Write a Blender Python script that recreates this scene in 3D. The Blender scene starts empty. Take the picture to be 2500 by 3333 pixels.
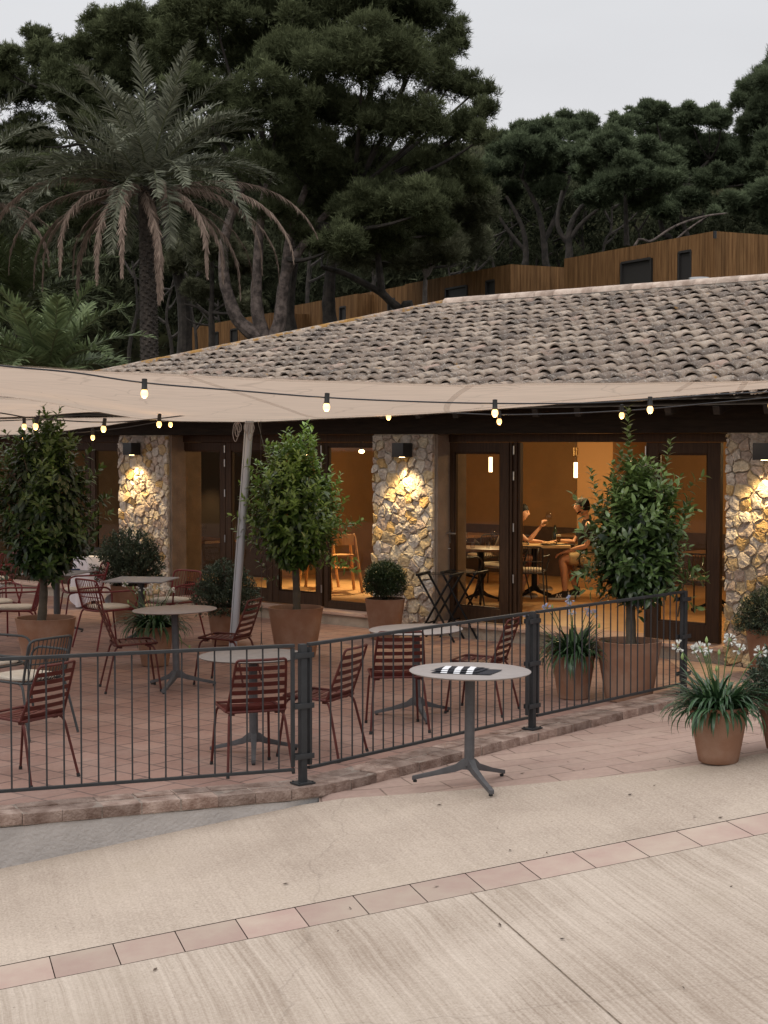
import bpy, bmesh, math, random
import numpy as np
from mathutils import Vector, Matrix, noise as mnoise
R = math.radians
SC = bpy.context.scene
COL = SC.collection
rng = np.random.default_rng(7)
random.seed(7)

# ------------------------------------------------------------------ camera
H = 2.31
F = 5200.0
TH = math.atan(226.5 / 5200.0)
cam_d = bpy.data.cameras.new('camera'); cam = bpy.data.objects.new('camera', cam_d); COL.objects.link(cam)
cam.location = (0, 0, H)
cam.rotation_euler = (math.pi / 2 - TH, 0, 0)
cam_d.sensor_fit = 'VERTICAL'; cam_d.sensor_height = 36.0
cam_d.lens = 36.0 * F / 3333.0
cam_d.clip_start = 0.1; cam_d.clip_end = 2000
SC.camera = cam

def ray(px, py):
    xr = (px - 1250.0) / F; yr = (1666.5 - py) / F
    return Vector((xr, math.cos(TH) + yr * math.sin(TH), -math.sin(TH) + yr * math.cos(TH)))
def at(px, py, Y):
    d = ray(px, py); return Vector((0, 0, H)) + d * (Y / d.y)
def on(px, py, z=0.0):
    d = ray(px, py); return Vector((0, 0, H)) + d * ((z - H) / d.z)
RA, RB, RC = -0.63, 0.0955, 0.0645
def road_z(x, y): return RA + RB * x + RC * y
def road(px, py):
    d = ray(px, py); k = (RA - H) / (d.z - RB * d.x - RC * d.y)
    return Vector((0, 0, H)) + d * k

# facade frame
FO = Vector((2.97, 17.0, 0)); FA = R(41)
FU = Vector((math.cos(FA), -math.sin(FA), 0)); FD = Vector((math.sin(FA), math.cos(FA), 0))
def fw(t, d, z): return FO + FU * t + FD * d + Vector((0, 0, z))
def tp(px, d=0.0):
    k = (px - 1250.0) / F * 0.999
    o = FO + FD * d
    return (k * o.y - o.x) / (FU.x - k * FU.y)
def td(x, y):
    v = Vector((x, y, 0)) - FO
    return v.dot(FU), v.dot(FD)

# ------------------------------------------------------------------ materials
MATS = {}
def nodes_of(m):
    m.use_nodes = True
    nt = m.node_tree
    return nt, nt.nodes.get('Principled BSDF'), nt.nodes.get('Material Output')
def mat(name, col, rough=0.6, metal=0.0, var=0.0, vscale=8.0, col2=None, bump=0.0, bscale=30.0, spec=0.5, coat=0.0,
        detail=6.0, stretch=None, emit=None, estr=0.0, lo=0.35, hi=0.65, attr=None, avar=0.0):
    if name in MATS: return MATS[name]
    m = bpy.data.materials.new(name); nt, b, out = nodes_of(m)
    N = nt.nodes; L = nt.links
    b.inputs['Base Color'].default_value = (*col, 1)
    b.inputs['Roughness'].default_value = rough; b.inputs['Metallic'].default_value = metal
    b.inputs['Specular IOR Level'].default_value = spec
    if coat: b.inputs['Coat Weight'].default_value = coat
    tc = N.new('ShaderNodeTexCoord'); vec = tc.outputs['Object']
    if stretch:
        mp = N.new('ShaderNodeMapping'); mp.inputs['Scale'].default_value = stretch
        L.new(vec, mp.inputs['Vector']); vec = mp.outputs['Vector']
    colout = None
    if var > 0 or col2:
        n = N.new('ShaderNodeTexNoise'); n.inputs['Scale'].default_value = vscale; n.inputs['Detail'].default_value = detail
        n.inputs['Roughness'].default_value = 0.6
        L.new(vec, n.inputs['Vector'])
        rp = N.new('ShaderNodeValToRGB'); L.new(n.outputs['Fac'], rp.inputs['Fac'])
        c2 = col2 if col2 else tuple(min(1, c * (1 + var)) for c in col)
        c1 = col if col2 else tuple(c * (1 - var) for c in col)
        rp.color_ramp.elements[0].position = lo; rp.color_ramp.elements[0].color = (*c1, 1)
        rp.color_ramp.elements[1].position = hi; rp.color_ramp.elements[1].color = (*c2, 1)
        colout = rp.outputs['Color']
    if attr:
        a = N.new('ShaderNodeAttribute'); a.attribute_name = attr
        mx = N.new('ShaderNodeHueSaturation')
        mr = N.new('ShaderNodeMapRange'); mr.inputs['To Min'].default_value = 1 - avar; mr.inputs['To Max'].default_value = 1 + avar
        L.new(a.outputs['Fac'], mr.inputs['Value']); L.new(mr.outputs['Result'], mx.inputs['Value'])
        if colout is not None: L.new(colout, mx.inputs['Color'])
        else: mx.inputs['Color'].default_value = (*col, 1)
        colout = mx.outputs['Color']
    if colout is not None: L.new(colout, b.inputs['Base Color'])
    if bump > 0:
        n2 = N.new('ShaderNodeTexNoise'); n2.inputs['Scale'].default_value = bscale; n2.inputs['Detail'].default_value = 5
        L.new(vec, n2.inputs['Vector'])
        bp = N.new('ShaderNodeBump'); bp.inputs['Strength'].default_value = bump; bp.inputs['Distance'].default_value = 0.02
        L.new(n2.outputs['Fac'], bp.inputs['Height']); L.new(bp.outputs['Normal'], b.inputs['Normal'])
    if emit:
        b.inputs['Emission Color'].default_value = (*emit, 1); b.inputs['Emission Strength'].default_value = estr
    MATS[name] = m
    return m

def leaf_mat(name, c_dark, c_light, rough=0.5, trans=0.25, spec=0.4):
    if name in MATS: return MATS[name]
    m = bpy.data.materials.new(name); nt, b, out = nodes_of(m); N = nt.nodes; L = nt.links
    a = N.new('ShaderNodeAttribute'); a.attribute_name = 'tone'
    rp = N.new('ShaderNodeValToRGB'); L.new(a.outputs['Fac'], rp.inputs['Fac'])
    rp.color_ramp.elements[0].color = (*c_dark, 1); rp.color_ramp.elements[1].color = (*c_light, 1)
    L.new(rp.outputs['Color'], b.inputs['Base Color'])
    b.inputs['Roughness'].default_value = rough; b.inputs['Specular IOR Level'].default_value = spec
    if trans > 0:
        t = N.new('ShaderNodeBsdfTranslucent'); L.new(rp.outputs['Color'], t.inputs['Color'])
        mx = N.new('ShaderNodeMixShader'); mx.inputs['Fac'].default_value = trans
        L.new(b.outputs['BSDF'], mx.inputs[1]); L.new(t.outputs['BSDF'], mx.inputs[2])
        L.new(mx.outputs['Shader'], out.inputs['Surface'])
    MATS[name] = m
    return m

def pane_mat(name, tint=(0.9, 0.88, 0.84), ior=1.5, base=0.03, ware=False):
    if name in MATS: return MATS[name]
    m = bpy.data.materials.new(name); nt, b, out = nodes_of(m); N = nt.nodes; L = nt.links
    N.remove(b)
    t = N.new('ShaderNodeBsdfTransparent'); t.inputs['Color'].default_value = (*tint, 1)
    g = N.new('ShaderNodeBsdfGlossy'); g.inputs['Roughness'].default_value = 0.02
    f = N.new('ShaderNodeFresnel'); f.inputs['IOR'].default_value = ior
    if ware:
        lw = N.new('ShaderNodeLayerWeight'); lw.inputs['Blend'].default_value = 0.5
        pw = N.new('ShaderNodeMath'); pw.operation = 'POWER'; pw.inputs[1].default_value = 4.0; L.new(lw.outputs['Facing'], pw.inputs[0])
        f = N.new('ShaderNodeMath'); f.operation = 'MULTIPLY_ADD'; f.inputs[1].default_value = 0.35; f.inputs[2].default_value = 0.04; L.new(pw.outputs[0], f.inputs[0])
    mx = N.new('ShaderNodeMixShader')
    L.new(f.outputs[0], mx.inputs['Fac']); L.new(t.outputs['BSDF'], mx.inputs[1]); L.new(g.outputs['BSDF'], mx.inputs[2])
    L.new(mx.outputs['Shader'], out.inputs['Surface'])
    MATS[name] = m
    return m

# ------------------------------------------------------------------ mesh helpers
def finish(ob, smooth, angle=35):
    me = ob.data
    if smooth:
        me.polygons.foreach_set('use_smooth', [True] * len(me.polygons))
        try: me.set_sharp_from_angle(angle=R(angle))
        except Exception: pass

class MB:
    def __init__(s): s.v = []; s.f = []; s.m = []
    def add(s, vs, fs, m=0):
        o = len(s.v); s.v += [tuple(v) for v in vs]
        for f in fs: s.f.append(tuple(i + o for i in f)); s.m.append(m)
    def box(s, c, size, rz=0.0, M=None, m=0):
        x, y, z = (k / 2 for k in size)
        vs = [Vector(p) for p in ((-x, -y, -z), (x, -y, -z), (x, y, -z), (-x, y, -z), (-x, -y, z), (x, -y, z), (x, y, z), (-x, y, z))]
        M = M if M is not None else Matrix.Rotation(rz, 4, 'Z')
        vs = [M @ v + Vector(c) for v in vs]
        s.add(vs, [(0, 3, 2, 1), (4, 5, 6, 7), (0, 1, 5, 4), (1, 2, 6, 5), (2, 3, 7, 6), (3, 0, 4, 7)], m)
    def bb(s, x0, x1, y0, y1, z0, z1, m=0):
        s.box(((x0 + x1) / 2, (y0 + y1) / 2, (z0 + z1) / 2), (abs(x1 - x0), abs(y1 - y0), abs(z1 - z0)), m=m)
    def tube(s, pts, r, seg=8, closed=False, caps=True, m=0, flat=None):
        pts = [Vector(p) for p in pts]; n = len(pts)
        rs = r if isinstance(r, (list, tuple)) else [r] * n
        up = None; rings = []
        for i in range(n):
            if closed: t = pts[(i + 1) % n] - pts[i - 1]
            elif i == 0: t = pts[1] - pts[0]
            elif i == n - 1: t = pts[-1] - pts[-2]
            else: t = (pts[i + 1] - pts[i]).normalized() + (pts[i] - pts[i - 1]).normalized()
            if t.length < 1e-9: t = Vector((0, 0, 1))
            t.normalize()
            if up is None:
                up = Vector((0, 0, 1)) if abs(t.z) < 0.9 else Vector((1, 0, 0))
            a = up - t * up.dot(t)
            if a.length < 1e-6: a = t.orthogonal()
            a.normalize(); b = t.cross(a); up = a
            rings.append([pts[i] + (a * math.cos(2 * math.pi * k / seg) * (flat if flat else 1) + b * math.sin(2 * math.pi * k / seg)) * rs[i] for k in range(seg)])
        vs = [v for q in rings for v in q]; fs = []
        for i in range(n if closed else n - 1):
            j = (i + 1) % n
            for k in range(seg):
                k2 = (k + 1) % seg
                fs.append((i * seg + k, i * seg + k2, j * seg + k2, j * seg + k))
        if caps and not closed:
            fs.append(tuple(range(seg - 1, -1, -1))); fs.append(tuple((n - 1) * seg + k for k in range(seg)))
        s.add(vs, fs, m)
    def lathe(s, prof, seg=32, c=(0, 0, 0), m=0, squash=1.0):
        c = Vector(c); vs = []; fs = []; n = len(prof)
        for (r, z) in prof:
            for k in range(seg):
                a = 2 * math.pi * k / seg
                vs.append(c + Vector((r * math.cos(a), r * math.sin(a) * squash, z)))
        for i in range(n - 1):
            for k in range(seg):
                k2 = (k + 1) % seg
                fs.append((i * seg + k, i * seg + k2, (i + 1) * seg + k2, (i + 1) * seg + k))
        if prof[0][0] > 1e-5: fs.append(tuple(range(seg - 1, -1, -1)))
        if prof[-1][0] > 1e-5: fs.append(tuple((n - 1) * seg + k for k in range(seg)))
        s.add(vs, fs, m)
    def prism(s, poly, z0, z1, m=0, M=None):
        n = len(poly); vs = [Vector((p[0], p[1], z0)) for p in poly] + [Vector((p[0], p[1], z1)) for p in poly]
        if M is not None: vs = [M @ v for v in vs]
        fs = [tuple(range(n - 1, -1, -1)), tuple(range(n, 2 * n))] + [(i, (i + 1) % n, n + (i + 1) % n, n + i) for i in range(n)]
        s.add(vs, fs, m)
    def ball(s, c, r, seg=16, rings=10, m=0):
        c = Vector(c); rr = r if isinstance(r, (tuple, list)) else (r, r, r)
        vs = []; fs = []
        for i in range(rings + 1):
            a = math.pi * i / rings
            for k in range(seg):
                b = 2 * math.pi * k / seg
                vs.append(c + Vector((rr[0] * math.sin(a) * math.cos(b), rr[1] * math.sin(a) * math.sin(b), -rr[2] * math.cos(a))))
        for i in range(rings):
            for k in range(seg):
                k2 = (k + 1) % seg
                fs.append((i * seg + k, i * seg + k2, (i + 1) * seg + k2, (i + 1) * seg + k))
        s.add(vs, fs, m)
    def build(s, name, mats, parent=None, loc=None, smooth=True, bevel=0.0, bseg=2, angle=35):
        me = bpy.data.meshes.new(name)
        me.from_pydata(s.v, [], s.f)
        mats = mats if isinstance(mats, (list, tuple)) else [mats]
        for q in mats: me.materials.append(q)
        if len(mats) > 1: me.polygons.foreach_set('material_index', s.m)
        if bevel > 0:
            bm = bmesh.new(); bm.from_mesh(me)
            bmesh.ops.remove_doubles(bm, verts=bm.verts, dist=1e-5)
            es = [e for e in bm.edges if len(e.link_faces) == 2 and e.calc_face_angle(0) > R(40)]
            bmesh.ops.bevel(bm, geom=es, offset=bevel, segments=bseg, profile=0.7, affect='EDGES', clamp_overlap=True)
            bm.to_mesh(me); bm.free()
        me.update()
        ob = bpy.data.objects.new(name, me); COL.objects.link(ob)
        if parent is not None: ob.parent = parent
        if loc is not None: ob.location = loc
        finish(ob, smooth, angle)
        return ob

def tag(o, label=None, cat=None, group=None, kind=None):
    if label: o['label'] = label
    if cat: o['category'] = cat
    if group: o['group'] = group
    if kind: o['kind'] = kind
    return o
def thing(name, label, cat, loc=(0, 0, 0), rz=0.0, group=None, scale=1.0):
    o = bpy.data.objects.new(name, None); COL.objects.link(o)
    o.location = loc; o.rotation_euler = (0, 0, rz); o.scale = (scale,) * 3
    o.empty_display_size = 0.1
    return tag(o, label, cat, group)
def kids(o): return [c for c in bpy.data.objects if c.parent == o]
def dup(root, label, loc=None, rz=None, group=None, scale=None):
    def cp(o, par):
        c = o.copy(); COL.objects.link(c); c.parent = par
        for k in kids(o): cp(k, c)
        return c
    r = cp(root, None)
    if loc is not None: r.location = loc
    if rz is not None: r.rotation_euler = (0, 0, rz)
    if scale is not None: r.scale = (scale,) * 3
    r['label'] = label
    if group: r['group'] = group
    return r

def npmesh(name, V, nper, material, parent=None, tone=None, loc=None, smooth=False):
    """V: (nfaces*nper, 3) unshared vertices, each run of nper verts one face; tone: per face 0..1"""
    V = np.asarray(V, dtype=np.float32).reshape(-1, 3); nv = len(V); nf = nv // nper
    me = bpy.data.meshes.new(name)
    me.vertices.add(nv); me.vertices.foreach_set('co', V.ravel())
    me.loops.add(nv); me.loops.foreach_set('vertex_index', np.arange(nv, dtype=np.int32))
    me.polygons.add(nf)
    me.polygons.foreach_set('loop_start', np.arange(0, nv, nper, dtype=np.int32))
    me.materials.append(material)
    me.update(calc_edges=True)
    if tone is not None:
        at_ = me.attributes.new('tone', 'FLOAT', 'FACE'); at_.data.foreach_set('value', np.asarray(tone, dtype=np.float32))
    ob = bpy.data.objects.new(name, me); COL.objects.link(ob)
    if parent is not None: ob.parent = parent
    if loc is not None: ob.location = loc
    return ob

def npquads(name, V, Fq, material, parent=None, tone=None, smooth=True, loc=None):
    """shared verts; Fq (nf,k) index array; tone per face"""
    V = np.asarray(V, dtype=np.float32).reshape(-1, 3); Fq = np.asarray(Fq, dtype=np.int32); k = Fq.shape[1]
    me = bpy.data.meshes.new(name)
    me.vertices.add(len(V)); me.vertices.foreach_set('co', V.ravel())
    me.loops.add(Fq.size); me.loops.foreach_set('vertex_index', Fq.ravel())
    me.polygons.add(len(Fq)); me.polygons.foreach_set('loop_start', np.arange(0, Fq.size, k, dtype=np.int32))
    mm = material if isinstance(material, (list, tuple)) else [material]
    for q in mm: me.materials.append(q)
    me.update(calc_edges=True)
    if smooth: me.polygons.foreach_set('use_smooth', np.ones(len(Fq), dtype=bool))
    if tone is not None:
        a = me.attributes.new('tone', 'FLOAT', 'FACE'); a.data.foreach_set('value', np.asarray(tone, dtype=np.float32))
    ob = bpy.data.objects.new(name, me); COL.objects.link(ob)
    if parent is not None: ob.parent = parent
    if loc is not None: ob.location = loc
    return ob

def sphere_dirs(n, r):
    v = r.normal(size=(n, 3)); return v / np.linalg.norm(v, axis=1, keepdims=True)
def bez(p0, p1, p2, n):
    p0, p1, p2 = Vector(p0), Vector(p1), Vector(p2)
    return [p0 * (1 - t) ** 2 + p1 * 2 * t * (1 - t) + p2 * t * t for t in (i / n for i in range(n + 1))]
def round_path(pts, rad, n=4, closed=False):
    pts = [Vector(p) for p in pts]; out = []; N = len(pts)
    for i, p in enumerate(pts):
        if not closed and (i == 0 or i == N - 1): out.append(p); continue
        a = pts[i - 1]; b = pts[(i + 1) % N]
        ra = min(rad, (a - p).length * 0.48); rb = min(rad, (b - p).length * 0.48)
        out += bez(p + (a - p).normalized() * ra, p, p + (b - p).normalized() * rb, n)
    return out
# ================================================================== world, sun
SC.view_settings.view_transform = 'Standard'; SC.view_settings.look = 'None'
SC.view_settings.exposure = 0.0; SC.view_settings.gamma = 1.0
SC.render.engine = 'CYCLES'
SC.cycles.use_denoising = True
SC.cycles.max_bounces = 8; SC.cycles.transparent_max_bounces = 16
SC.cycles.caustics_reflective = False; SC.cycles.caustics_refractive = False
SC.cycles.sample_clamp_indirect = 4.0
SUN_EL, SUN_AZ = R(48), R(215)
w = bpy.data.worlds.new('World'); SC.world = w; w.use_nodes = True
nt = w.node_tree; N = nt.nodes; L = nt.links
bg = N['Background']
sky = N.new('ShaderNodeTexSky'); sky.sky_type = 'NISHITA'; sky.sun_disc = False
sky.sun_elevation = SUN_EL; sky.sun_rotation = SUN_AZ; sky.air_density = 1.0; sky.dust_density = 4.0
tc = N.new('ShaderNodeTexCoord'); sx = N.new('ShaderNodeSeparateXYZ'); L.new(tc.outputs['Generated'], sx.inputs[0])
cr = N.new('ShaderNodeValToRGB'); L.new(sx.outputs['Z'], cr.inputs['Fac'])
e = cr.color_ramp.elements
e[0].position = 0.0; e[0].color = (7.6, 7.5, 7.7, 1)
e[1].position = 1.0; e[1].color = (17.6, 17.7, 18.0, 1)
k_ = cr.color_ramp.elements.new(0.30); k_.color = (7.65, 7.75, 8.0, 1)
cn = N.new('ShaderNodeTexNoise'); cn.inputs['Scale'].default_value = 3.2; cn.inputs['Detail'].default_value = 5
mp = N.new('ShaderNodeMapping'); mp.inputs['Scale'].default_value = (1, 1, 3.5)
L.new(tc.outputs['Generated'], mp.inputs['Vector']); L.new(mp.outputs['Vector'], cn.inputs['Vector'])
mr = N.new('ShaderNodeMapRange'); mr.inputs['To Min'].default_value = 0.90; mr.inputs['To Max'].default_value = 1.10
L.new(cn.outputs['Fac'], mr.inputs['Value'])
vm = N.new('ShaderNodeVectorMath'); vm.operation = 'SCALE'; L.new(cr.outputs['Color'], vm.inputs[0]); L.new(mr.outputs['Result'], vm.inputs['Scale'])
hs = N.new('ShaderNodeHueSaturation'); hs.inputs['Saturation'].default_value = 0.3; L.new(sky.outputs['Color'], hs.inputs['Color'])
mx = N.new('ShaderNodeMix'); mx.data_type = 'RGBA'; mx.inputs[0].default_value = 0.92
L.new(hs.outputs['Color'], mx.inputs[6]); L.new(vm.outputs['Vector'], mx.inputs[7])
L.new(mx.outputs[2], bg.inputs['Color']); bg.inputs['Strength'].default_value = 0.1
sl = bpy.data.lights.new('sun', 'SUN'); so = bpy.data.objects.new('sun', sl); COL.objects.link(so)
sl.energy = 0.6; sl.angle = R(25); sl.color = (1, 0.95, 0.9)
sd = Vector((math.sin(SUN_AZ) * math.cos(SUN_EL), math.cos(SUN_AZ) * math.cos(SUN_EL), math.sin(SUN_EL)))
so.rotation_euler = sd.to_track_quat('Z', 'Y').to_euler(); so.location = (0, 0, 40)

# ================================================================== paving materials
def paving(name, c1, c2, mortar, bw, rh, rot, off=0.5, msize=0.004, stain=(0.5, 0.45, 0.4), bump=0.3, rough=0.75):
    m = bpy.data.materials.new(name); nt, b, out = nodes_of(m); N = nt.nodes; L = nt.links
    tc = N.new('ShaderNodeTexCoord'); mp = N.new('ShaderNodeMapping'); mp.inputs['Rotation'].default_value = (0, 0, rot)
    L.new(tc.outputs['Object'], mp.inputs['Vector'])
    wn = N.new('ShaderNodeTexNoise'); wn.inputs['Scale'].default_value = 3.0; L.new(mp.outputs['Vector'], wn.inputs['Vector'])
    wv = N.new('ShaderNodeVectorMath'); wv.operation = 'SCALE'; wv.inputs['Scale'].default_value = 0.03
    L.new(wn.outputs['Color'], wv.inputs[0]); wa = N.new('ShaderNodeVectorMath'); L.new(mp.outputs['Vector'], wa.inputs[0]); L.new(wv.outputs['Vector'], wa.inputs[1])
    br = N.new('ShaderNodeTexBrick'); br.offset = off; br.squash = 1.0
    br.inputs['Scale'].default_value = 1.0; br.inputs['Brick Width'].default_value = bw; br.inputs['Row Height'].default_value = rh
    br.inputs['Mortar Size'].default_value = msize; br.inputs['Mortar Smooth'].default_value = 0.4; br.inputs['Bias'].default_value = 0.0
    br.inputs['Color1'].default_value = (*c1, 1); br.inputs['Color2'].default_value = (*c2, 1); br.inputs['Mortar'].default_value = (*mortar, 1)
    L.new(wa.outputs['Vector'], br.inputs['Vector'])
    n1 = N.new('ShaderNodeTexNoise'); n1.inputs['Scale'].default_value = 1.7; n1.inputs['Detail'].default_value = 8; n1.inputs['Roughness'].default_value = 0.65
    L.new(tc.outputs['Object'], n1.inputs['Vector'])
    r1 = N.new('ShaderNodeMapRange'); r1.inputs['From Min'].default_value = 0.45; r1.inputs['From Max'].default_value = 0.75; r1.inputs['To Max'].default_value = 0.55
    L.new(n1.outputs['Fac'], r1.inputs['Value'])
    m1 = N.new('ShaderNodeMix'); m1.data_type = 'RGBA'; L.new(r1.outputs['Result'], m1.inputs[0])
    L.new(br.outputs['Color'], m1.inputs[6]); m1.inputs[7].default_value = (*stain, 1)
    n2 = N.new('ShaderNodeTexNoise'); n2.inputs['Scale'].default_value = 26; n2.inputs['Detail'].default_value = 6
    L.new(tc.outputs['Object'], n2.inputs['Vector'])
    r2 = N.new('ShaderNodeMapRange'); r2.inputs['To Min'].default_value = 0.8; r2.inputs['To Max'].default_value = 1.2; L.new(n2.outputs['Fac'], r2.inputs['Value'])
    h = N.new('ShaderNodeHueSaturation'); L.new(m1.outputs[2], h.inputs['Color']); L.new(r2.outputs['Result'], h.inputs['Value'])
    L.new(h.outputs['Color'], b.inputs['Base Color']); b.inputs['Roughness'].default_value = rough; b.inputs['Specular IOR Level'].default_value = 0.3
    bp = N.new('ShaderNodeBump'); bp.inputs['Strength'].default_value = bump; bp.inputs['Distance'].default_value = 0.01
    ad = N.new('ShaderNodeMath'); ad.operation = 'SUBTRACT'; L.new(n2.outputs['Fac'], ad.inputs[0]); L.new(br.outputs['Fac'], ad.inputs[1])
    L.new(ad.outputs[0], bp.inputs['Height']); L.new(bp.outputs['Normal'], b.inputs['Normal'])
    return m

STRIP_A = math.atan2(0.304, 1.0)
def concrete(name, c_lo, c_hi, streak, rough_lines, speck):
    """broom-finished concrete: streaks run along the joint direction of the road"""
    m = bpy.data.materials.new(name); nt, b, out = nodes_of(m); N = nt.nodes; L = nt.links
    tc = N.new('ShaderNodeTexCoord'); mp = N.new('ShaderNodeMapping'); mp.inputs['Rotation'].default_value = (0, 0, -STRIP_A)
    L.new(tc.outputs['Object'], mp.inputs['Vector'])
    # bend the streaks a little
    wn = N.new('ShaderNodeTexNoise'); wn.inputs['Scale'].default_value = 1.3; wn.inputs['Detail'].default_value = 2; L.new(mp.outputs['Vector'], wn.inputs['Vector'])
    wv = N.new('ShaderNodeVectorMath'); wv.operation = 'SCALE'; wv.inputs['Scale'].default_value = 0.055; L.new(wn.outputs['Color'], wv.inputs[0])
    wa = N.new('ShaderNodeVectorMath'); L.new(mp.outputs['Vector'], wa.inputs[0]); L.new(wv.outputs['Vector'], wa.inputs[1])
    def stretched(sx_, sy_, detail, ro=0.6):
        q = N.new('ShaderNodeMapping'); q.inputs['Scale'].default_value = (sx_, sy_, 1); L.new(wa.outputs['Vector'], q.inputs['Vector'])
        n = N.new('ShaderNodeTexNoise'); n.inputs['Scale'].default_value = 1; n.inputs['Detail'].default_value = detail; n.inputs['Roughness'].default_value = ro
        L.new(q.outputs['Vector'], n.inputs['Vector']); return n
    s1 = stretched(46, 0.45, 7, 0.75); s2 = stretched(7, 0.2, 5)
    big = N.new('ShaderNodeTexNoise'); big.inputs['Scale'].default_value = 1.1; big.inputs['Detail'].default_value = 7; L.new(tc.outputs['Object'], big.inputs['Vector'])
    fine = N.new('ShaderNodeTexNoise'); fine.inputs['Scale'].default_value = 75; fine.inputs['Detail'].default_value = 4; L.new(tc.outputs['Object'], fine.inputs['Vector'])
    def wsum(parts):
        acc = None
        for o, k in parts:
            q = N.new('ShaderNodeMath'); q.operation = 'MULTIPLY_ADD'; q.inputs[1].default_value = k
            L.new(o, q.inputs[0])
            if acc is not None: L.new(acc, q.inputs[2])
            else: q.inputs[2].default_value = 0
            acc = q.outputs[0]
        return acc
    tot = wsum([(s1.outputs['Fac'], streak), (s2.outputs['Fac'], streak * 0.45), (big.outputs['Fac'], 0.85), (fine.outputs['Fac'], speck)])
    norm = streak * 1.45 + 0.85 + speck
    rp = N.new('ShaderNodeMapRange'); rp.inputs['From Min'].default_value = 0.385 * norm; rp.inputs['From Max'].default_value = 0.615 * norm
    L.new(tot, rp.inputs['Value'])
    mx = N.new('ShaderNodeMix'); mx.data_type = 'RGBA'; L.new(rp.outputs['Result'], mx.inputs[0])
    mx.inputs[6].default_value = (*c_lo, 1); mx.inputs[7].default_value = (*c_hi, 1)
    # dark flecks
    vo = N.new('ShaderNodeTexNoise'); vo.inputs['Scale'].default_value = 38; vo.inputs['Detail'].default_value = 2; L.new(tc.outputs['Object'], vo.inputs['Vector'])
    vr = N.new('ShaderNodeMapRange'); vr.inputs['From Min'].default_value = 0.70; vr.inputs['From Max'].default_value = 0.78; vr.inputs['To Max'].default_value = 0.5; L.new(vo.outputs['Fac'], vr.inputs['Value'])
    m2 = N.new('ShaderNodeMix'); m2.data_type = 'RGBA'; L.new(vr.outputs['Result'], m2.inputs[0]); L.new(mx.outputs[2], m2.inputs[6]); m2.inputs[7].default_value = (0.16, 0.12, 0.09, 1)
    # old stains: large soft blotches and a few ring marks
    st = N.new('ShaderNodeTexNoise'); st.inputs['Scale'].default_value = 0.55; st.inputs['Detail'].default_value = 9; st.inputs['Roughness'].default_value = 0.68; L.new(tc.outputs['Object'], st.inputs['Vector'])
    sr = N.new('ShaderNodeMapRange'); sr.inputs['From Min'].default_value = 0.52; sr.inputs['From Max'].default_value = 0.66; sr.inputs['To Max'].default_value = 0.42; L.new(st.outputs['Fac'], sr.inputs['Value'])
    m3 = N.new('ShaderNodeMix'); m3.data_type = 'RGBA'; L.new(sr.outputs['Result'], m3.inputs[0]); L.new(m2.outputs[2], m3.inputs[6]); m3.inputs[7].default_value = (0.29, 0.225, 0.165, 1)
    # hairline cracks
    cv = N.new('ShaderNodeTexVoronoi'); cv.feature = 'DISTANCE_TO_EDGE'; cv.inputs['Scale'].default_value = 0.33
    cw = N.new('ShaderNodeTexNoise'); cw.inputs['Scale'].default_value = 2.5; cw.inputs['Detail'].default_value = 6; L.new(tc.outputs['Object'], cw.inputs['Vector'])
    cm = N.new('ShaderNodeMix'); cm.data_type = 'RGBA'; cm.inputs[0].default_value = 0.25; L.new(tc.outputs['Object'], cm.inputs[6]); L.new(cw.outputs['Color'], cm.inputs[7]); L.new(cm.outputs[2], cv.inputs['Vector'])
    ck = N.new('ShaderNodeMapRange'); ck.inputs['From Max'].default_value = 0.0022; ck.inputs['To Min'].default_value = 0.26; ck.inputs['To Max'].default_value = 0.0; L.new(cv.outputs['Distance'], ck.inputs['Value'])
    m4 = N.new('ShaderNodeMix'); m4.data_type = 'RGBA'; L.new(ck.outputs['Result'], m4.inputs[0]); L.new(m3.outputs[2], m4.inputs[6]); m4.inputs[7].default_value = (0.15, 0.115, 0.09, 1)
    m2 = m4
    L.new(m2.outputs[2], b.inputs['Base Color']); b.inputs['Roughness'].default_value = 0.85; b.inputs['Specular IOR Level'].default_value = 0.25
    bp = N.new('ShaderNodeBump'); bp.inputs['Strength'].default_value = rough_lines; bp.inputs['Distance'].default_value = 0.012
    L.new(tot, bp.inputs['Height']); L.new(bp.outputs['Normal'], b.inputs['Normal'])
    return m

M_terr = paving('terracotta_paving', (0.295, 0.180, 0.145), (0.225, 0.133, 0.108), (0.115, 0.075, 0.065), 0.30, 0.30, R(41) , off=0.5, msize=0.011, stain=(0.35, 0.255, 0.215))
M_apron = paving('apron_paving', (0.385, 0.272, 0.225), (0.325, 0.222, 0.185), (0.17, 0.115, 0.09), 0.42, 0.30, R(-14), off=0.45, msize=0.008, stain=(0.46, 0.355, 0.29))
M_near = concrete('brushed_concrete', (0.29, 0.222, 0.17), (0.62, 0.525, 0.44), 1.15, 0.6, 0.6)
M_far = concrete('worn_concrete', (0.325, 0.256, 0.204), (0.545, 0.452, 0.37), 0.40, 0.35, 0.8)
M_soil_g = mat('hill_soil', (0.020, 0.018, 0.010), 0.95, col2=(0.055, 0.058, 0.026), vscale=1.4, bump=1.0, bscale=6, spec=0.05)

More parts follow.
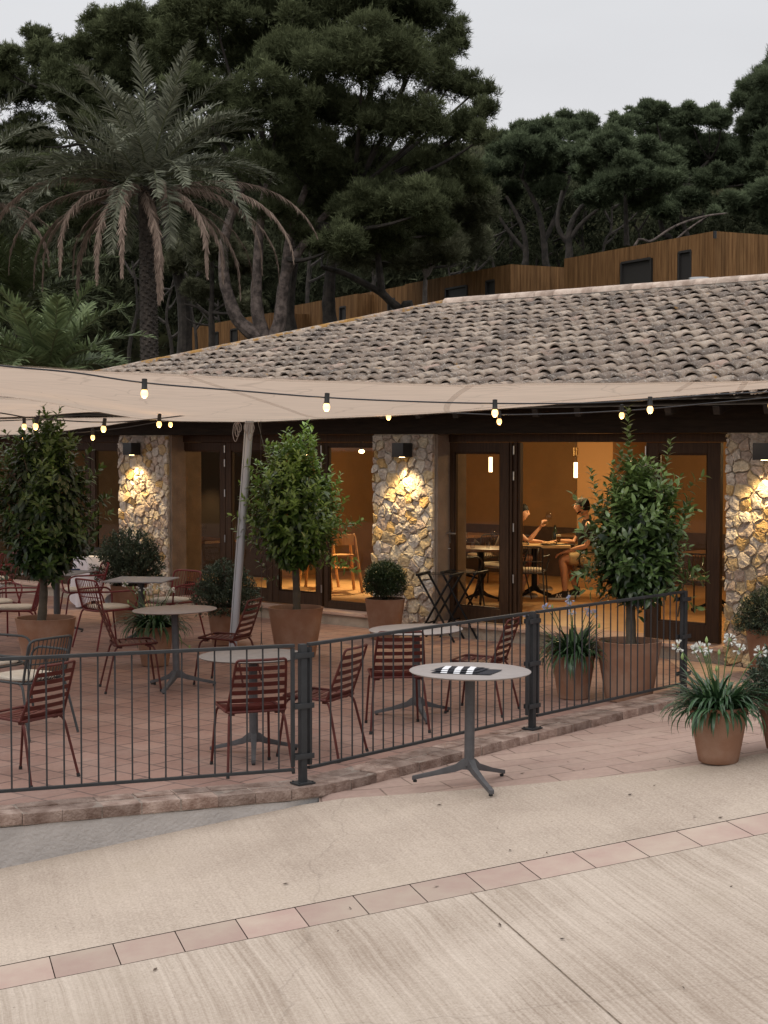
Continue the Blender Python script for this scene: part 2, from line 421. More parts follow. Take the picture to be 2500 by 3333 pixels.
# ================================================================== terrain
def hill_z(x, y):
    """height of the slope behind the restaurant"""
    s = max(0.0, y - 30.0)
    k = 1 - math.exp(-s / 18.0)
    z = 5.2 * k * (0.62 + 0.55 / (1 + math.exp(-(x + 0.10 * y - 2) / 6.0)))
    q = min(1.0, max(0.0, (y - 66.0) / 30.0)); z += 15.0 * q * q * (3 - 2 * q)
    z += 0.5 * mnoise.noise(Vector((x * 0.08, y * 0.08, 3))) * min(1, s / 6)
    return z - 0.9
def sheet(name, xs, ys, fz, material):
    nx, ny = len(xs), len(ys)
    V = [(x, y, fz(x, y)) for y in ys for x in xs]
    Fq = [(j * nx + i, j * nx + i + 1, (j + 1) * nx + i + 1, (j + 1) * nx + i) for j in range(ny - 1) for i in range(nx - 1)]
    return npquads(name, V, Fq, material)
def span(a, b, n): return [a + (b - a) * i / n for i in range(n + 1)]
gxs = [-900, -400, -200] + span(-100, 100, 66) + [200, 400, 900]
gys = [-400, -200, -80, -40, -10, 10, 20] + span(26, 120, 40) + [160, 220, 320, 500, 900]
tag(sheet('ground', gxs, gys, lambda x, y: hill_z(x, y) if y > 24 else -2.6 + 0 * x if y < 8 else -1.2, M_soil_g), kind='structure')

# ---- terrace, kerb, apron
KO = [Vector(p) for p in ((-8.5, 6.86, 0), (-2.27, 9.46, 0), (-0.95, 10.01, 0), (-0.62, 10.145, 0), (-0.42, 10.26, 0), (-0.25, 10.43, 0), (0.787, 11.69, 0), (2.47, 13.71, 0), (3.0, 14.35, 0))]
def offset_line(P, dist):
    out = []
    for i, p in enumerate(P):
        a = P[max(0, i - 1)]; b = P[min(len(P) - 1, i + 1)]
        t = (b - a).normalized(); out.append(p + Vector((-t.y, t.x, 0)) * dist)
    return out
KI = offset_line(KO, 0.30)
mb = MB()
P = offset_line(KO, 0.15)
endr = fw(0.25, 0.0, 0)
poly = [(p.x, p.y, 0) for p in P] + [(3.4, 16.4, 0), tuple(fw(0.0, 0.6, 0)), tuple(fw(-16, 0.6, 0)), (-26, 26, 0), (-26, 0, 0)]
mb.add(poly, [tuple(range(len(poly)))])
tag(mb.build('terrace', M_terr, smooth=False), kind='structure')
# brick kerb : separate bricks, laid across the edge
M_brick = mat('kerb_brick', (0.17, 0.105, 0.08), 0.9, var=0.0, col2=(0.36, 0.265, 0.22), vscale=9, bump=0.8, bscale=60, attr='tone', avar=0.28)
def walk(P, step):
    """points along a polyline"""
    out = []; d = 0.0; acc = 0.0
    for a, b in zip(P, P[1:]):
        l = (b - a).length
        while d <= acc + l:
            out.append((a + (b - a) * ((d - acc) / l), (b - a).normalized())); d += step
        acc += l
    return out
V = []; T = []
def jit(s): return random.uniform(-s, s)
core = MB()
cp = offset_line(KO, 0.008); ci = offset_line(KO, 0.285)
for i in range(len(cp) - 1):
    a, b, c, d = cp[i], cp[i + 1], ci[i + 1], ci[i]
    core.add([(q.x, q.y, z) for z in (0.010, 0.0815) for q in (a, b, c, d)], [(4, 5, 6, 7), (0, 1, 5, 4), (2, 3, 7, 6), (1, 2, 6, 5), (3, 0, 4, 7)])
M_mort = mat('kerb_mortar', (0.27, 0.215, 0.18), 0.95, var=0.35, vscale=12, bump=0.6, bscale=80)
tag(core.build('kerb_bed', M_mort, smooth=False), kind='structure')
kb = MB(); tones = []
for p, t in walk(KO, 0.245):
    nrm = Vector((-t.y, t.x, 0)); ang = math.atan2(t.y, t.x)
    for r0, r1 in ((0.0, 0.142), (0.152, 0.296)):
        j = jit(0.008)
        c = p + t * (0.12 + j) + nrm * ((r0 + r1) / 2)
        Mx = Matrix.Rotation(ang + jit(0.02), 4, 'Z') @ Matrix.Rotation(jit(0.03), 4, 'X') @ Matrix.Rotation(jit(0.02), 4, 'Y')
        n0 = len(kb.f)
        kb.box((c.x, c.y, 0.051 + jit(0.004)), (0.240, r1 - r0 + jit(0.006), 0.070), M=Mx)
ob = kb.build('brick_kerb', M_brick, bevel=0.009, bseg=2)
# per-brick tone: from connected face position noise
a_ = ob.data.attributes.new('tone', 'FLOAT', 'FACE')
tv = []
for q in ob.data.polygons:
    c = q.center; t_ = math.floor((c.x * 0.65 + c.y * 0.76) / 0.245)
    tv.append(random.Random(int(t_) * 7919).random())
a_.data.foreach_set('value', tv)
tag(ob, kind='structure')

# ---- apron of tiles between the concrete and the kerb
def ykerb(x):
    for a, b in zip(KO, KO[1:]):
        if a.x <= x <= b.x: return a.y + (b.y - a.y) * (x - a.x) / (b.x - a.x)
    return KO[-1].y
EDGE = [(-0.52, 10.20), (-0.36, 10.27), (0.1, 10.22), (0.61, 10.19), (1.2, 10.18), (1.84, 10.22), (2.2, 10.29), (2.6, 10.42), (3.4, 10.75), (5, 11.6), (9, 14.0)]
def yedge(x):
    for (a, ya), (b, yb) in zip(EDGE, EDGE[1:]):
        if a <= x <= b: return ya + (yb - ya) * (x - a) / (b - a)
    return EDGE[-1][1] if x > 0 else EDGE[0][1]
def apron_z(x, y):
    if x < 3.0: ye = ykerb(x) - 0.0; zt = 0.02
    else: ye = 15.0; zt = 0.004
    y0 = yedge(x); s = min(1, max(0, (y - y0) / max(0.05, ye - y0))); s = s * s * (3 - 2 * s)
    return (road_z(x, y0) - 0.006) * (1 - s) + zt * s
xs = span(-0.42, 2.99, 44) + span(3.02, 9, 24)
Vv = []; ny = 26
for x in xs:
    y0 = yedge(x) - 0.05
    y1 = ykerb(x) + 0.03 if x < 3.0 else FO.y - (x - FO.x) * 0.869 - 0.02 if x < 9 else 15
    y1 = max(y1, y0 + 0.03)
    for j in range(ny + 1):
        y = y0 + (y1 - y0) * j / ny; Vv.append((x, y, apron_z(x, y)))
Fq = [(i * (ny + 1) + j, (i + 1) * (ny + 1) + j, (i + 1) * (ny + 1) + j + 1, i * (ny + 1) + j + 1) for i in range(len(xs) - 1) for j in range(ny)]
tag(npquads('tile_apron', Vv, Fq, M_apron), kind='structure')

# ---- concrete road with the tile strip
SA = road(0, 3146); SB = road(2500, 2646); sdir = (SB - SA); sdir.z = 0; sdir.normalize()
sper = Vector((-sdir.y, sdir.x, 0))          # towards the building
q = road(0, 3222) - SA
SW = -(q.dot(sper))                          # strip width
def rz(p, dz=0.0): return (p.x, p.y, road_z(p.x, p.y) + dz)
S0 = Vector((SA.x, SA.y, 0))
# near slab
mb = MB()
lo = S0 - sper * SW
for i in range(12):
    a = lo + sdir * (-9 + 2 * i); b = a + sdir * 2
    mb.add([rz(b - sper * 9), rz(b), rz(a), rz(a - sper * 9)], [(3, 0, 1, 2)])
tag(mb.build('road', M_near, smooth=False), kind='structure')
# bed under the strip joints
mb = MB()
a = S0 + sdir * -9; b = S0 + sdir * 15
mb.add([rz(a - sper * (SW + .05), -0.02), rz(b - sper * (SW + .05), -0.02), rz(b + sper * .05, -0.02), rz(a + sper * .05, -0.02)], [(0, 1, 2, 3)])
tag(mb.build('joint_bed', mat('joint_soil', (0.09, 0.065, 0.05), 0.95, var=0.3), smooth=False), kind='structure')
# far slab
edge = [(-12, 5.4)] + [(p.x - 0.03, p.y - 0.03) for p in KO[:4]]
edge = [(-12.0, KO[0].y - 1.46)] + [(KO[0].x, KO[0].y + 0.06), (KO[1].x, KO[1].y + 0.06), (KO[2].x, KO[2].y + 0.06), (-0.60, 10.19)] + EDGE + [(14, 17)]
up = []
n = 60
xs = span(-12, 12, 96)
def yfar(x):
    for (a, ya), (b, yb) in zip(edge, edge[1:]):
        if a <= x <= b: return ya + (yb - ya) * (x - a) / (b - a)
    return edge[-1][1]
mb = MB()
rows = []
s_in = S0 + sper * 0.010
for x in xs:
    yl = s_in.y + (x - s_in.x) * sdir.y / sdir.x
    yf = max(yfar(x), yl + 0.01)
    rows.append([(x, yl + (yf - yl) * j / 6, road_z(x, yl + (yf - yl) * j / 6)) for j in range(7)] )
vs = [v for r_ in rows for v in r_]
mb.add(vs, [(i * 7 + j, (i + 1) * 7 + j, (i + 1) * 7 + j + 1, i * 7 + j + 1) for i in range(len(xs) - 1) for j in range(6)])
tag(mb.build('pavement', M_far, smooth=False), kind='structure')
# the pink tiles of the strip, one mesh
M_strip = mat('strip_tile', (0.385, 0.272, 0.232), 0.85, spec=.15, col2=(0.44, 0.35, 0.285), vscale=2.6, lo=0.38, hi=0.66, bump=0.12, bscale=50, attr='tone', avar=0.10)
t0 = (road(160, 3112) - S0); t0.z = 0; t0 = t0.dot(sdir)
t1 = (road(2365, 2674) - S0); t1.z = 0; t1 = t1.dot(sdir)
TL = (t1 - t0) / 12.0
V = []; T = []
for i in range(-26, 34):
    a = t0 + i * TL + 0.003; b = a + TL - 0.0055
    for (c, d) in ((0.0, 1.0),):
        w0 = 0.004; w1 = SW - 0.002
        V += [rz(S0 + sdir * a - sper * w1, 0.0015), rz(S0 + sdir * b - sper * w1, 0.0015), rz(S0 + sdir * b - sper * w0, 0.0015), rz(S0 + sdir * a - sper * w0, 0.0015)]
        T.append(random.random())
tag(npmesh('tile_strip', V, 4, M_strip, tone=T), kind='structure')
# saw-cut joint in the near slab: a thin dark recess
j0 = road(1530, 2902); jd = road(2020, 3333) - j0; jd.z = 0; jd.normalize(); js = Vector((jd.y, -jd.x, 0))
mb = MB()
for q0 in (j0, j0 - sdir * 4.8, j0 + sdir * 4.8):
    a, b = q0 + jd * 0.01, q0 + jd * 9
    mb.add([rz(a - js * .0035, .003), rz(b - js * .0035, .003), rz(b + js * .0035, .003), rz(a + js * .0035, .003)], [(0, 1, 2, 3)])
tag(mb.build('road_joint', mat('joint_dark', (0.17, 0.125, 0.09), 0.95, var=0.4, vscale=20), smooth=False), kind='structure')

# ---- rendered retaining wall below the kerb
mb = MB()
WP = [(-9, KO[0].y - 0.21 + 0.03), (KO[0].x, KO[0].y + 0.03), (KO[1].x, KO[1].y + 0.03), (KO[2].x, KO[2].y + 0.03), (KO[3].x, KO[3].y + 0.03), (KO[4].x, KO[4].y + 0.04), (-0.30, 10.40)]
WP = [(x, y) for x, y in WP]
n = len(WP); sub = []
for (x0, y0), (x1, y1) in zip(WP, WP[1:]):
    for k in range(10): sub.append((x0 + (x1 - x0) * k / 10, y0 + (y1 - y0) * k / 10))
sub.append(WP[-1])
vs = []
for (x, y) in sub:
    e = 0.008 * mnoise.noise(Vector((x * 5, y * 5, 0)))
    zt = 0.008 + 0.006 * mnoise.noise(Vector((x * 7, 1, y * 7)))
    zb = min(road_z(x, y) - 0.08, zt - 0.05)
    vs += [(x, y - 0.018 + e, zb), (x, y - 0.018 + e, zt), (x, y + 0.2, zt)]
mb.add(vs, [(3 * i, 3 * (i + 1), 3 * (i + 1) + 1, 3 * i + 1) for i in range(len(sub) - 1)] + [(3 * i + 1, 3 * (i + 1) + 1, 3 * (i + 1) + 2, 3 * i + 2) for i in range(len(sub) - 1)])
wl = mb.build('retaining_wall', mat('lime_render', (0.40, 0.37, 0.35), 0.9, var=0.12, vscale=3, bump=0.45, bscale=45, spec=0.2))
tag(wl, 'low pale rendered wall tapering out beneath the brick edge of the terrace', 'wall')
# ---- leaves and grit lying about
M_dead = mat('dry_leaf', (0.07, 0.045, 0.03), 0.8, var=0.4, vscale=20)
mb = MB()
for k, (px, py) in enumerate(((2442, 2556), (2475, 2290), (1411, 2610), (1430, 2623), (1258, 2640), (2345, 2665), (1100, 3035), (1627, 3014), (1830, 3060), (2225, 3220), (1420, 2888), (1985, 2680), (2180, 2470), (1993, 2450), (1850, 2442), (640, 2630), (300, 2985), (930, 2880), (1780, 2780), (640, 2940), (505, 3160), (2260, 2660), (1660, 2770), (1140, 2960), (1040, 2690), (2050, 2590), (180, 3020), (2380, 2890), (1620, 2700), (2130, 2560), (1700, 2500), (1900, 2490), (2080, 2430))):
    p = road(px, py); z = road_z(p.x, p.y)
    if p.y > yedge(p.x) and p.x > -0.4: z = apron_z(p.x, p.y)
    s = random.uniform(0.006, 0.02); a = random.uniform(0, 6.28); c = Vector((p.x, p.y, z + 0.006))
    u_ = Vector((math.cos(a), math.sin(a), 0)) * s; v_ = Vector((-math.sin(a), math.cos(a), 0)) * s * 0.45
    mb.add([c - u_, c + v_ + Vector((0, 0, .004)), c + u_ + Vector((0, 0, .006)), c - v_], [(0, 1, 2), (0, 2, 3)])
tag(mb.build('leaf_litter', M_dead, smooth=False), kind='stuff')
# ================================================================== restaurant
rest = thing('restaurant', 'low stone pillared restaurant with weathered tile hip roof and folding timber glass doors', 'building', FO, -FA)
M_wood = mat('dark_timber', (0.030, 0.015, 0.008), 0.5, spec=0.2, col2=(0.052, 0.027, 0.014), vscale=3, stretch=(14, 14, 1.2), bump=0.15, bscale=20)
M_beam = mat('beam_timber', (0.014, 0.010, 0.008), 0.7, spec=0.15, col2=(0.026, 0.019, 0.014), vscale=3, stretch=(1.2, 10, 10), bump=0.3, bscale=14)
M_mortar = mat('stone_mortar', (0.44, 0.375, 0.30), 0.95, var=0.25, vscale=14, bump=0.8, bscale=60)
M_plaster = mat('brown_plaster', (0.20, 0.15, 0.115), 0.9, var=0.15, vscale=5, bump=0.5, bscale=60)
M_plinth = mat('plinth_render', (0.34, 0.28, 0.22), 0.9, var=0.2, vscale=4, bump=0.7, bscale=60)
M_sill = mat('sill_tile', (0.40, 0.25, 0.19), 0.7, col2=(0.46, 0.33, 0.26), vscale=5, bump=0.2)
M_pane = pane_mat('pane_glass', ior=1.42)
M_steel = mat('brushed_steel', (0.62, 0.62, 0.62), 0.3, 1.0)
M_inwall = mat('ochre_wall', (0.27, 0.15, 0.060), 0.85, var=0.08, vscale=2, bump=0.1)
M_ceil = mat('ceiling_paint', (0.42, 0.26, 0.13), 0.9)
M_floor = mat('wood_floor', (0.42, 0.235, 0.10), 0.45, col2=(0.55, 0.33, 0.15), vscale=4, stretch=(1, 9, 1), bump=0.08)
M_band = mat('furniture_band_dark', (0.055, 0.03, 0.018), 0.6, var=0.2)

# stone cladding : Voronoi rubble
def clip(poly, p, n):
    out = []
    for i in range(len(poly)):
        a, b = poly[i], poly[(i + 1) % len(poly)]
        da = (a[0] - p[0]) * n[0] + (a[1] - p[1]) * n[1]; db = (b[0] - p[0]) * n[0] + (b[1] - p[1]) * n[1]
        if da <= 0: out.append(a)
        if (da < 0 < db) or (db < 0 < da):
            t = da / (da - db); out.append((a[0] + (b[0] - a[0]) * t, a[1] + (b[1] - a[1]) * t))
    return out
def shrink(poly, k):
    cx = sum(p[0] for p in poly) / len(poly); cy = sum(p[1] for p in poly) / len(poly); out = []
    for x, y in poly:
        l = math.hypot(x - cx, y - cy); f = max(0.25, 1 - k / max(l, 1e-4)); out.append((cx + (x - cx) * f, cy + (y - cy) * f))
    return out
def stones(wd, ht, z0, seed, V, Fc, T, place):
    r = random.Random(seed); pts = []
    tries = 0
    while tries < 9000:
        tries += 1
        p = (r.uniform(-0.03, wd + 0.03), r.uniform(-0.03, ht + 0.03)); md = r.choice((0.08, 0.12, 0.16, 0.21))
        if all(((p[0] - q[0]) / 1.1) ** 2 + ((p[1] - q[1]) / 0.9) ** 2 > ((md + q[2]) / 2) ** 2 for q in pts): pts.append((p[0], p[1], md))
    for i, p in enumerate(pts):
        poly = [(0, 0), (wd, 0), (wd, ht), (0, ht)]
        for j, q in enumerate(pts):
            if i == j: continue
            dx, dy = q[0] - p[0], q[1] - p[1]; l = math.hypot(dx, dy)
            if l > 0.8: continue
            k = 0.5 + 0.12 * (p[2] - q[2]) / (p[2] + q[2])
            poly = clip(poly, (p[0] + dx * k, p[1] + dy * k), (dx / l, dy / l))
            if len(poly) < 3: break
        if len(poly) < 3: continue
        poly = shrink(poly, 0.009)
        pp = []
        for a, b in zip(poly, poly[1:] + poly[:1]):   # break the straight edges
            pp.append(a); l = math.hypot(b[0] - a[0], b[1] - a[1])
            if l > 0.05:
                for s in ((0.35, 0.68) if l > 0.11 else (0.5,)):
                    pp.append((a[0] + (b[0] - a[0]) * s + r.uniform(-.012, .012), a[1] + (b[1] - a[1]) * s + r.uniform(-.012, .012)))
        n = len(pp); h = r.uniform(0.014, 0.036); tone = r.random()
        cx = sum(a[0] for a in pp) / n; cy = sum(a[1] for a in pp) / n
        gx, gy = r.uniform(-.22, .22), r.uniform(-.25, .25)
        rings = []
        for k, (f, hh) in enumerate(((1.0, -0.01), (0.985, h * 0.6), (0.92, h * 0.95), (0.55, h * 1.03))):
            ring = []
            for a in pp:
                x = cx + (a[0] - cx) * f + (r.uniform(-.005, .005) if k > 1 else 0); y = cy + (a[1] - cy) * f + (r.uniform(-.005, .005) if k > 1 else 0)
                z = hh if k == 0 else max(0.004, hh + (x - cx) * gx * (k > 0) + (y - cy) * gy + r.uniform(-.0065, .0065) * (k > 0))
                ring.append((x, y, z))
            rings.append(ring)
        o = len(V)
        for ring in rings: V += [place(x, y + z0, z) for x, y, z in ring]
        V.append(place(cx, cy + z0, h * 1.0 + r.uniform(-.006, .01)))
        for k in range(3):
            for a in range(n):
                b = (a + 1) % n; Fc.append((o + k * n + a, o + k * n + b, o + (k + 1) * n + b, o + (k + 1) * n + a)); T.append(tone)
        for a in range(n): Fc.append((o + 3 * n + a, o + 3 * n + (a + 1) % n, o + 4 * n)); T.append(tone)
def stone_mat():
    m = bpy.data.materials.new('rubble_stone'); nt, b, out = nodes_of(m); N = nt.nodes; L = nt.links
    a = N.new('ShaderNodeAttribute'); a.attribute_name = 'tone'
    rp = N.new('ShaderNodeValToRGB'); L.new(a.outputs['Fac'], rp.inputs['Fac'])
    el = rp.color_ramp.elements; rp.color_ramp.interpolation = 'CONSTANT'
    el[0].color = (0.46, 0.40, 0.345, 1); el[1].position = 0.9; el[1].color = (0.44, 0.30, 0.14, 1)
    for p, c in ((0.18, (0.52, 0.465, 0.405, 1)), (0.36, (0.37, 0.305, 0.26, 1)), (0.5, (0.55, 0.465, 0.345, 1)), (0.64, (0.43, 0.34, 0.28, 1)), (0.78, (0.47, 0.36, 0.22, 1))):
        q = el.new(p); q.color = c
    tc = N.new('ShaderNodeTexCoord'); n = N.new('ShaderNodeTexNoise'); n.inputs['Scale'].default_value = 18; n.inputs['Detail'].default_value = 8; n.inputs['Roughness'].default_value = 0.7
    L.new(tc.outputs['Object'], n.inputs['Vector'])
    mr = N.new('ShaderNodeMapRange'); mr.inputs['From Min'].default_value = 0.3; mr.inputs['From Max'].default_value = 0.7; mr.inputs['To Min'].default_value = 0.6; mr.inputs['To Max'].default_value = 1.35; L.new(n.outputs['Fac'], mr.inputs['Value'])
    h = N.new('ShaderNodeHueSaturation'); L.new(rp.outputs['Color'], h.inputs['Color']); L.new(mr.outputs['Result'], h.inputs['Value']); L.new(h.outputs['Color'], b.inputs['Base Color'])
    b.inputs['Roughness'].default_value = 0.9; b.inputs['Specular IOR Level'].default_value = 0.25
    n2 = N.new('ShaderNodeTexNoise'); n2.inputs['Scale'].default_value = 42; n2.inputs['Detail'].default_value = 8; n2.inputs['Roughness'].default_value = 0.7; L.new(tc.outputs['Object'], n2.inputs['Vector'])
    bp = N.new('ShaderNodeBump'); bp.inputs['Strength'].default_value = 0.9; bp.inputs['Distance'].default_value = 0.02; L.new(n2.outputs['Fac'], bp.inputs['Height']); L.new(bp.outputs['Normal'], b.inputs['Normal'])
    return m
M_stone = stone_mat()
def polymesh(name, V, Fc, T, material, parent):
    me = bpy.data.meshes.new(name); me.from_pydata(V, [], Fc); me.materials.append(material)
    a = me.attributes.new('tone', 'FLOAT', 'FACE'); a.data.foreach_set('value', T); me.update()
    ob = bpy.data.objects.new(name, me); COL.objects.link(ob); ob.parent = parent
    return ob

ZB = 2.41                 # underside of the beam
DD = 0.23                 # plane of the doors
PIL = [(tp(385, -0.05), tp(545, -0.05)), (tp(1213, -0.05), tp(1410, -0.05)), (tp(2362, -0.05), tp(2362, -0.05) + 0.95)]
M_lampbox = mat('lamp_black', (0.012, 0.012, 0.013), 0.45)
M_lampglow = mat('lamp_glow', (1, 0.8, 0.5), 0.5, emit=(1.0, 0.72, 0.36), estr=12)
LAMPL = ('short stone pillar beside the cloth covered table', 'pillar behind the clipped ball bush', 'end pillar by the drooping shrub')
for i, (a, b) in enumerate(PIL):
    mb = MB(); mb.bb(a + 0.01, b - 0.01, -0.03, 0.55, 0.0, ZB)
    pil = mb.build('pillar', M_mortar, rest, smooth=False)
    V, Fc, T = [], [], []
    stones(b - a, ZB - 0.01, 0.0, 11 + i, V, Fc, T, lambda x, y, z, a=a: (a + x, -0.03 - z, y))
    stones(0.30, ZB - 0.01, 0.0, 51 + i, V, Fc, T, lambda x, y, z, b=b: (b - 0.01 + z * 0.6, -0.03 + x * 0.55, y)) if False else None
    polymesh('stone_cladding', V, Fc, T, M_stone, pil)
    if i < 2:
        mb = MB(); mb.bb(b - 0.012, b + 0.03, 0.0, 0.55, 0.0, ZB - 0.004)
        mb.build('reveal', M_plaster, pil, smooth=False)
    # wall lamp, hung on the stone: a thing of its own
    px = (432, 1312, 2492)[i]; lt = tp(px, -0.15)
    lamp = thing('wall_lamp', 'black cube wall lamp lit downwards on the ' + LAMPL[i], 'wall lamp', fw(lt, -0.085, 2.22), -FA, 'cube lamps on the stone pillars')
    mb = MB(); x = 0.088
    mb.bb(-x, x, -0.17, 0.0, -0.085, 0.085); mb.build('housing', M_lampbox, lamp, bevel=0.004)
    mb = MB(); mb.lathe([(0.0, 0.0), (0.035, 0.0), (0.035, 0.004), (0.0, 0.004)], 20, (0, -0.085, -0.0895)); mb.build('lens', M_lampglow, lamp)
    sp = bpy.data.lights.new('wall_lamp_spot', 'SPOT'); sp.energy = 92; sp.color = (1.0, 0.72, 0.34); sp.spot_size = R(112); sp.spot_blend = 0.8; sp.shadow_soft_size = 0.02
    so_ = bpy.data.objects.new('wall_lamp_spot', sp); COL.objects.link(so_); so_.parent = lamp; so_.location = (0, -0.135, -0.10); so_.rotation_euler = (R(-4), 0, 0)

# plinth + sill per bay
TL0, TR0 = -12.2, 7.0
bays = [(TL0, PIL[0][0] - 0.0), (PIL[0][1] + 0.03, PIL[1][0]), (PIL[1][1] + 0.03, PIL[2][0]), (PIL[2][1], TR0)]
for a, b in bays:
    mb = MB(); mb.bb(a + 0.002, b - 0.002, 0.03, 0.62, -0.02, 0.132); pl = mb.build('plinth', M_plinth, rest, smooth=False)
    mb = MB(); x = a + 0.004
    while x < b - 0.02:
        x2 = min(b - 0.004, x + 0.30); mb.bb(x, x2 - 0.006, -0.005 + jit(.004), 0.60, 0.133, 0.172 + jit(.002)); x = x2
    mb.build('sill', M_sill, pl, bevel=0.006, bseg=2)

def leaf(t0, t1, z0, z1, d, stile=0.105, top=0.11, bot=0.165, kind='door', handle=None, hinge=None, thick=0.062, mull=()):
    mb = MB()
    mb.bb(t0, t0 + stile, d, d + thick, z0, z1); mb.bb(t1 - stile, t1, d, d + thick, z0, z1)
    mb.bb(t0 + stile, t1 - stile, d + 0.002, d + thick - 0.002, z0, z0 + bot); mb.bb(t0 + stile, t1 - stile, d + 0.002, d + thick - 0.002, z1 - top, z1)
    a, b, c, e = t0 + stile, t1 - stile, z0 + bot, z1 - top; w_ = 0.018
    for q in ((a, a + w_, c, e), (b - w_, b, c, e)): mb.bb(q[0], q[1], d + 0.012, d + thick - 0.012, q[2], q[3])
    for q in ((a + w_, b - w_, c, c + w_), (a + w_, b - w_, e - w_, e)): mb.bb(q[0], q[1], d + 0.012, d + thick - 0.012, q[2], q[3])
    dr = mb.build(kind, M_wood, rest, bevel=0.003, bseg=1)
    mb = MB(); y_ = d + thick / 2; mb.add([(a + .004, y_, c + .004), (b - .004, y_, c + .004), (b - .004, y_, e - .004), (a + .004, y_, e - .004)], [(0, 1, 2, 3)]); mb.build('pane', M_pane, dr, smooth=False)
    if handle is not None:
        mb = MB(); hx = handle; mb.bb(hx - 0.018, hx + 0.018, d - 0.009, d - 0.001, 1.10, 1.30 - 0.04)
        mb.tube([(hx, d - 0.005, 1.22), (hx, d - 0.055, 1.22), (hx + 0.02, d - 0.06, 1.22), (hx + 0.14, d - 0.06, 1.22)], 0.010, 8)
        mb.lathe([(0.0, 0), (0.022, 0), (0.022, 0.008), (0, 0.008)], 16, (hx, d - 0.012, 1.03)); mb.build('handle', M_steel, dr)
    for hx in (hinge or ()):
        for hz in (0.42, 1.0, 1.62, 2.03, 2.22):
            mb = MB(); mb.tube([(hx, d - 0.012, hz - 0.05), (hx, d - 0.012, hz + 0.05)], 0.009, 8); mb.build('hinge', M_steel, dr)
    return dr
Z0, Z1 = 0.185, 2.31
# bay between the short and the middle pillar
q = [tp(p, DD) for p in (573, 733, 886, 1048)]
leaf(q[0], q[1] - 0.004, Z0, Z1, DD, handle=None, hinge=(q[1] - 0.002,))
leaf(q[1] + 0.004, q[2] - 0.004, Z0, Z1, DD)
leaf(q[2] + 0.004, q[3] - 0.004, Z0, Z1, DD, hinge=(q[3] - 0.002,))
leaf(q[3] + 0.01, PIL[1][0] + 0.12, Z0 - 0.01, Z1, DD + 0.02, stile=0.07, top=0.05, bot=0.085, kind='window')
# doorway bay
q2 = [tp(p, DD) for p in (1452, 1656, 2103, 2346)]
leaf(q2[0], q2[1], Z0, Z1, DD, handle=q2[0] + 0.055, stile=0.125, top=0.12)
mb = MB(); x = q2[1] + 0.008
for k in range(4):
    mb.bb(x, x + 0.031, DD + 0.01 + 0.02 * (k % 2), DD + 0.07 + 0.02 * (k % 2), Z0, Z1); x += 0.035
fd = mb.build('folded_leaf', M_wood, rest, bevel=0.003, bseg=1)
for hz in (0.22, 0.72, 1.32, 1.92, 2.22):
    mb2 = MB(); mb2.tube([(q2[1] + 0.075, DD - 0.004, hz - 0.05), (q2[1] + 0.075, DD - 0.004, hz + 0.05)], 0.009, 8); mb2.build('hinge', M_steel, fd)
leaf(q2[2], q2[3], Z0 - 0.005, Z1, DD, stile=0.155, top=0.12, bot=0.19, hinge=(q2[2] + 0.004,))
# far bay and the bay beyond the end pillar
x = PIL[0][0] - 0.08
for k in range(4):
    leaf(x - 0.90, x - 0.006, Z0, Z1, DD); x -= 0.91
leaf(PIL[2][1] + 0.05, PIL[2][1] + 1.0, Z0, Z1, DD); leaf(PIL[2][1] + 1.01, PIL[2][1] + 2.0, Z0, Z1, DD)
# header frame, beam, rafters, soffit
mb = MB(); mb.bb(TL0, TR0, DD - 0.02, DD + 0.14, Z1 + 0.004, ZB - 0.002); mb.build('header', M_wood, rest, bevel=0.003, bseg=1)
mb = MB(); mb.bb(TL0, TR0, -0.06, 0.30, ZB, 2.70)
mb.build('beam', M_beam, rest, bevel=0.008, bseg=2)
SLP = math.atan(1.66 / 5.7); ES, EZ = -0.70, 2.74      # eave offset and height
mb = MB()
x = TL0
while x < TR0 + 1:
    Mx = Matrix.Rotation(SLP, 4, 'X')
    c = Vector((x, -0.34, 2.72)); mb.box(c, (0.075, 0.68, 0.09), M=Mx); x += 0.55
mb.build('rafter', M_beam, rest, bevel=0.004, bseg=1)['kind'] = 'stuff'
# interior
mb = MB(); mb.bb(TL0, TR0, 0.30, 9.9, 0.06, 0.16); mb.build('floor', M_floor, rest, smooth=False)
mb = MB(); mb.bb(TL0 + 0.1, TR0 - 0.1, 0.35, 9.8, 2.56, 2.62); mb.build('ceiling', M_ceil, rest, smooth=False)
mb = MB(); mb.bb(TL0, TR0, 6.4, 6.55, 0.162, 2.555); iw = mb.build('interior_wall', M_inwall, rest, smooth=False)
mb = MB(); mb.bb(TL0, -9.0, 3.1, 3.2, 0.163, 2.556)  # wall added to make the bay behind the doors read dark
mb2 = MB(); mb2.bb(-9.1, -8.995, 3.202, 6.39, 0.163, 2.556); mb2.build('interior_wall', M_inwall, rest, smooth=False)
mb.build('interior_wall', mat('bay_shade_wall', (0.045, 0.028, 0.017), .8), rest, smooth=False)  # the bay's shade is put into this wall's dark colour
mb = MB(); mb.bb(TL0 + 0.2, TR0 - 0.2, 6.36, 6.398, 0.164, 0.95); mb.build('furniture_band', M_band, iw, smooth=False)  # dark band added in place of the low dark furniture along the wall
ct = tp(1879, 4.9)
mb = MB(); mb.bb(ct, ct + 0.62, 4.9, 6.39, 0.163, 2.556); mb.build('interior_column', mat('column_paint', (0.29, 0.155, 0.062), 0.85), rest, bevel=0.01)
c2_ = tp(598, 3.4)
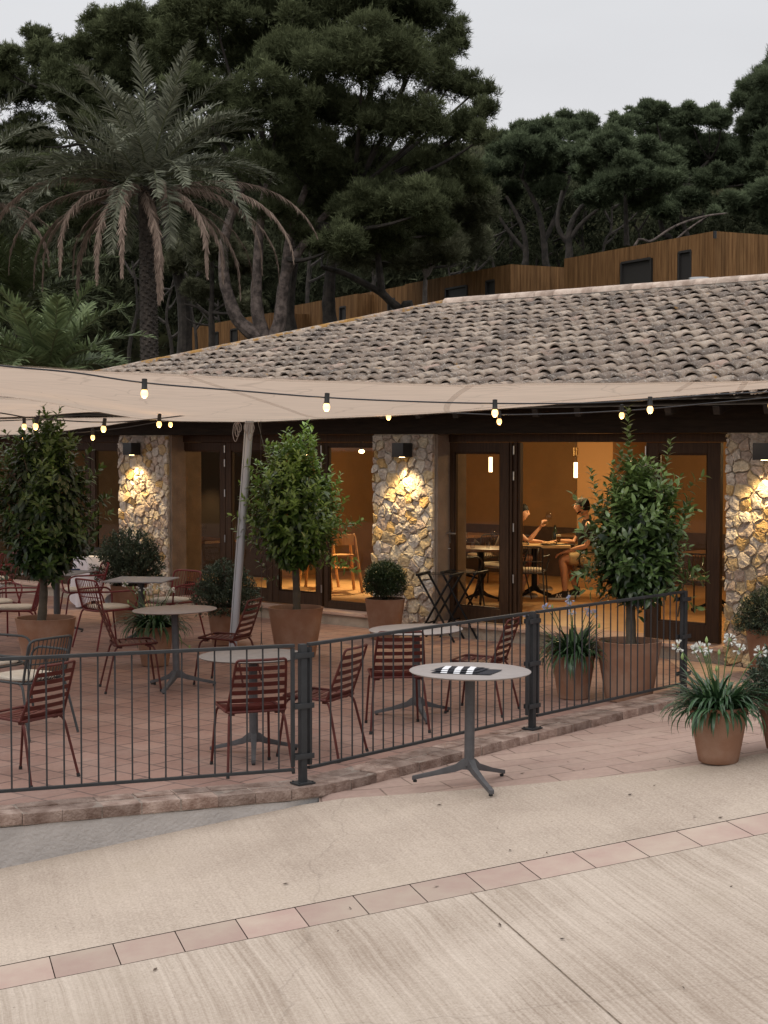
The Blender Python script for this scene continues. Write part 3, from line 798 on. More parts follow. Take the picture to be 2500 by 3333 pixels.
mb = MB(); mb.bb(c2_ - .5, c2_ + .16, 3.4, 3.9, 0.163, 2.556); mb.build('interior_column', MATS['column_paint'], rest, bevel=0.01)
mb = MB(); mb.bb(TL0 - 0.3, TL0 - 0.002, 0.0, 10.0, 0, 2.66); mb.bb(TR0 + 0.002, TR0 + 0.3, 0.0, 10.0, 0, 2.66); mb.bb(TL0, TR0, 9.9, 10.2, 0, 2.66)
mb.build('wall', M_plaster, rest, smooth=False)

# ---- tiled roof
def tile_mat(name, lich):
    m = bpy.data.materials.new(name); nt, b, out = nodes_of(m); N = nt.nodes; L = nt.links
    a = N.new('ShaderNodeAttribute'); a.attribute_name = 'tone'
    rp = N.new('ShaderNodeValToRGB'); L.new(a.outputs['Fac'], rp.inputs['Fac']); el = rp.color_ramp.elements
    el[0].color = (0.15, 0.122, 0.104, 1); el[1].color = (0.385, 0.275, 0.22, 1)
    for p, c in ((0.3, (0.265, 0.205, 0.165, 1)), (0.6, (0.355, 0.28, 0.222, 1)), (0.82, (0.46, 0.37, 0.295, 1))):
        q = el.new(p); q.color = c
    tc = N.new('ShaderNodeTexCoord')
    def noise(s, d, r=0.65):
        n = N.new('ShaderNodeTexNoise'); n.inputs['Scale'].default_value = s; n.inputs['Detail'].default_value = d; n.inputs['Roughness'].default_value = r
        L.new(tc.outputs['Object'], n.inputs['Vector']); return n.outputs['Fac']
    def step(v, lo, hi, mxv):
        q = N.new('ShaderNodeMapRange'); q.inputs['From Min'].default_value = lo; q.inputs['From Max'].default_value = hi; q.inputs['To Max'].default_value = mxv; L.new(v, q.inputs['Value']); return q.outputs['Result']
    def mixc(f, c0, col):
        q = N.new('ShaderNodeMix'); q.data_type = 'RGBA'; L.new(f, q.inputs[0]); L.new(c0, q.inputs[6]); q.inputs[7].default_value = (*col, 1); return q.outputs[2]
    c = rp.outputs['Color']
    c = mixc(step(noise(7, 8, 0.7), 0.48, 0.60, 0.85), c, (0.14, 0.112, 0.095))
    c = mixc(step(noise(15, 8, 0.8), 0.56, 0.61, 0.8), c, (0.53, 0.48, 0.415))
    c = mixc(step(noise(40, 5), 0.59, 0.65, 0.85), c, (0.60, 0.57, 0.53))
    c = mixc(step(noise(4.5, 9, 0.75), lich - 0.03, lich + 0.02, 0.9), c, (0.36, 0.19, 0.045))
    L.new(c, b.inputs['Base Color']); b.inputs['Roughness'].default_value = 0.9; b.inputs['Specular IOR Level'].default_value = 0.2
    bp = N.new('ShaderNodeBump'); bp.inputs['Strength'].default_value = 0.7; bp.inputs['Distance'].default_value = 0.012; L.new(noise(45, 7), bp.inputs['Height']); L.new(bp.outputs['Normal'], b.inputs['Normal'])
    return m
M_tile = tile_mat('roof_tile', 0.66); M_cap = mat('ridge_tile', (0.34, 0.255, 0.205), .9, col2=(0.56, 0.455, 0.38), vscale=7, bump=.5, bscale=40, spec=.15, attr='tone', avar=.25)
RT = -7.22; RD = 5.0
cosS, sinS = math.cos(SLP), math.sin(SLP)
V = []; Fq = []; T = []
PITCH, EXPO, TLEN, K = 0.235, 0.335, 0.43, 8
tcol = -12.75; ci = 0
rr = np.random.default_rng(3)
angs = np.linspace(0, np.pi, K + 1)
while tcol < 8.5:
    dmax = RD if tcol > RT else ES + (tcol + 12.92) * 1.0
    smax = (dmax - ES) / cosS
    nrow = int(smax / EXPO) + 1
    skew = rr.normal(0, 0.006); coff = rr.uniform(-.045, .045)
    for i in range(nrow):
        for pan in (0, 1):
            s0 = i * EXPO - 0.05 + coff * min(1, i) + rr.normal(0, 0.010) + (0.10 if pan else 0); s1 = min(s0 + TLEN, smax + 0.15)
            if s1 - s0 < 0.08: continue
            r0, r1 = (0.104, 0.084) if not pan else (0.085, 0.10)
            r0 *= 1 + rr.normal(0, .04)
            cx0 = tcol + (PITCH / 2 if pan else 0) + rr.normal(0, .007) + skew; cx1 = cx0 + rr.normal(0, .008)
            h0, h1 = (0.048, 0.018) if not pan else (0.100, 0.080)
            h0 += rr.normal(0, .005)
            sg = 1 if not pan else -1
            th = 0.021
            ring = []
            for (s, r_, cx, h) in ((s0, r0, cx0, h0), (s1, r1, cx1, h1), (s0 + 0.003, r0 - th, cx0, h0)):
                x = cx + r_ * np.cos(angs); hh = h + sg * r_ * np.sin(angs) * 0.86
                ring.append(np.stack([x, ES + s * cosS - hh * sinS, EZ + s * sinS + hh * cosS], 1))
            o = len(V) * (K + 1)
            V += ring
            tn = float(np.clip(rr.normal(0.5, 0.26), 0, 1))
            for k in range(K):
                Fq.append((o + k + 1, o + k, o + (K + 1) + k, o + (K + 1) + k + 1)); T.append(tn)
                if not pan: Fq.append((o + k, o + k + 1, o + 2 * (K + 1) + k + 1, o + 2 * (K + 1) + k)); T.append(tn * 0.8)
    tcol += PITCH
V = np.concatenate(V)
roof = npquads('roof', V, Fq, M_tile, rest, T)
# decking below the tiles, hip slope, back slope
mb = MB()
zr = EZ + (RD - ES) * math.tan(SLP)
A = (-12.92, ES, EZ); B = (8.6, ES, EZ); Cc = (8.6, RD, zr); D = (RT, RD, zr); E_ = (-12.92, 2 * RD - ES, EZ); G = (8.6, 2 * RD - ES, EZ)
mb.add([A, B, Cc, D], [(0, 1, 2, 3)]); mb.add([A, D, E_], [(0, 1, 2)]); mb.add([E_, D, Cc, G], [(0, 1, 2, 3)])
mb.add([(A[0], A[1] + .02, EZ - .06), (B[0], B[1] + .02, EZ - .06), (B[0], .2, EZ - .06 + .9 * math.tan(SLP)), (A[0], .2, EZ - .06 + .9 * math.tan(SLP))], [(3, 2, 1, 0)])
mb.build('roof_deck', mat('roof_boards', (0.10, 0.075, 0.055), 0.9, var=0.3), rest, smooth=False)
# caps
def caps(p0, p1, name, rad, step, material, lift):
    p0, p1 = Vector(p0), Vector(p1); t = (p1 - p0); n = int(t.length / step); t.normalize()
    side = t.cross(Vector((0, 0, 1))).normalized(); up = side.cross(t)
    V = []; F_ = []; T = []
    for i in range(n + 1):
        a = p0 + t * (i * step); b = a + t * (step + 0.07)
        tn = random.uniform(0.45, 1.0); rings = []
        o = len(V)
        for (c, r_, hh) in ((a, rad * 1.0, lift), (b, rad * 0.86, lift + 0.012), (a + t * .002, rad * 0.84, lift)):
            for k in range(K + 1):
                an = math.pi * k / K; V.append(tuple(c + side * (r_ * math.cos(an)) + up * (hh + r_ * 0.8 * math.sin(an) + jit(.003))))
        for k in range(K):
            F_.append((o + k + 1, o + k, o + K + 1 + k, o + K + 2 + k)); T.append(tn)
            F_.append((o + k, o + k + 1, o + 2 * (K + 1) + k + 1, o + 2 * (K + 1) + k)); T.append(tn * .7)
    return npquads(name, V, F_, material, roof, T)
caps((8.4, RD, zr + 0.03), (RT + 0.45, RD, zr + 0.03), 'ridge_cap', 0.125, 0.34, M_cap, 0.06)
caps((-12.9, ES + 0.02, EZ + 0.03), (RT, RD, zr + 0.03), 'hip_cap', 0.105, 0.34, tile_mat('hip_tile', 0.52), 0.03)
mb = MB(); mb.bb(RT + .05, 8.5, RD - 0.11, RD + 0.11, zr - 0.02, zr + 0.10); mb.build('ridge_mortar', mat('grey_mortar', (0.33, 0.29, 0.25), 0.95, var=0.4, vscale=9, bump=0.8, bscale=30), roof, smooth=False)

# ---- interior lamps, and unseen fill lights added to brighten the room
WARM = (1.0, 0.74, 0.38)
def lamp_point(p, e, rad=0.06, col=WARM, par=None, name='interior_light'):
    l = bpy.data.lights.new(name, 'POINT'); l.energy = e; l.color = col; l.shadow_soft_size = rad
    o = bpy.data.objects.new(name, l); COL.objects.link(o); o.location = p
    if par is not None: o.parent = par
    return o
M_brass = mat('brass', (0.45, 0.30, 0.12), 0.35, 1.0)
M_tube = mat('lamp_tube', (1, 0.85, 0.6), 0.5, emit=(1.0, 0.74, 0.40), estr=4.5)
def pendant(p, label):
    t = thing('pendant_lamp', label, 'pendant lamp', p, 0, 'slim pendant lamps over the dining tables')
    mb = MB(); mb.tube([(0, 0, 0.13), (0, 0, 2.555 - p.z)], 0.003, 6); mb.build('cord', M_lampbox, t)
    mb = MB(); mb.lathe([(0.0, 0.20), (0.030, 0.20), (0.034, 0.31), (0.0, 0.31)], 16); mb.build('cap', mat('warm_brass', (0.55, 0.36, 0.16), 0.4, 0.8), t)
    mb = MB(); mb.lathe([(0.0, -0.105), (0.026, -0.105), (0.026, 0.105), (0.0, 0.105)], 16); mb.build('shade', M_tube, t)
    lamp_point((0, 0, -0.16), 48, 0.04, par=t)
p1 = at(1874, 1530, 22.0); p2 = at(1597, 1512, 22.6)
pendant(p1, 'slim lit pendant lamp hanging over the couple at the bare wooden table')
pendant(p2, 'slim lit pendant lamp seen through the glazed door with the steel handle')
M_spot = mat('spot_glow', (1, 0.8, 0.5), 0.5, emit=(1.0, 0.70, 0.34), estr=9)
for i, (px, py, Y, lab) in enumerate(((1177, 1465, 23.5, 'small lit ceiling spotlight above the wooden high chairs'), (990, 1474, 24.0, 'small lit ceiling spotlight seen between the leaves of the bushy tree'), (618, 1462, 25.8, 'small lit ceiling spotlight behind the door beside the short stone pillar'))):
    p = at(px, py, Y); t = thing('ceiling_spot', lab, 'spotlight', p, 0.3, 'ceiling spotlights in the dining room')
    mb = MB(); mb.tube([(0, 0, 0.0), (0, 0, 2.55 - p.z)], 0.02, 10); mb.build('stem', M_lampbox, t)
    mb = MB(); mb.ball((0, 0, -0.02), (0.045, 0.045, 0.03), 12, 8); mb.build('bulb', M_spot, t)
    l = bpy.data.lights.new('ceiling_spot_light', 'SPOT'); l.energy = (300, 90, 60)[i]; l.color = WARM; l.spot_size = R((84, 70, 80)[i]); l.spot_blend = .6; l.shadow_soft_size = .04
    lo_ = bpy.data.objects.new('ceiling_spot_light', l); COL.objects.link(lo_); lo_.parent = t; lo_.location = (0, 0, -.07)
for (t_, d_, e_) in ((0.3, 1.7, 92), (1.6, 3.6, 58), (-6.6, 3.4, 26)):  # unseen lights without fixtures, added to brighten the room
    lamp_point(fw(t_, d_, 2.40), e_, 0.12)
# ================================================================== terrace furniture
M_red = mat('oxide_red_paint', (0.080, 0.016, 0.012), 0.5, var=0.2, vscale=9, spec=0.3)
M_redb = mat('crimson_paint', (0.13, 0.014, 0.016), 0.45, spec=0.35, var=0.12, vscale=6)
M_char = mat('charcoal_paint', (0.030, 0.034, 0.036), 0.45, var=0.1)
M_rub = mat('black_rubber', (0.012, 0.012, 0.012), 0.7)
M_grey = mat('grey_powder_coat', (0.088, 0.085, 0.088), 0.55, spec=0.3, var=0.14, vscale=14, bump=0.06, bscale=300)
M_dkgrey = mat('slate_powder_coat', (0.060, 0.060, 0.064), 0.5, var=0.1, vscale=10)
M_top = mat('table_laminate', (0.29, 0.258, 0.245), 0.75, spec=0.12, col2=(0.345, 0.308, 0.29), vscale=14, detail=8, stretch=(1, 5, 1), bump=0.03, bscale=120)
M_top2 = mat('grey_laminate', (0.22, 0.215, 0.225), 0.4, var=0.08, vscale=20)
M_cush = mat('ivory_canvas', (0.52, 0.46, 0.38), 0.9, var=0.06, vscale=10, bump=0.25, bscale=180)

def arcpt(a0, a1, n): return [a0 + (a1 - a0) * i / n for i in range(n + 1)]

# ---- red slat chair, faces +Y
def slat_chair(name, label, loc, rz, group):
    t = thing(name, label, 'chair', loc, rz, group)
    # seat: outer hoop + slats running across
    mb = MB()
    hw, f, b_ = 0.215, 0.215, -0.19
    hoop = round_path([(-hw, b_, .438), (-hw + .01, f - .03, .455), (-hw + .05, f, .447), (hw - .05, f, .447), (hw - .01, f - .03, .455), (hw, b_, .438)], 0.05, 5, closed=True)
    mb.tube(hoop, 0.0095, 8, closed=True)
    for i in range(6):
        y = -0.135 + i * 0.062; dz = -0.013
        xs = span(-hw + .008, hw - .008, 8); w2 = 0.021
        top = []; n = len(xs)
        vs = []
        for x in xs:
            q = 1 - (x / hw) ** 2
            z = 0.447 + dz * q - (0.0 if i < 5 else 0.002)
            vs += [(x, y - w2, z), (x, y + w2, z), (x, y + w2, z - .005), (x, y - w2, z - .005)]
        fs = []
        for k in range(n - 1):
            for a in range(4): fs.append((k * 4 + a, (k + 1) * 4 + a, (k + 1) * 4 + (a + 1) % 4, k * 4 + (a + 1) % 4))
        mb.add(vs, fs)
    for s in (-1, 1): mb.box((s * 0.165, 0.13, .425), (.035, .03, .022)); mb.box((s * 0.165, -0.13, .42), (.035, .03, .022))
    mb.build('seat', M_red, t)
    # backrest
    mb = MB()
    def bp(u, v):          # u -1..1 across, v 0..1 up
        w_ = 0.212 - 0.035 * v
        return Vector((u * w_, -0.195 - 0.11 * v ** 1.25 - 0.025 * (1 - u * u) * (0.4 + v * .6) + 0.03 * (1 - v) ** 3, 0.44 + 0.375 * v))
    left = [bp(-1, v) for v in span(0, 1, 8)]; topb = [bp(u, 1) for u in span(-1, 1, 8)]
    path = round_path([bp(-1, v) for v in span(0, 1, 8)] + [bp(u, 1.0) for u in span(-.75, .75, 6)] + [bp(1, v) for v in span(1, 0, 8)], 0.035, 3)
    mb.tube(path, 0.0095, 8)
    for i in range(6):
        v = 0.06 + i * 0.155; hv = 0.042
        us = span(-.985, .985, 8); vs = []
        for u in us:
            for (dv, off) in ((-hv, 0), (hv, 0), (hv, -.005), (-hv, -.005)):
                p = bp(u, v + dv); vs.append(p + Vector((0, off, 0)))
        fs = []
        for k in range(len(us) - 1):
            for a in range(4): fs.append((k * 4 + a, (k + 1) * 4 + a, (k + 1) * 4 + (a + 1) % 4, k * 4 + (a + 1) % 4))
        mb.add(vs, fs)
    mb.build('backrest', M_red, t)
    for sx in (-1, 1):
        for fy in (1, -1):
            mb = MB()
            if fy > 0: pts = [(sx * .15, .10, .432), (sx * .178, .152, .432), (sx * .195, .185, .40), (sx * .215, .235, .02)]
            else: pts = [(sx * .15, -.09, .432), (sx * .185, -.15, .43), (sx * .20, -.185, .40), (sx * .235, -.275, .02)]
            mb.tube(round_path(pts, .04, 3), 0.0095, 8); lg = mb.build('leg', M_red, t)
            mb = MB(); e = Vector(pts[-1]); d_ = (e - Vector(pts[-2])).normalized()
            mb.tube([e - d_ * .004, e + Vector((d_.x * .02, d_.y * .02, -.0195))], 0.0125, 8); mb.build('rubber_foot', M_rub, lg)
    return t
G1 = 'oxide red slat chairs at the round tables'
def cpos(px, py): p = on(px, py, 0); return (p.x, p.y, 0)
def spos(px, py, z): p = on(px, py, z); return (p.x, p.y, 0)
sc0 = slat_chair('slat_chair', 'red slat chair cut off by the picture edge, close behind the fence bars', spos(78, 2322, .45), R(150 - 90), G1)
for lab, loc, ang in (
        ('red slat chair with its back turned, pushed against the round table by the fence post', spos(812, 2296, .45), 111),
        ('red slat chair standing side-on just beside the double fence post', spos(1040, 2258, .45), 155),
        ('red slat chair seen from behind at the round table before the tray stands', cpos(1288, 2368), 97),
        ('red slat chair facing its table, before the folded door leaves', cpos(1562, 2315), 158),
        ('red slat chair seen side-on in front of the square table, beside the white flowered pot', cpos(432, 2243), 16),
        ('red slat chair standing against the foot of the leaning steel mast', cpos(735, 2222), 163)):
    dup(sc0, lab, loc, R(ang - 90))

# ---- wire armchair, faces +Y
def wire_chair(name, label, loc, rz, group, M):
    t = thing(name, label, 'armchair', loc, rz, group)
    def back(u, v):
        w_ = 0.215 + 0.015 * v
        return Vector((u * w_, -0.20 - 0.085 * v - 0.045 * (1 - u * u), 0.45 + 0.33 * v))
    mb = MB()
    hoop = round_path([back(-1, 0), back(-1, .5), back(-1, 1), back(-.5, 1.02), back(.5, 1.02), back(1, 1), back(1, .5), back(1, 0)], 0.06, 4)
    mb.tube(hoop, 0.0105, 8)
    for u in span(-.82, .82, 10):
        mb.tube([back(u, 1.0), back(u, .5), back(u, .06), back(u, -.03) + Vector((0, .04, -.015)), Vector((u * .2, -.02, .425)), Vector((u * .2, .2, .44))], 0.0042, 5)
    mb.tube([back(u, .42) for u in span(-1, 1, 10)], 0.006, 6)
    mb.build('backrest', M, t)
    mb = MB()
    mb.tube(round_path([(-.225, -.19, .44), (-.235, .17, .445), (-.18, .225, .44), (.18, .225, .44), (.235, .17, .445), (.225, -.19, .44), (.12, -.235, .435), (-.12, -.235, .435)], .06, 4, closed=True), .0105, 8, closed=True)
    mb.build('seat', M, t)
    for s in (-1, 1):
        mb = MB()
        p = back(s, .62)
        mb.tube(round_path([p, Vector((s * .285, -.13, .655)), Vector((s * .285, .16, .655)), Vector((s * .275, .225, .60)), Vector((s * .235, .20, .445))], .07, 5), .0105, 8)
        mb.build('armrest', M, t)
        for fy in (1, -1):
            mb = MB()
            pts = [(s * .21, .12, .44), (s * .232, .205, .43), (s * .255, .27, .005)] if fy > 0 else [(s * .20, -.10, .44), (s * .225, -.20, .43), (s * .26, -.31, .005)]
            mb.tube(round_path(pts, .05, 4), .0105, 8); mb.build('leg', M, t)
    mb = MB()
    n = 14; prof = []
    vs = []; fs = []
    for j, (sc_, z) in enumerate(((.93, .445), (1.0, .456), (1.0, .470), (.95, .482), (.6, .488))):
        for k in range(40):
            a = 2 * math.pi * k / 40; ca, sa = math.cos(a), math.sin(a)
            e = 0.55
            vs.append((.205 * sc_ * abs(ca) ** e * (1 if ca > 0 else -1), .205 * sc_ * abs(sa) ** e * (1 if sa > 0 else -1) + .005, z))
    for j in range(4):
        for k in range(40): fs.append((j * 40 + k, j * 40 + (k + 1) % 40, (j + 1) * 40 + (k + 1) % 40, (j + 1) * 40 + k))
    fs.append(tuple(range(39, -1, -1))); fs.append(tuple(160 + k for k in range(40)))
    mb.add(vs, fs); mb.build('seat_pad', M_cush, t)
    return t
G2 = 'crimson wire armchairs with ivory seat pads'
wc0 = wire_chair('wire_armchair', 'crimson wire armchair side-on between the square table and the cloth covered table', spos(268, 1916, .47), R(200 - 90), G2, M_redb)
for lab, loc, ang in (
        ('crimson wire armchair seen from behind, tucked under the empty square table', spos(352, 1972, .47), 42),
        ('crimson wire armchair facing the viewer across the empty square table', spos(556, 1950, .47), 232),
        ('crimson wire armchair directly behind the big pot of the dark leafed tree', spos(48, 1974, .47), 190),
        ('crimson wire armchair cut by the picture edge, seat above the dark leafed tree pot rim', spos(-22, 1955, .47), 300),
        ('crimson wire armchair cut by the picture edge, farthest back of its group', spos(-26, 1880, .47), 225)):
    dup(wc0, lab, loc, R(ang - 90))
dc0 = wire_chair('dark_wire_armchair', 'charcoal wire armchair behind the red slat chair at the fence', spos(84, 2196, .47), R(146 - 90), 'charcoal wire armchairs with ivory seat pads', M_char)
dup(dc0, 'charcoal wire armchair mostly cut off by the picture edge', spos(-36, 2150, .47), R(330 - 90))

# ---- pedestal tables
def pedestal(t, M, ht, feet=4, rot=0.0, reach=0.375, rad=.033):
    mb = MB(); mb.lathe([(rad * 1.04, .125), (rad, .2), (rad, ht - .02)], 16)
    mb.build('column', M, t)
    for k in range(feet):
        a = rot + 2 * math.pi * k / feet; mb = MB()
        c, s = math.cos(a), math.sin(a)
        def P(r, w_, z): return Vector((r * c - w_ * s, r * s + w_ * c, z))
        secs = [(0.0, .021, .100, .175), (.045, .021, .098, .165), (.09, .019, .080, .128), (reach * .62, .017, .048, .078), (reach, .016, .013, .040)]
        vs = []
        for (r, w_, z0, z1) in secs: vs += [P(r, -w_, z0), P(r, w_, z0), P(r, w_, z1), P(r, -w_, z1)]
        fs = [(3, 2, 1, 0), (16, 17, 18, 19)]
        for j in range(4):
            for q in range(4): fs.append((j * 4 + q, j * 4 + (q + 1) % 4, (j + 1) * 4 + (q + 1) % 4, (j + 1) * 4 + q))
        mb.add(vs, fs); lg = mb.build('leg', M, t, bevel=.004, bseg=2)
        mb = MB(); mb.lathe([(0, 0), (.013, 0), (.013, .014), (0, .014)], 12, P(reach - .018, 0, 0)); mb.build('rubber_foot', M_rub, lg)
def round_table(label, loc, rot, tilt=(0, 0), z=0, feet=3, ht=.745, M=None):
    t = thing('round_table', label, 'table', loc, 0, 'round pedestal tables')
    mb = MB(); mb.lathe([(0, ht - .012), (.385, ht - .012), (.395, ht - .004), (.395, ht - .002), (.393, ht), (0, ht)], 72); mb.build('tabletop', M or M_top, t, angle=50)
    mb = MB(); mb.box((0, 0, ht - .024), (.16, .16, .022)); mb.build('bracket', M_grey, t, bevel=.004)
    pedestal(t, M_grey, ht, feet, rot)
    t.rotation_euler = (tilt[0], tilt[1], 0)
    return t
ft = road(1527, 2553); tz = road_z(ft.x, ft.y)
def legrot(c, px, py):
    p = on(px, py, 0); return math.atan2(p.y - c[1], p.x - c[0])
lt_ = road(1585, 2588)
tabF = round_table('round table with a folded striped cloth on it, standing outside the fence', (ft.x, ft.y, tz), math.atan2(lt_.y - ft.y, lt_.x - ft.x) , (0, R(.4)), feet=3)
tb = on(1358, 2047, .745); tab2 = round_table('empty round table behind the fence, nearest the black tray stands', (tb.x, tb.y, 0), R(-78), (0, R(-.9)))
tc_ = on(574, 1983, .745); tab3 = round_table('empty round table in the open middle of the terrace, half hiding a flowering pot', (tc_.x, tc_.y, 0), R(-102), (0, R(-1.2)))
td_ = on(826, 2132, .745); tab4 = round_table('round table partly hidden by the double fence post', (td_.x, td_.y, 0), R(-86), (0, R(-.6)), M=mat('darker_tabletop', (.185, .16, .145), .8, var=.08, vscale=14, spec=.1))  # darker top than on the other round tables
# tea towel, folded, navy with white stripes
def towel_mat():
    m = bpy.data.materials.new('striped_cotton'); nt, b, out = nodes_of(m); N = nt.nodes; L = nt.links
    tc = N.new('ShaderNodeTexCoord'); sx = N.new('ShaderNodeSeparateXYZ'); L.new(tc.outputs['Object'], sx.inputs[0])
    a = N.new('ShaderNodeMath'); a.operation = 'MULTIPLY'; a.inputs[1].default_value = 1 / 0.082; L.new(sx.outputs['X'], a.inputs[0])
    f = N.new('ShaderNodeMath'); f.operation = 'FRACT'; L.new(a.outputs[0], f.inputs[0])
    g = N.new('ShaderNodeMath'); g.operation = 'GREATER_THAN'; g.inputs[1].default_value = 0.5; L.new(f.outputs[0], g.inputs[0])
    # stripes stop before the ends
    h = N.new('ShaderNodeMath'); h.operation = 'COMPARE'; h.inputs[1].default_value = -0.02; h.inputs[2].default_value = 0.125; L.new(sx.outputs['X'], h.inputs[0])
    k = N.new('ShaderNodeMath'); k.operation = 'MULTIPLY'; L.new(g.outputs[0], k.inputs[0]); L.new(h.outputs[0], k.inputs[1])
    m_ = N.new('ShaderNodeMix'); m_.data_type = 'RGBA'; L.new(k.outputs[0], m_.inputs[0]); m_.inputs[6].default_value = (0.010, 0.011, 0.018, 1); m_.inputs[7].default_value = (0.72, 0.72, 0.74, 1)
    L.new(m_.outputs[2], b.inputs['Base Color']); b.inputs['Roughness'].default_value = 0.9
    return m
mb = MB()
def sheet3(W, D, z, seed, off, skew):
    nx, nyy = 18, 8; vs = []; fs = []
    for layer in (0, 1):
        for j in range(nyy + 1):
            for i in range(nx + 1):
                x = -W / 2 + W * i / nx; y = -D / 2 + D * j / nyy
                zz = z + layer * .007 + .003 * mnoise.noise(Vector((x * 14, y * 14, seed)))
                r = min(1, (W / 2 - abs(x)) / .01, (D / 2 - abs(y)) / .01)
                zz += (-.0032 if layer else .0032) * (1 - r)
                vs.append((x + skew * y + off[0], y + off[1], zz))
    st = (nx + 1) * (nyy + 1)
    for j in range(nyy):
        for i in range(nx):
            a = j * (nx + 1) + i
            fs.append((a, a + nx + 1, a + nx + 2, a + 1)); fs.append((st + a, st + a + 1, st + a + nx + 2, st + a + nx + 1))
    for i in range(nx):
        fs.append((i, i + 1, st + i + 1, st + i)); a = nyy * (nx + 1) + i; fs.append((a + 1, a, st + a, st + a + 1))
    for j in range(nyy):
        a = j * (nx + 1); fs.append((a + nx + 1, a, st + a, st + a + nx + 1)); a += nx; fs.append((a, a + nx + 1, st + a + nx + 1, st + a))
    mb.add(vs, fs)
sheet3(.38, .24, .001, 1, (.03, .0), .2); sheet3(.30, .22, .009, 2, (-.015, .012), .25); sheet3(.26, .16, .0165, 4, (-.02, .02), .3)
tw = on(1510, 2187, tz + .745)
ob = mb.build('striped_towel', towel_mat(), smooth=True, loc=(tw.x - .01, tw.y, tz + .746)); ob.rotation_euler = (0, R(.4), R(-12))
tag(ob, 'folded navy towel with white stripes lying on the table outside the fence', 'towel')

# ---- square tables
def square_table(label, loc, rz, M=M_top2, side=.70, ht=.745):
    t = thing('square_table', label, 'table', loc, rz, 'square pedestal tables')
    mb = MB(); mb.bb(-side / 2, side / 2, -side / 2, side / 2, ht - .014, ht); mb.build('tabletop', M, t, bevel=.002, bseg=1)
    mb = MB(); mb.box((0, 0, ht - .027), (.2, .2, .024)); mb.build('bracket', M_dkgrey, t)
    pedestal(t, M_dkgrey, ht, 4, R(45), .33, .038)
    return t
s1 = on(460, 1885, .745); square_table('empty grey square table between two crimson armchairs, behind the flowering pot', (s1.x, s1.y, 0), R(-9))
s2 = on(184, 1862, .745); square_table('laid grey square table with a wine glass, half hidden behind the dark leafed tree', (s2.x, s2.y, 0), R(-14))
s3 = on(-110, 1913, .745); square_table('grey square table of which one corner shows at the picture edge', (s3.x, s3.y, 0), R(2))
M_glass = pane_mat('drinking_glass', (0.95, 0.95, 0.95), 1.5, ware=True)
def wine_glass(loc, label, sc=1.0, group='wine glasses set on the tables'):
    mb = MB(); mb.lathe([(0.0, 0), (.034, 0), (.034, .002), (.006, .006), (.004, .09), (.012, .097), (.034, .12), (.041, .15), (.037, .19), (.031, .215), (.0295, .215), (.0355, .19), (.0395, .15), (.033, .122), (.011, .1), (0, .099)], 24)
    ob = mb.build('wine_glass', M_glass, loc=loc, angle=60); ob.scale = (sc,) * 3
    return tag(ob, label, 'wine glass', group)
g_ = on(172, 1858, .745); wine_glass((g_.x, g_.y, .746), 'stemmed wine glass on the laid table by the dark leafed tree trunk')
M_napk = mat('navy_napkin', (0.02, 0.03, 0.075), 0.9, var=0.2)
for px, lab in ((238, 'folded navy napkin towards the cloth covered table side of the laid table'), (215, 'folded navy napkin beside the wine glass on the laid table')):
    p = on(px, 1856, .745); mb = MB(); mb.box((0, 0, .008), (.16, .09, .014)); o_ = mb.build('napkin', M_napk, loc=(p.x, p.y, .746), bevel=.004); o_.rotation_euler = (0, 0, R(20)); tag(o_, lab, 'napkin', 'navy napkins on the laid table')
p = on(120, 1859, .745); mb = MB(); mb.lathe([(0, 0), (.07, 0), (.115, .012), (.12, .016), (.07, .006), (0, .005)], 32); tag(mb.build('plate', mat('cream_china', (.5, .42, .3), .3), loc=(p.x, p.y, .746)), 'shallow cream plate on the laid square table', 'plate')

# ---- cloth covered table with a tray box
cl = at(302, 1794, 22.4); cx, cy = cl.x, cl.y
t = thing('serving_table', 'small serving table entirely covered by a white cloth, by the short stone pillar', 'table', (cx, cy, 0))
mb = MB(); mb.lathe([(0, .70), (.26, .70), (.26, .72), (0, .72)], 32); mb.lathe([(0, .015), (.03, .015), (.03, .70), (0, .70)], 12); mb.lathe([(0, 0), (.2, 0), (.2, .015), (0, .015)], 24); mb.build('frame', M_dkgrey, t)
vs = []; fs = []; n = 96
for k in range(n):
    a = 2 * math.pi * k / n
    drop = 0.18 + 0.10 * (math.cos(2 * a + .6)) + .05 * math.cos(4 * a)
    for j, (rr_, z) in enumerate(((.0, .727), (.2, .727), (.262, .726), (.270, .715), (.285, .55), (.30, .38), (.31, max(.02, drop - .05)))):
        amp = (0, 0, 0, 0, .007, .018, .028)[j]
        r_ = rr_ + amp * math.sin(11 * a + .5 * math.sin(3 * a)) 
        vs.append((r_ * math.cos(a), r_ * math.sin(a), z))
for k in range(n):
    for j in range(6): fs.append((k * 7 + j, ((k + 1) % n) * 7 + j, ((k + 1) % n) * 7 + j + 1, k * 7 + j + 1))
mb = MB(); mb.add(vs, fs); ob = mb.build('tablecloth', mat('white_linen', (.66, .64, .68), .9, bump=.15, bscale=150), loc=(cx, cy, 0.002), angle=80); tag(ob, 'white cloth hanging in folds over the small serving table', 'tablecloth')
mb = MB(); mb.bb(-.16, .16, -.12, .12, 0, .012); 
for q in ((-.16, .16, -.12, -.11), (-.16, .16, .11, .12), (-.16, -.15, -.11, .11), (.15, .16, -.11, .11)): mb.bb(*q, .012, .10)
ob = mb.build('tray_box', M_char, loc=(cx + .0, cy + .02, .73), bevel=.003); tag(ob, 'dark open tray box standing on the white tablecloth', 'tray')

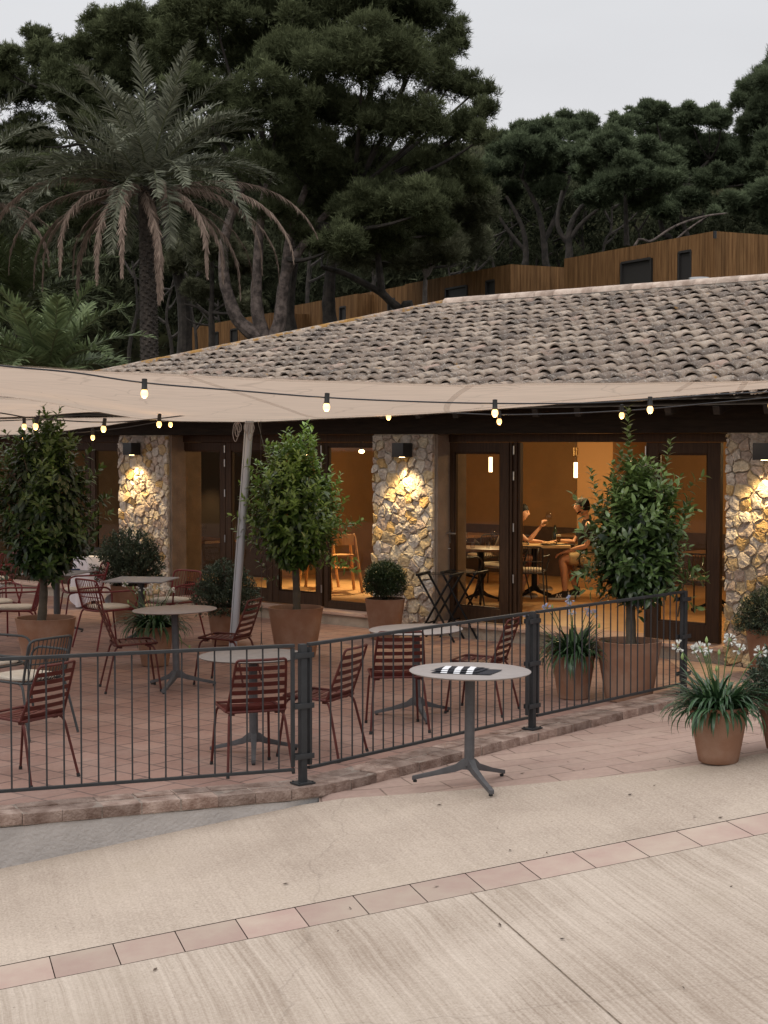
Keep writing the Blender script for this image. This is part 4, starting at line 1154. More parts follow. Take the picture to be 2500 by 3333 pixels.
# ---- folding tray stands
M_blk = mat('black_stain', (0.007, 0.007, 0.008), 0.6, spec=0.2)
def tray_stand(label, px, py, rz):
    p = on(px, py, 0); t = thing('tray_stand', label, 'tray stand', (p.x, p.y, 0), rz, 'black folding tray stands by the doorway')
    for s in (-1, 1):
        for y in (-.19, .19):
            mb = MB(); mb.tube([(-s * .24, y + s * .012, .0), (s * .20, y + s * .012, .76)], .0135, 8); mb.build('leg', M_blk, t)
        mb = MB(); mb.box((s * .205, 0, .772), (.045, .43, .03)); mb.build('top_rail', M_blk, t, bevel=.005)
        mb = MB(); mb.tube([(-s * .12, -.19 + s * .012, .2), (-s * .12, .19 + s * .012, .2)], .011, 8); mb.build('stretcher', M_blk, t)
    for y in (-.1, .1):
        mb = MB(); mb.box((0, y, .775), (.37, .035, .004)); mb.build('strap', M_blk, t)
    return t
tray_stand('black folding tray stand close to the stone pillar', 1432, 2082, R(-20))
tray_stand('black folding tray stand in front of the glazed door', 1512, 2072, R(-24))

# ---- fence
M_fence = mat('fence_paint', (0.034, 0.035, 0.037), 0.55, spec=0.25, var=0.15, vscale=8, bump=0.08, bscale=120)
FP = [Vector(p) for p in ((-2.32 - 1.35, 9.67 - .50, 0), (-.53, 10.33, 0), (1.15, 12.32, 0), (2.65, 14.05, 0))]
FZ0, FZ1 = .184, 1.005
def fence_panel(a, b, label):
    d = (b - a); Lh = d.length; ang = math.atan2(d.y, d.x)
    t = thing('metal_fence', label, 'fence', (a.x, a.y, 0), ang, 'metal bar fence panels along the kerb')
    mb = MB(); mb.box((Lh / 2, 0, FZ1 - .011), (Lh, .034, .022)); mb.build('top_rail', M_fence, t, bevel=.005)
    mb = MB(); mb.box((Lh / 2, 0, FZ0), (Lh, .026, .02)); mb.build('bottom_rail', M_fence, t, bevel=.004)
    for x in (.012, Lh - .012):
        mb = MB(); mb.box((x, 0, (FZ0 + FZ1) / 2 - .004), (.024, .026, FZ1 - FZ0 - .045)); mb.build('end_bar', M_fence, t, bevel=.003)
    n = round(Lh / .107); src = None
    for i in range(1, n):
        if src is None:
            mb = MB(); mb.tube([(0, 0, FZ0 + .008), (0, 0, FZ1 - .02)], .0056, 8, caps=False); src = mb.build('bar', M_fence, t); o_ = src
        else:
            o_ = src.copy(); COL.objects.link(o_)
        o_.location = (Lh * i / n, 0, 0)
    return t
u01 = (FP[1] - FP[0]).normalized(); u12 = (FP[2] - FP[1]).normalized(); u23 = (FP[3] - FP[2]).normalized()
fence_panel(FP[0], FP[1] - u01 * .055, 'grey bar fence panel before the two chairs at the picture edge')
fence_panel(FP[1] + u12 * .055, FP[2] - u12 * .055, 'grey bar fence panel behind the table with the striped towel')
fence_panel(FP[2] + u23 * .055, FP[3] - u23 * .03, 'grey bar fence panel before the largest plain pot, nearest the doorway')
def fence_post(p, ang, label, base_z=.088):
    t = thing('fence_post', label, 'fence post', (p.x, p.y, 0), ang, 'fence posts bolted to the brick kerb')
    mb = MB(); mb.box((0, 0, (base_z + 1.008) / 2), (.045, .045, 1.008 - base_z - .01)); mb.build('tube', M_fence, t, bevel=.004)
    mb = MB(); mb.box((0, 0, base_z + .006), (.13, .11, .012)); 
    for x in (-.05, .05):
        for y in (-.04, .04): mb.lathe([(0, .012), (.007, .012), (.007, .019), (0, .019)], 8, (x, y, base_z))
    mb.build('base_plate', M_fence, t, bevel=.002)
    for z in (.93, .60, .27):
        mb = MB(); mb.box((0, -.027, z), (.145, .008, .035)); mb.box((0, .027, z), (.145, .008, .035)); mb.build('clamp', M_fence, t, bevel=.002)
    return t
fence_post(FP[1], math.atan2((u01 + u12).y, (u01 + u12).x), 'double clamped fence post at the corner where the wall tapers out')
fence_post(FP[2], math.atan2((u12 + u23).y, (u12 + u23).x), 'middle fence post beside the pot of white flowers inside the fence')
fence_post(FP[3], math.atan2(u23.y, u23.x), 'last fence post, behind the white agapanthus on the apron')

# ---- terracotta pots
M_terra = mat('terracotta', (0.255, 0.135, 0.085), 0.88, spec=0.2, col2=(0.37, 0.25, 0.185), vscale=3.2, lo=.42, hi=.8, detail=9, bump=0.15, bscale=90)
M_soil = mat('potting_soil', (0.030, 0.020, 0.014), 0.95, var=0.4, vscale=30, bump=1.0, bscale=60)
def pot(label, loc, dia, ht, group='terracotta pots on the terrace', taper=.70):
    t = thing('terracotta_pot', label, 'plant pot', loc, random.uniform(0, 6), group)
    R1 = dia / 2; R0 = R1 * taper; th = .018
    prof = [(0, 0), (R0 - .01, 0), (R0, .008)]
    for k in range(1, 9): prof.append((R0 + (R1 - R0) * (k / 8) ** 0.92 * .985, .008 + (ht - .012) * k / 8))
    prof += [(R1, ht - .002), (R1 - .004, ht), (R1 - th, ht), (R1 - th - .004, ht - .004), (R1 - th - (R1 - R0) * .12, ht - .07), (0, ht - .07)]
    mb = MB(); mb.lathe(prof, 56); mb.build('pot_body', M_terra, t, angle=40)
    vs = [(0, 0, .012)]; fs = []; rr_ = R1 - th - (R1 - R0) * .10
    mb = MB(); n = 40
    for j in (1, 2, 3):
        for k in range(n):
            a = 2 * math.pi * k / n; vs.append((rr_ * j / 3 * math.cos(a), rr_ * j / 3 * math.sin(a), .008 + random.uniform(-.006, .008)))
    for k in range(n): fs.append((0, 1 + k, 1 + (k + 1) % n))
    for j in range(2):
        for k in range(n): fs.append((1 + j * n + k, 1 + (j + 1) * n + k, 1 + (j + 1) * n + (k + 1) % n, 1 + j * n + (k + 1) % n))
    mb.add([(x, y, z + ht - .066) for x, y, z in vs], fs); mb.build('soil', M_soil, t)
    return t
P1 = on(150, 2178); P2 = on(963, 2136); P7 = on(2046, 2279); P6 = on(1866, 2272); P4 = on(505, 2166)
P5 = on(733, 2098); P3 = on(1253, 2080); P10 = on(2505, 2202); P11 = on(420, 2024)
P8 = road(2338, 2478); P8.z = apron_z(P8.x, P8.y) + .004; P9 = road(2562, 2440); P9.z = apron_z(P9.x, P9.y) + .004
BIG, SM, MD = (.60, .535), (.395, .40), (.475, .48)
pot('large terracotta pot of the dark leafed tree, behind the charcoal armchair', P1, .615, .53)
pot('large terracotta pot of the bright leafed tree in front of the glass doors', P2, *BIG)
pot('large terracotta pot of the tall tree at the doorway, seen through fence bars', P7, .585, .54)
pot('smaller terracotta pot with white flowers, behind fence bars next to a larger pot', P6, *SM)
pot('terracotta pot of strap leaves half hidden behind a round table', P4, .395, .41)
pot('terracotta pot of the feathery shrub behind the leaning mast', P5, .41, .44)
pot('terracotta pot of the clipped dark ball bush', P3, *MD)
pot('terracotta pot of white flowers standing on the apron outside the fence', P8, .385, .37, taper=.66)
pot('terracotta pot cut by the picture edge behind the white flowers outside the fence', P9, .40, .39, taper=.66)
pot('terracotta pot of the drooping shrub against the end stone pillar', P10, *MD)
pot('terracotta pot of the shrub beneath the short stone pillar, behind the empty square table', P11, *MD)

# ---- steel mast with ropes, cable
M_alu = mat('mast_aluminium', (0.46, 0.49, 0.54), 0.38, 0.35)
mb0 = on(756, 2140); mt = at(812, 1366, mb0.y + .02)
t = thing('sail_mast', 'leaning silver metal mast that carries the awning, with coiled ropes on top', 'mast', mb0)
mb = MB(); v = mt - mb0
mb.tube([v * k for k in span(0, 1, 6)], .046, 24); mb.build('pole', M_alu, t)
mb = MB()
ax = v.normalized(); sd_ = ax.cross(Vector((0, 1, 0))).normalized()
for s in (.026,):
    mb.tube([v * .001 + sd_ * s + Vector((0, -.0375, 0)), v * .999 + sd_ * s + Vector((0, -.0375, 0))], .003, 5)
mb.build('groove', mat('groove_dark', (.08, .08, .085), .5), t)
mb = MB(); mb.lathe([(0, 0), (.11, 0), (.11, .012), (0, .012)], 24); mb.build('base_plate', M_alu, t)
M_rope = mat('grey_rope', (.38, .35, .35), .9, bump=.5, bscale=200)
for px0, n in ((770, 3), (806, 4)):
    for k in range(n):
        c = at(px0 + 6 * k - 4, 1376, mb0.y - .09 - .008 * k) - mb0; w_ = .022 + .008 * random.random(); h = .10 + .09 * random.random() if n == 4 else .20 - .05 * k
        mb = MB(); mb.tube([c + Vector((w_ * math.sin(a) + jit(.002), .006 * math.cos(a), -h * (1 - math.cos(a)) / 2)) for a in arcpt(0, 2 * math.pi, 20)], .0045, 5); mb.build('rope_coil', M_rope, t)
M_cable = mat('steel_cable', (.13, .12, .12), .5, .6)
a = at(849, 1368, mb0.y) ; b = on(851, 2104)
t = thing('stay_cable', 'thin vertical steel stay with turnbuckle next to the mast', 'cable', (b.x, b.y, 0))
mb = MB(); mb.tube([(0, 0, .16), a - b], .0028, 6); mb.build('wire', M_cable, t)
mb = MB(); mb.tube([(0, 0, .03), (0, 0, .16)], .007, 8); mb.tube([Vector((.012 * math.sin(q), 0, .025 + .02 * math.cos(q))) for q in arcpt(0, 6.28, 12)], .003, 5); mb.build('turnbuckle', M_cable, t)
c1 = at(838, 1366, mb0.y); c2 = at(884, 1560, mb0.y + .6); mb = MB(); mb.tube([(0, 0, 0), c2 - c1], .0028, 6)
tag(mb.build('guy_rope', M_rope, loc=c1), 'thin slanting guy rope running from the mast top into the bright leafed tree', 'rope')

# ================================================================== shade sails
def sail_mat(dim=1.0):
    m = bpy.data.materials.new('sail_canvas'); nt, b, out = nodes_of(m); N = nt.nodes; L = nt.links
    tc = N.new('ShaderNodeTexCoord')
    n = N.new('ShaderNodeTexNoise'); n.inputs['Scale'].default_value = 1; n.inputs['Detail'].default_value = 6
    mp = N.new('ShaderNodeMapping'); mp.inputs['Scale'].default_value = (2.5, 26, 8); L.new(tc.outputs['Object'], mp.inputs['Vector']); L.new(mp.outputs['Vector'], n.inputs['Vector'])
    mr = N.new('ShaderNodeMapRange'); mr.inputs['To Min'].default_value = .76; mr.inputs['To Max'].default_value = 1.2; L.new(n.outputs['Fac'], mr.inputs['Value'])
    h = N.new('ShaderNodeHueSaturation'); h.inputs['Color'].default_value = (.60 * dim, .48 * dim, .385 * dim, 1); L.new(mr.outputs['Result'], h.inputs['Value'])
    # creases: their shade put into the colour as thin darker lines
    v = N.new('ShaderNodeTexVoronoi'); v.feature = 'DISTANCE_TO_EDGE'; v.inputs['Scale'].default_value = 1.5
    wn = N.new('ShaderNodeTexNoise'); wn.inputs['Scale'].default_value = 1.2; L.new(tc.outputs['Object'], wn.inputs['Vector']); wx_ = N.new('ShaderNodeMix'); wx_.data_type = 'RGBA'; wx_.inputs[0].default_value = .35; L.new(tc.outputs['Object'], wx_.inputs[6]); L.new(wn.outputs['Color'], wx_.inputs[7]); L.new(wx_.outputs[2], v.inputs['Vector'])
    vr = N.new('ShaderNodeMapRange'); vr.inputs['From Max'].default_value = .014; vr.inputs['To Min'].default_value = .82; vr.inputs['To Max'].default_value = 1; L.new(v.outputs['Distance'], vr.inputs['Value'])
    h2 = N.new('ShaderNodeHueSaturation'); L.new(h.outputs['Color'], h2.inputs['Color']); L.new(vr.outputs['Result'], h2.inputs['Value'])
    L.new(h2.outputs['Color'], b.inputs['Base Color']); b.inputs['Roughness'].default_value = .9; b.inputs['Specular IOR Level'].default_value = .1
    t = N.new('ShaderNodeBsdfTranslucent'); L.new(h2.outputs['Color'], t.inputs['Color'])
    mx = N.new('ShaderNodeMixShader'); mx.inputs['Fac'].default_value = .62
    L.new(b.outputs['BSDF'], mx.inputs[1]); L.new(t.outputs['BSDF'], mx.inputs[2]); L.new(mx.outputs['Shader'], out.inputs['Surface'])
    return m
M_sail = sail_mat(); M_hem = bpy.data.materials.new('seam_tape')
nt, b, out = nodes_of(M_hem); b.inputs['Base Color'].default_value = (.42, .32, .24, 1); b.inputs['Roughness'].default_value = .9
tr_ = nt.nodes.new('ShaderNodeBsdfTransparent'); mx = nt.nodes.new('ShaderNodeMixShader'); mx.inputs['Fac'].default_value = .13
nt.links.new(tr_.outputs[0], mx.inputs[1]); nt.links.new(b.outputs[0], mx.inputs[2]); nt.links.new(mx.outputs[0], out.inputs['Surface'])
def polyat(P, u):
    u = max(0, min(1, u)) * (len(P) - 1); i = min(int(u), len(P) - 2); return P[i].lerp(P[i + 1], u - i)
def sm(P, n=40):     # smooth resample (Catmull-Rom)
    out = []
    for k in range(n + 1):
        u = k / n * (len(P) - 1); i = min(int(u), len(P) - 2); f = u - i
        p0, p1, p2, p3 = P[max(0, i - 1)], P[i], P[i + 1], P[min(len(P) - 1, i + 2)]
        out.append(0.5 * ((2 * p1) + (p2 - p0) * f + (2 * p0 - 5 * p1 + 4 * p2 - p3) * f * f + (3 * p1 - p0 - 3 * p2 + p3) * f ** 3))
    return out
def sail(label, near, far, sag, seams=()):
    t = thing('shade_sail', label, 'shade sail', near[len(near) // 2], 0, 'beige canvas shade sails over the terrace'); o = near[len(near) // 2]
    A = sm(near, 60); B = sm(far, 60); ny = 14; vs = []
    for i in range(61):
        for j in range(ny + 1):
            v = j / ny; p = A[i].lerp(B[i], v) - o; p.z -= sag * 4 * v * (1 - v) * min(1, 1.3 * math.sin(math.pi * (i + 3) / 66)) - 0.012 * mnoise.noise(Vector((i * .18, v * 3, 5)))
            vs.append(p)
    mb = MB(); mb.add(vs, [(i * (ny + 1) + j, (i + 1) * (ny + 1) + j, (i + 1) * (ny + 1) + j + 1, i * (ny + 1) + j + 1) for i in range(60) for j in range(ny)])
    mb.build('canvas', M_sail, t, angle=180)
    g = lambda i, j: vs[i * (ny + 1) + j]
    mb = MB(); mb.tube([g(i, 0) + Vector((0, 0, -.003)) for i in range(61)], .014, 6); mb.tube([g(i, ny) for i in range(61)], .010, 6); mb.build('hem', M_hem, t)
    for (i0, j0, i1, j1) in seams:
        n = 24; pts = []
        for k in range(n + 1):
            f = k / n; ii = i0 + (i1 - i0) * f; jj = j0 + (j1 - j0) * f; a = int(min(59, ii)); b = int(min(ny - 1, jj))
            p = g(a, b).lerp(g(a + 1, b), ii - a).lerp(g(a, b + 1).lerp(g(a + 1, b + 1), ii - a), jj - b); pts.append(p + Vector((0, 0, -.006)))
        mb = MB(); w_ = Vector((.03, .01, 0)); vs2 = []
        for p in pts: vs2 += [p - w_, p + w_, p + w_ + Vector((0, 0, .003)), p - w_ + Vector((0, 0, .003))]
        fs = []
        for k in range(n):
            for q in range(4): fs.append((k * 4 + q, (k + 1) * 4 + q, (k + 1) * 4 + (q + 1) % 4, k * 4 + (q + 1) % 4))
        mb.add(vs2, fs); mb.build('seam', M_hem, t)
    return t
near = [at(-700, 1160, 11.2), at(0, 1192, 12.0), at(530, 1216, 12.5), at(1250, 1247, 13.2), at(1700, 1249, 13.6), at(2200, 1244, 14.0), at(2520, 1238, 14.2), at(2950, 1220, 14.5)]
far = [at(-700, 1235, 15.8), at(0, 1286, 16.5), at(430, 1358, 17.0), at(800, 1372, 17.25), at(1300, 1351, 16.7), at(1900, 1310, 15.7), at(2520, 1262, 14.9), at(2950, 1234, 14.7)]
sail('largest shade sail, its front edge spanning the whole picture below the tile roof', near, far, .03, ((18, 0, 30, 13), (31, 0, 36, 12), (36, 11, 46, 3), (44, 0, 45, 5), (49, 0, 49.6, 11), (22, 13, 36, 11.5), (46, 3, 52, 0)))
sail('middle shade sail, a sliver showing under the edge of the largest one', [at(-900, 1268, 16.4), at(0, 1294, 17.0), at(200, 1297, 17.2), at(700, 1310, 17.6)], [at(-900, 1352, 19.2), at(0, 1357, 19.6), at(230, 1345, 19.8), at(700, 1325, 20.2)], .02)
sail('lowest shade sail, a narrow strip above the dark leafed tree', [at(-700, 1366, 20.0), at(0, 1364, 20.2), at(250, 1361, 20.3), at(500, 1357, 20.5)], [at(-700, 1440, 21.8), at(0, 1419, 22.0), at(255, 1396, 21.6), at(500, 1361, 20.8)], .01)

# ================================================================== string lights
M_sock = mat('bulb_socket', (.012, .011, .010), .5); M_wire = mat('black_wire', (.02, .02, .024), .45)
M_fil = mat('bulb_glass', (1, .8, .5), .3, emit=(1.0, .55, .17), estr=2.6)
def bulb_proto():
    pass
def string(label, path, bulbs, energy=2.2):
    """path: list of (px,py,Y); bulbs: list of (px,py of the bulb centre,Y, tilt)"""
    P = [at(*q) for q in path]; o = P[0]
    t = thing('string_light', label, 'string lights', o, 0, 'festoon light strings over the terrace')
    mb = MB(); mb.tube([p - o for p in sm(P, 70)], .006, 6); mb.build('cable', M_wire, t)
    for (px, py, Y, tilt) in bulbs:
        c = at(px, py, Y) - o
        Mx = Matrix.Rotation(tilt, 4, 'Y')
        mb = MB(); mb.lathe([(0, .028), (.019, .028), (.023, .034), (.020, .04), (.019, .105), (0, .108)], 14); mb.v = [tuple(Mx @ Vector(v)) for v in mb.v]
        s = mb.build('socket', M_sock, t, loc=c)
        mb = MB(); mb.ball((0, 0, 0), (.026, .026, .034), 16, 12); bl = mb.build('bulb', M_fil, s)
        l = bpy.data.lights.new('bulb_light', 'POINT'); l.energy = energy; l.color = (1, .62, .28); l.shadow_soft_size = .035
        lo = bpy.data.objects.new('bulb_light', l); COL.objects.link(lo); lo.parent = s; lo.location = (0, 0, -.06)
    return t
string('long festoon string in front of the largest sail', [(-300, 1150, 10.6), (0, 1190, 11.0), (235, 1212, 11.2), (472, 1246, 11.4), (770, 1271, 11.7), (1063, 1294, 12.0), (1350, 1307, 12.3), (1612, 1313, 12.6), (1900, 1312, 12.9), (2117, 1301, 13.1), (2330, 1284, 13.3), (2600, 1272, 13.6)],
       [(470, 1281, 11.4, .02), (1063, 1325, 12.0, .05), (1611, 1344, 12.6, 0), (2116, 1333, 13.1, 0), (2510, 1320, 13.5, 0)])
string('second festoon string running below the beam to the treetop at the doorway', [(1000, 1325, 17.2), (1266, 1335, 16.8), (1470, 1344, 16.5), (1625, 1350, 16.2), (1850, 1346, 15.9), (2028, 1337, 15.6), (2115, 1331, 15.5), (2300, 1314, 15.2), (2650, 1280, 14.8)],
       [(1265, 1357, 16.8, 0), (1625, 1372, 16.2, 0), (2024, 1352, 15.6, 0)])
string('festoon string sagging over the dark leafed tree', [(-200, 1318, 14.6), (0, 1344, 15.0), (120, 1362, 15.2), (340, 1374, 15.6), (520, 1362, 16.0), (760, 1330, 16.6)],
       [(116, 1388, 15.2, .25), (337, 1396, 15.6, .15), (518, 1381, 16.0, .05)])
string('rising festoon string above the laid square table', [(-200, 1376, 17.5), (79, 1367, 18), (200, 1358, 18.2), (340, 1345, 18.5), (560, 1330, 19)],
       [(79, 1388, 18, 0)])
string('lowest festoon string passing in front of the short stone pillar', [(-200, 1418, 18.8), (76, 1416, 19.2), (200, 1412, 19.4), (300, 1404, 19.5), (420, 1390, 19.6), (555, 1366, 19.8), (700, 1340, 20)],
       [(78, 1431, 19.2, 0), (302, 1424, 19.5, 0), (555, 1382, 19.8, 0)])
# ================================================================== foliage generators
LT = np.array([(0, 0, 0), (.32, .46, .10), (.32, 0, 0), (.32, -.46, .10), (.70, .38, .09), (.70, 0, 0), (.70, -.38, .09), (1, 0, 0)], dtype=np.float64)
LF = np.array([(0, 2, 1), (0, 3, 2), (1, 2, 5), (1, 5, 4), (2, 3, 6), (2, 6, 5), (4, 5, 7), (5, 6, 7)])
def leaf_batch(P, D, Nn, Ln, Wd, curl):
    """vectorised leaves: base P, direction D, approx normal Nn, length, width, droop"""
    D = D / np.linalg.norm(D, axis=1, keepdims=True)
    S = np.cross(Nn, D); S /= np.linalg.norm(S, axis=1, keepdims=True) + 1e-9
    U = np.cross(D, S)
    n = len(P)
    V = np.zeros((n, 8, 3))
    for k in range(8):
        x, y, z = LT[k]
        V[:, k] = P + D * (x * Ln)[:, None] + S * (y * Wd)[:, None] + U * ((z * Wd * 1.2 - curl * x * x * Ln))[:, None]
    Fq = (np.arange(n)[:, None, None] * 8 + LF[None]).reshape(-1, 3)
    return V.reshape(-1, 3), Fq
def unit(v): return v / (np.linalg.norm(v, axis=-1, keepdims=True) + 1e-9)

def leafy_tree(name, label, base, zs, rs, peaks, seed, lmat, trunk_pts, trunk_r, nshoot=430, L=.095, extra=(), lean=0.0, group='potted evergreen trees on the terrace', inner=1400):
    """zs, rs: crown profile (height, radius); peaks: list of (dx, dy, z) leader tips"""
    r = np.random.default_rng(seed)
    t = thing(name, label, 'tree', base, 0, group)
    mb = MB(); mb.tube(sm([Vector(p) for p in trunk_pts], 16), [trunk_r * (1 - .45 * k / 16) * (1 + .06 * math.sin(k * 2.1)) for k in range(17)], 12)
    top = Vector(trunk_pts[-1])
    br = []
    for k in range(16):
        z = zs[0] + (zs[-1] - zs[0]) * r.uniform(.05, .75); rad = np.interp(z, zs, rs); a = r.uniform(0, 6.28)
        s = top.lerp(Vector((0, 0, zs[-1] * .8)), r.uniform(0, .7)) if k > 5 else top - Vector((0, 0, .03 * k))
        e_ = Vector((rad * .8 * math.cos(a), rad * .8 * math.sin(a), z + .2))
        mb.tube(bez(s, s.lerp(e_, .5) + Vector((0, 0, -.05)), e_, 5), [.014 * (1 - .14 * q) for q in range(6)], 6)
    mb.build('trunk', M_bark2, t)
    Ps, Ds, Ns, Ls, Ws, Cs, Ts = [], [], [], [], [], [], []
    def shoot(p, d, ln, nl, ls, tone):
        d = d / np.linalg.norm(d)
        ph = r.uniform(0, 6.28)
        o = np.cross(d, [0.31, .57, .76]); o /= np.linalg.norm(o); o2 = np.cross(d, o)
        for i in range(nl):
            f = (i + .5) / nl; a = ph + i * 2.4
            out = o * math.cos(a) + o2 * math.sin(a)
            up = .25 + .75 * f
            dd = out * (1.05 - .45 * f) + d * up + r.normal(0, .15, 3)
            Ps.append(p + d * ln * f); Ds.append(dd); Ns.append(d + r.normal(0, .25, 3) + np.array([0, 0, .4]))
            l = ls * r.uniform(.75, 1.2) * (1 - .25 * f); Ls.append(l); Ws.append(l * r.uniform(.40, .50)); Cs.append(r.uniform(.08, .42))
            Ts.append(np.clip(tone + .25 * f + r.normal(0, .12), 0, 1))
    NP = 30
    for k in range(NP):
        z = zs[0] + (zs[-1] - zs[0]) * ((k + r.uniform(0, 1)) / NP) ** 1.1; rad = np.interp(z, zs, rs); a = k * 2.399 + r.normal(0, .3)
        out = r.uniform(.80, 1.22)
        b0 = np.array([.35 * rad * math.cos(a), .35 * rad * math.sin(a), z - .16]); b1 = np.array([rad * out * math.cos(a), rad * out * math.sin(a), z + r.uniform(.02, .24)])
        hz = (z - zs[0]) / (zs[-1] - zs[0]); pd = b1 - b0 + np.array([0, 0, .12 + .25 * hz])
        for j in range(nshoot // NP):
            f = r.uniform(.25, 1.0); w_ = .19 * (1 - .55 * f) * (.5 + rad / .44)
            p = b0 + (b1 - b0) * f + r.normal(0, w_ * .55, 3); p[0] += lean * min(1, (z - .8) * 2)
            rel = p - (b0 + (b1 - b0) * f); rel[0] -= lean * min(1, (z - .8) * 2)
            d = unit(pd) * .9 + rel * 3.2 + np.array([math.cos(a) * .3, math.sin(a) * .3, .30 + .4 * hz]) + r.normal(0, .22, 3)
            lit = .16 + .55 * hz ** 1.1 * r.uniform(.5, 1.3) + .22 * (f - .5) + .5 * max(-.1, rel[2])  # light put into the leaf tone: paler higher up and further out
            shoot(p, d, r.uniform(.09, .22), r.integers(7, 12), L * r.uniform(.75, 1.12), lit)
    for (x, y, z1, z0) in peaks:
        n = int((z1 - z0) / .017)
        for i in range(n):
            f = i / n; zz = z0 + (z1 - z0) * f; a = i * 2.4; 
            dd = np.array([math.cos(a), math.sin(a), .15 + 1.0 * f]); b_ = np.array([x * (.6 + .4 * f), y * (.6 + .4 * f), zz])
            Ps.append(b_); Ds.append(dd); Ns.append(np.array([0, 0, 1.]) - dd * .2)
            l = L * (1.15 - .5 * f); Ls.append(l); Ws.append(l * .46); Cs.append(.3); Ts.append(np.clip(.6 + .3 * r.random(), 0, 1))
    for (x, y, z, dx, dy, dz) in extra:
        shoot(np.array([x, y, z]), np.array([dx, dy, dz]), .26, 11, L * 1.05, .45)
    for k in range(inner):
        z = r.uniform(zs[0], zs[-1] * .97); rad = np.interp(z, zs, rs) * math.sqrt(r.uniform(0, .95)); a = r.uniform(0, 6.28)
        Ps.append(np.array([rad * math.cos(a) + lean, rad * math.sin(a), z])); Ds.append(np.array([math.cos(a), math.sin(a), -.8 + r.normal(0, .5)]) + r.normal(0, .4, 3)); Ns.append(np.array([math.cos(a), math.sin(a), .8]))
        l = L * r.uniform(.9, 1.35); Ls.append(l); Ws.append(l * .5); Cs.append(.2); Ts.append(r.uniform(0, .3))  # inner leaves get dark tones, the crown's shade put into colour
    V, Fq = leaf_batch(np.array(Ps), np.array(Ds), np.array(Ns), np.array(Ls), np.array(Ws), np.array(Cs))
    npquads('crown', V, Fq, lmat, t, np.repeat(np.array(Ts), 8))
    return t
M_bark2 = mat('smooth_bark', (0.055, 0.043, 0.030), 0.9, col2=(0.10, 0.082, 0.06), vscale=9, bump=.5, bscale=40)
LM_A = leaf_mat('shaded_evergreen_leaf', (0.012, 0.026, 0.008), (0.085, 0.145, 0.034), .38, .15)  # three leaf greens: own variation plus each tree's light and shade painted in
LM_B = leaf_mat('lit_citrus_leaf', (0.020, 0.050, 0.010), (0.28, 0.43, 0.095), .33, .25, .6)
LM_C = leaf_mat('dim_evergreen_leaf', (0.010, 0.026, 0.008), (0.155, 0.24, 0.070), .32, .18, .6)
h = .46
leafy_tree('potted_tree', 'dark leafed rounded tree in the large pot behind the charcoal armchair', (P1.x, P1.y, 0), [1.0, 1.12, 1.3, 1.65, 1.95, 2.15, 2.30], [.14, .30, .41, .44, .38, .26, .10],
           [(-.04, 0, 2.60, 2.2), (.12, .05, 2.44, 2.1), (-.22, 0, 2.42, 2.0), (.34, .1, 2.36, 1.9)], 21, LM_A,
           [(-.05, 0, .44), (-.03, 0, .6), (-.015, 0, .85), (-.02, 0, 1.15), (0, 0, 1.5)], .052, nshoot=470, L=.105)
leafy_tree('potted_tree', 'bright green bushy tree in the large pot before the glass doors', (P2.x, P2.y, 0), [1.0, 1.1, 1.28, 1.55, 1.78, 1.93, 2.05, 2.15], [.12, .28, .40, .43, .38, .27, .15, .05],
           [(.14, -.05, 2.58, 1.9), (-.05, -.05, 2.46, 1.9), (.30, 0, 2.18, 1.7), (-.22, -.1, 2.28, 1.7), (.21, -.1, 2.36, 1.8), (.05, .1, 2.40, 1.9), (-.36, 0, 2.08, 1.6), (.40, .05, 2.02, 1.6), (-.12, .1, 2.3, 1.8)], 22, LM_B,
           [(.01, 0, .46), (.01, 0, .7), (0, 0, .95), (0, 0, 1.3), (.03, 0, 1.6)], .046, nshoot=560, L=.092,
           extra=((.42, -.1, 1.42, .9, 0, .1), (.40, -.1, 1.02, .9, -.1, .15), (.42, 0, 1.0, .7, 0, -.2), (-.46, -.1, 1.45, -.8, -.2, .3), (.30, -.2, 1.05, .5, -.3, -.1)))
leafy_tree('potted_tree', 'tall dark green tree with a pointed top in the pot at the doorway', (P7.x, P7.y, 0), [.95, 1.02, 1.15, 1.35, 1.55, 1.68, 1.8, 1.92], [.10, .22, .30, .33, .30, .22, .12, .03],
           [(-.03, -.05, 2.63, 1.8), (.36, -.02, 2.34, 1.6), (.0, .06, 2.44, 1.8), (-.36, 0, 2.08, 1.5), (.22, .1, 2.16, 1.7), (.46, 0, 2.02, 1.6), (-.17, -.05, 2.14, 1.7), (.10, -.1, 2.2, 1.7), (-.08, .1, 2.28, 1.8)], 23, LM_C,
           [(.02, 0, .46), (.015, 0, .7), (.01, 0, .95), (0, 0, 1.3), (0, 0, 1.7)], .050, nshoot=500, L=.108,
           extra=((-.25, -.1, 1.02, -.8, -.1, -.1), (.38, -.1, 1.15, .8, 0, .2), (-.36, 0, 1.65, -.6, 0, .8), (.42, 0, 1.2, .7, -.2, -.2), (.38, -.1, 1.0, .5, -.2, -.4), (.44, -.05, 1.12, .6, 0, -.1), (.46, 0, 1.85, .6, 0, .5), (-.30, -.1, 1.2, -.6, -.2, -.2), (.36, 0, 1.62, .8, 0, .3)), lean=.075)

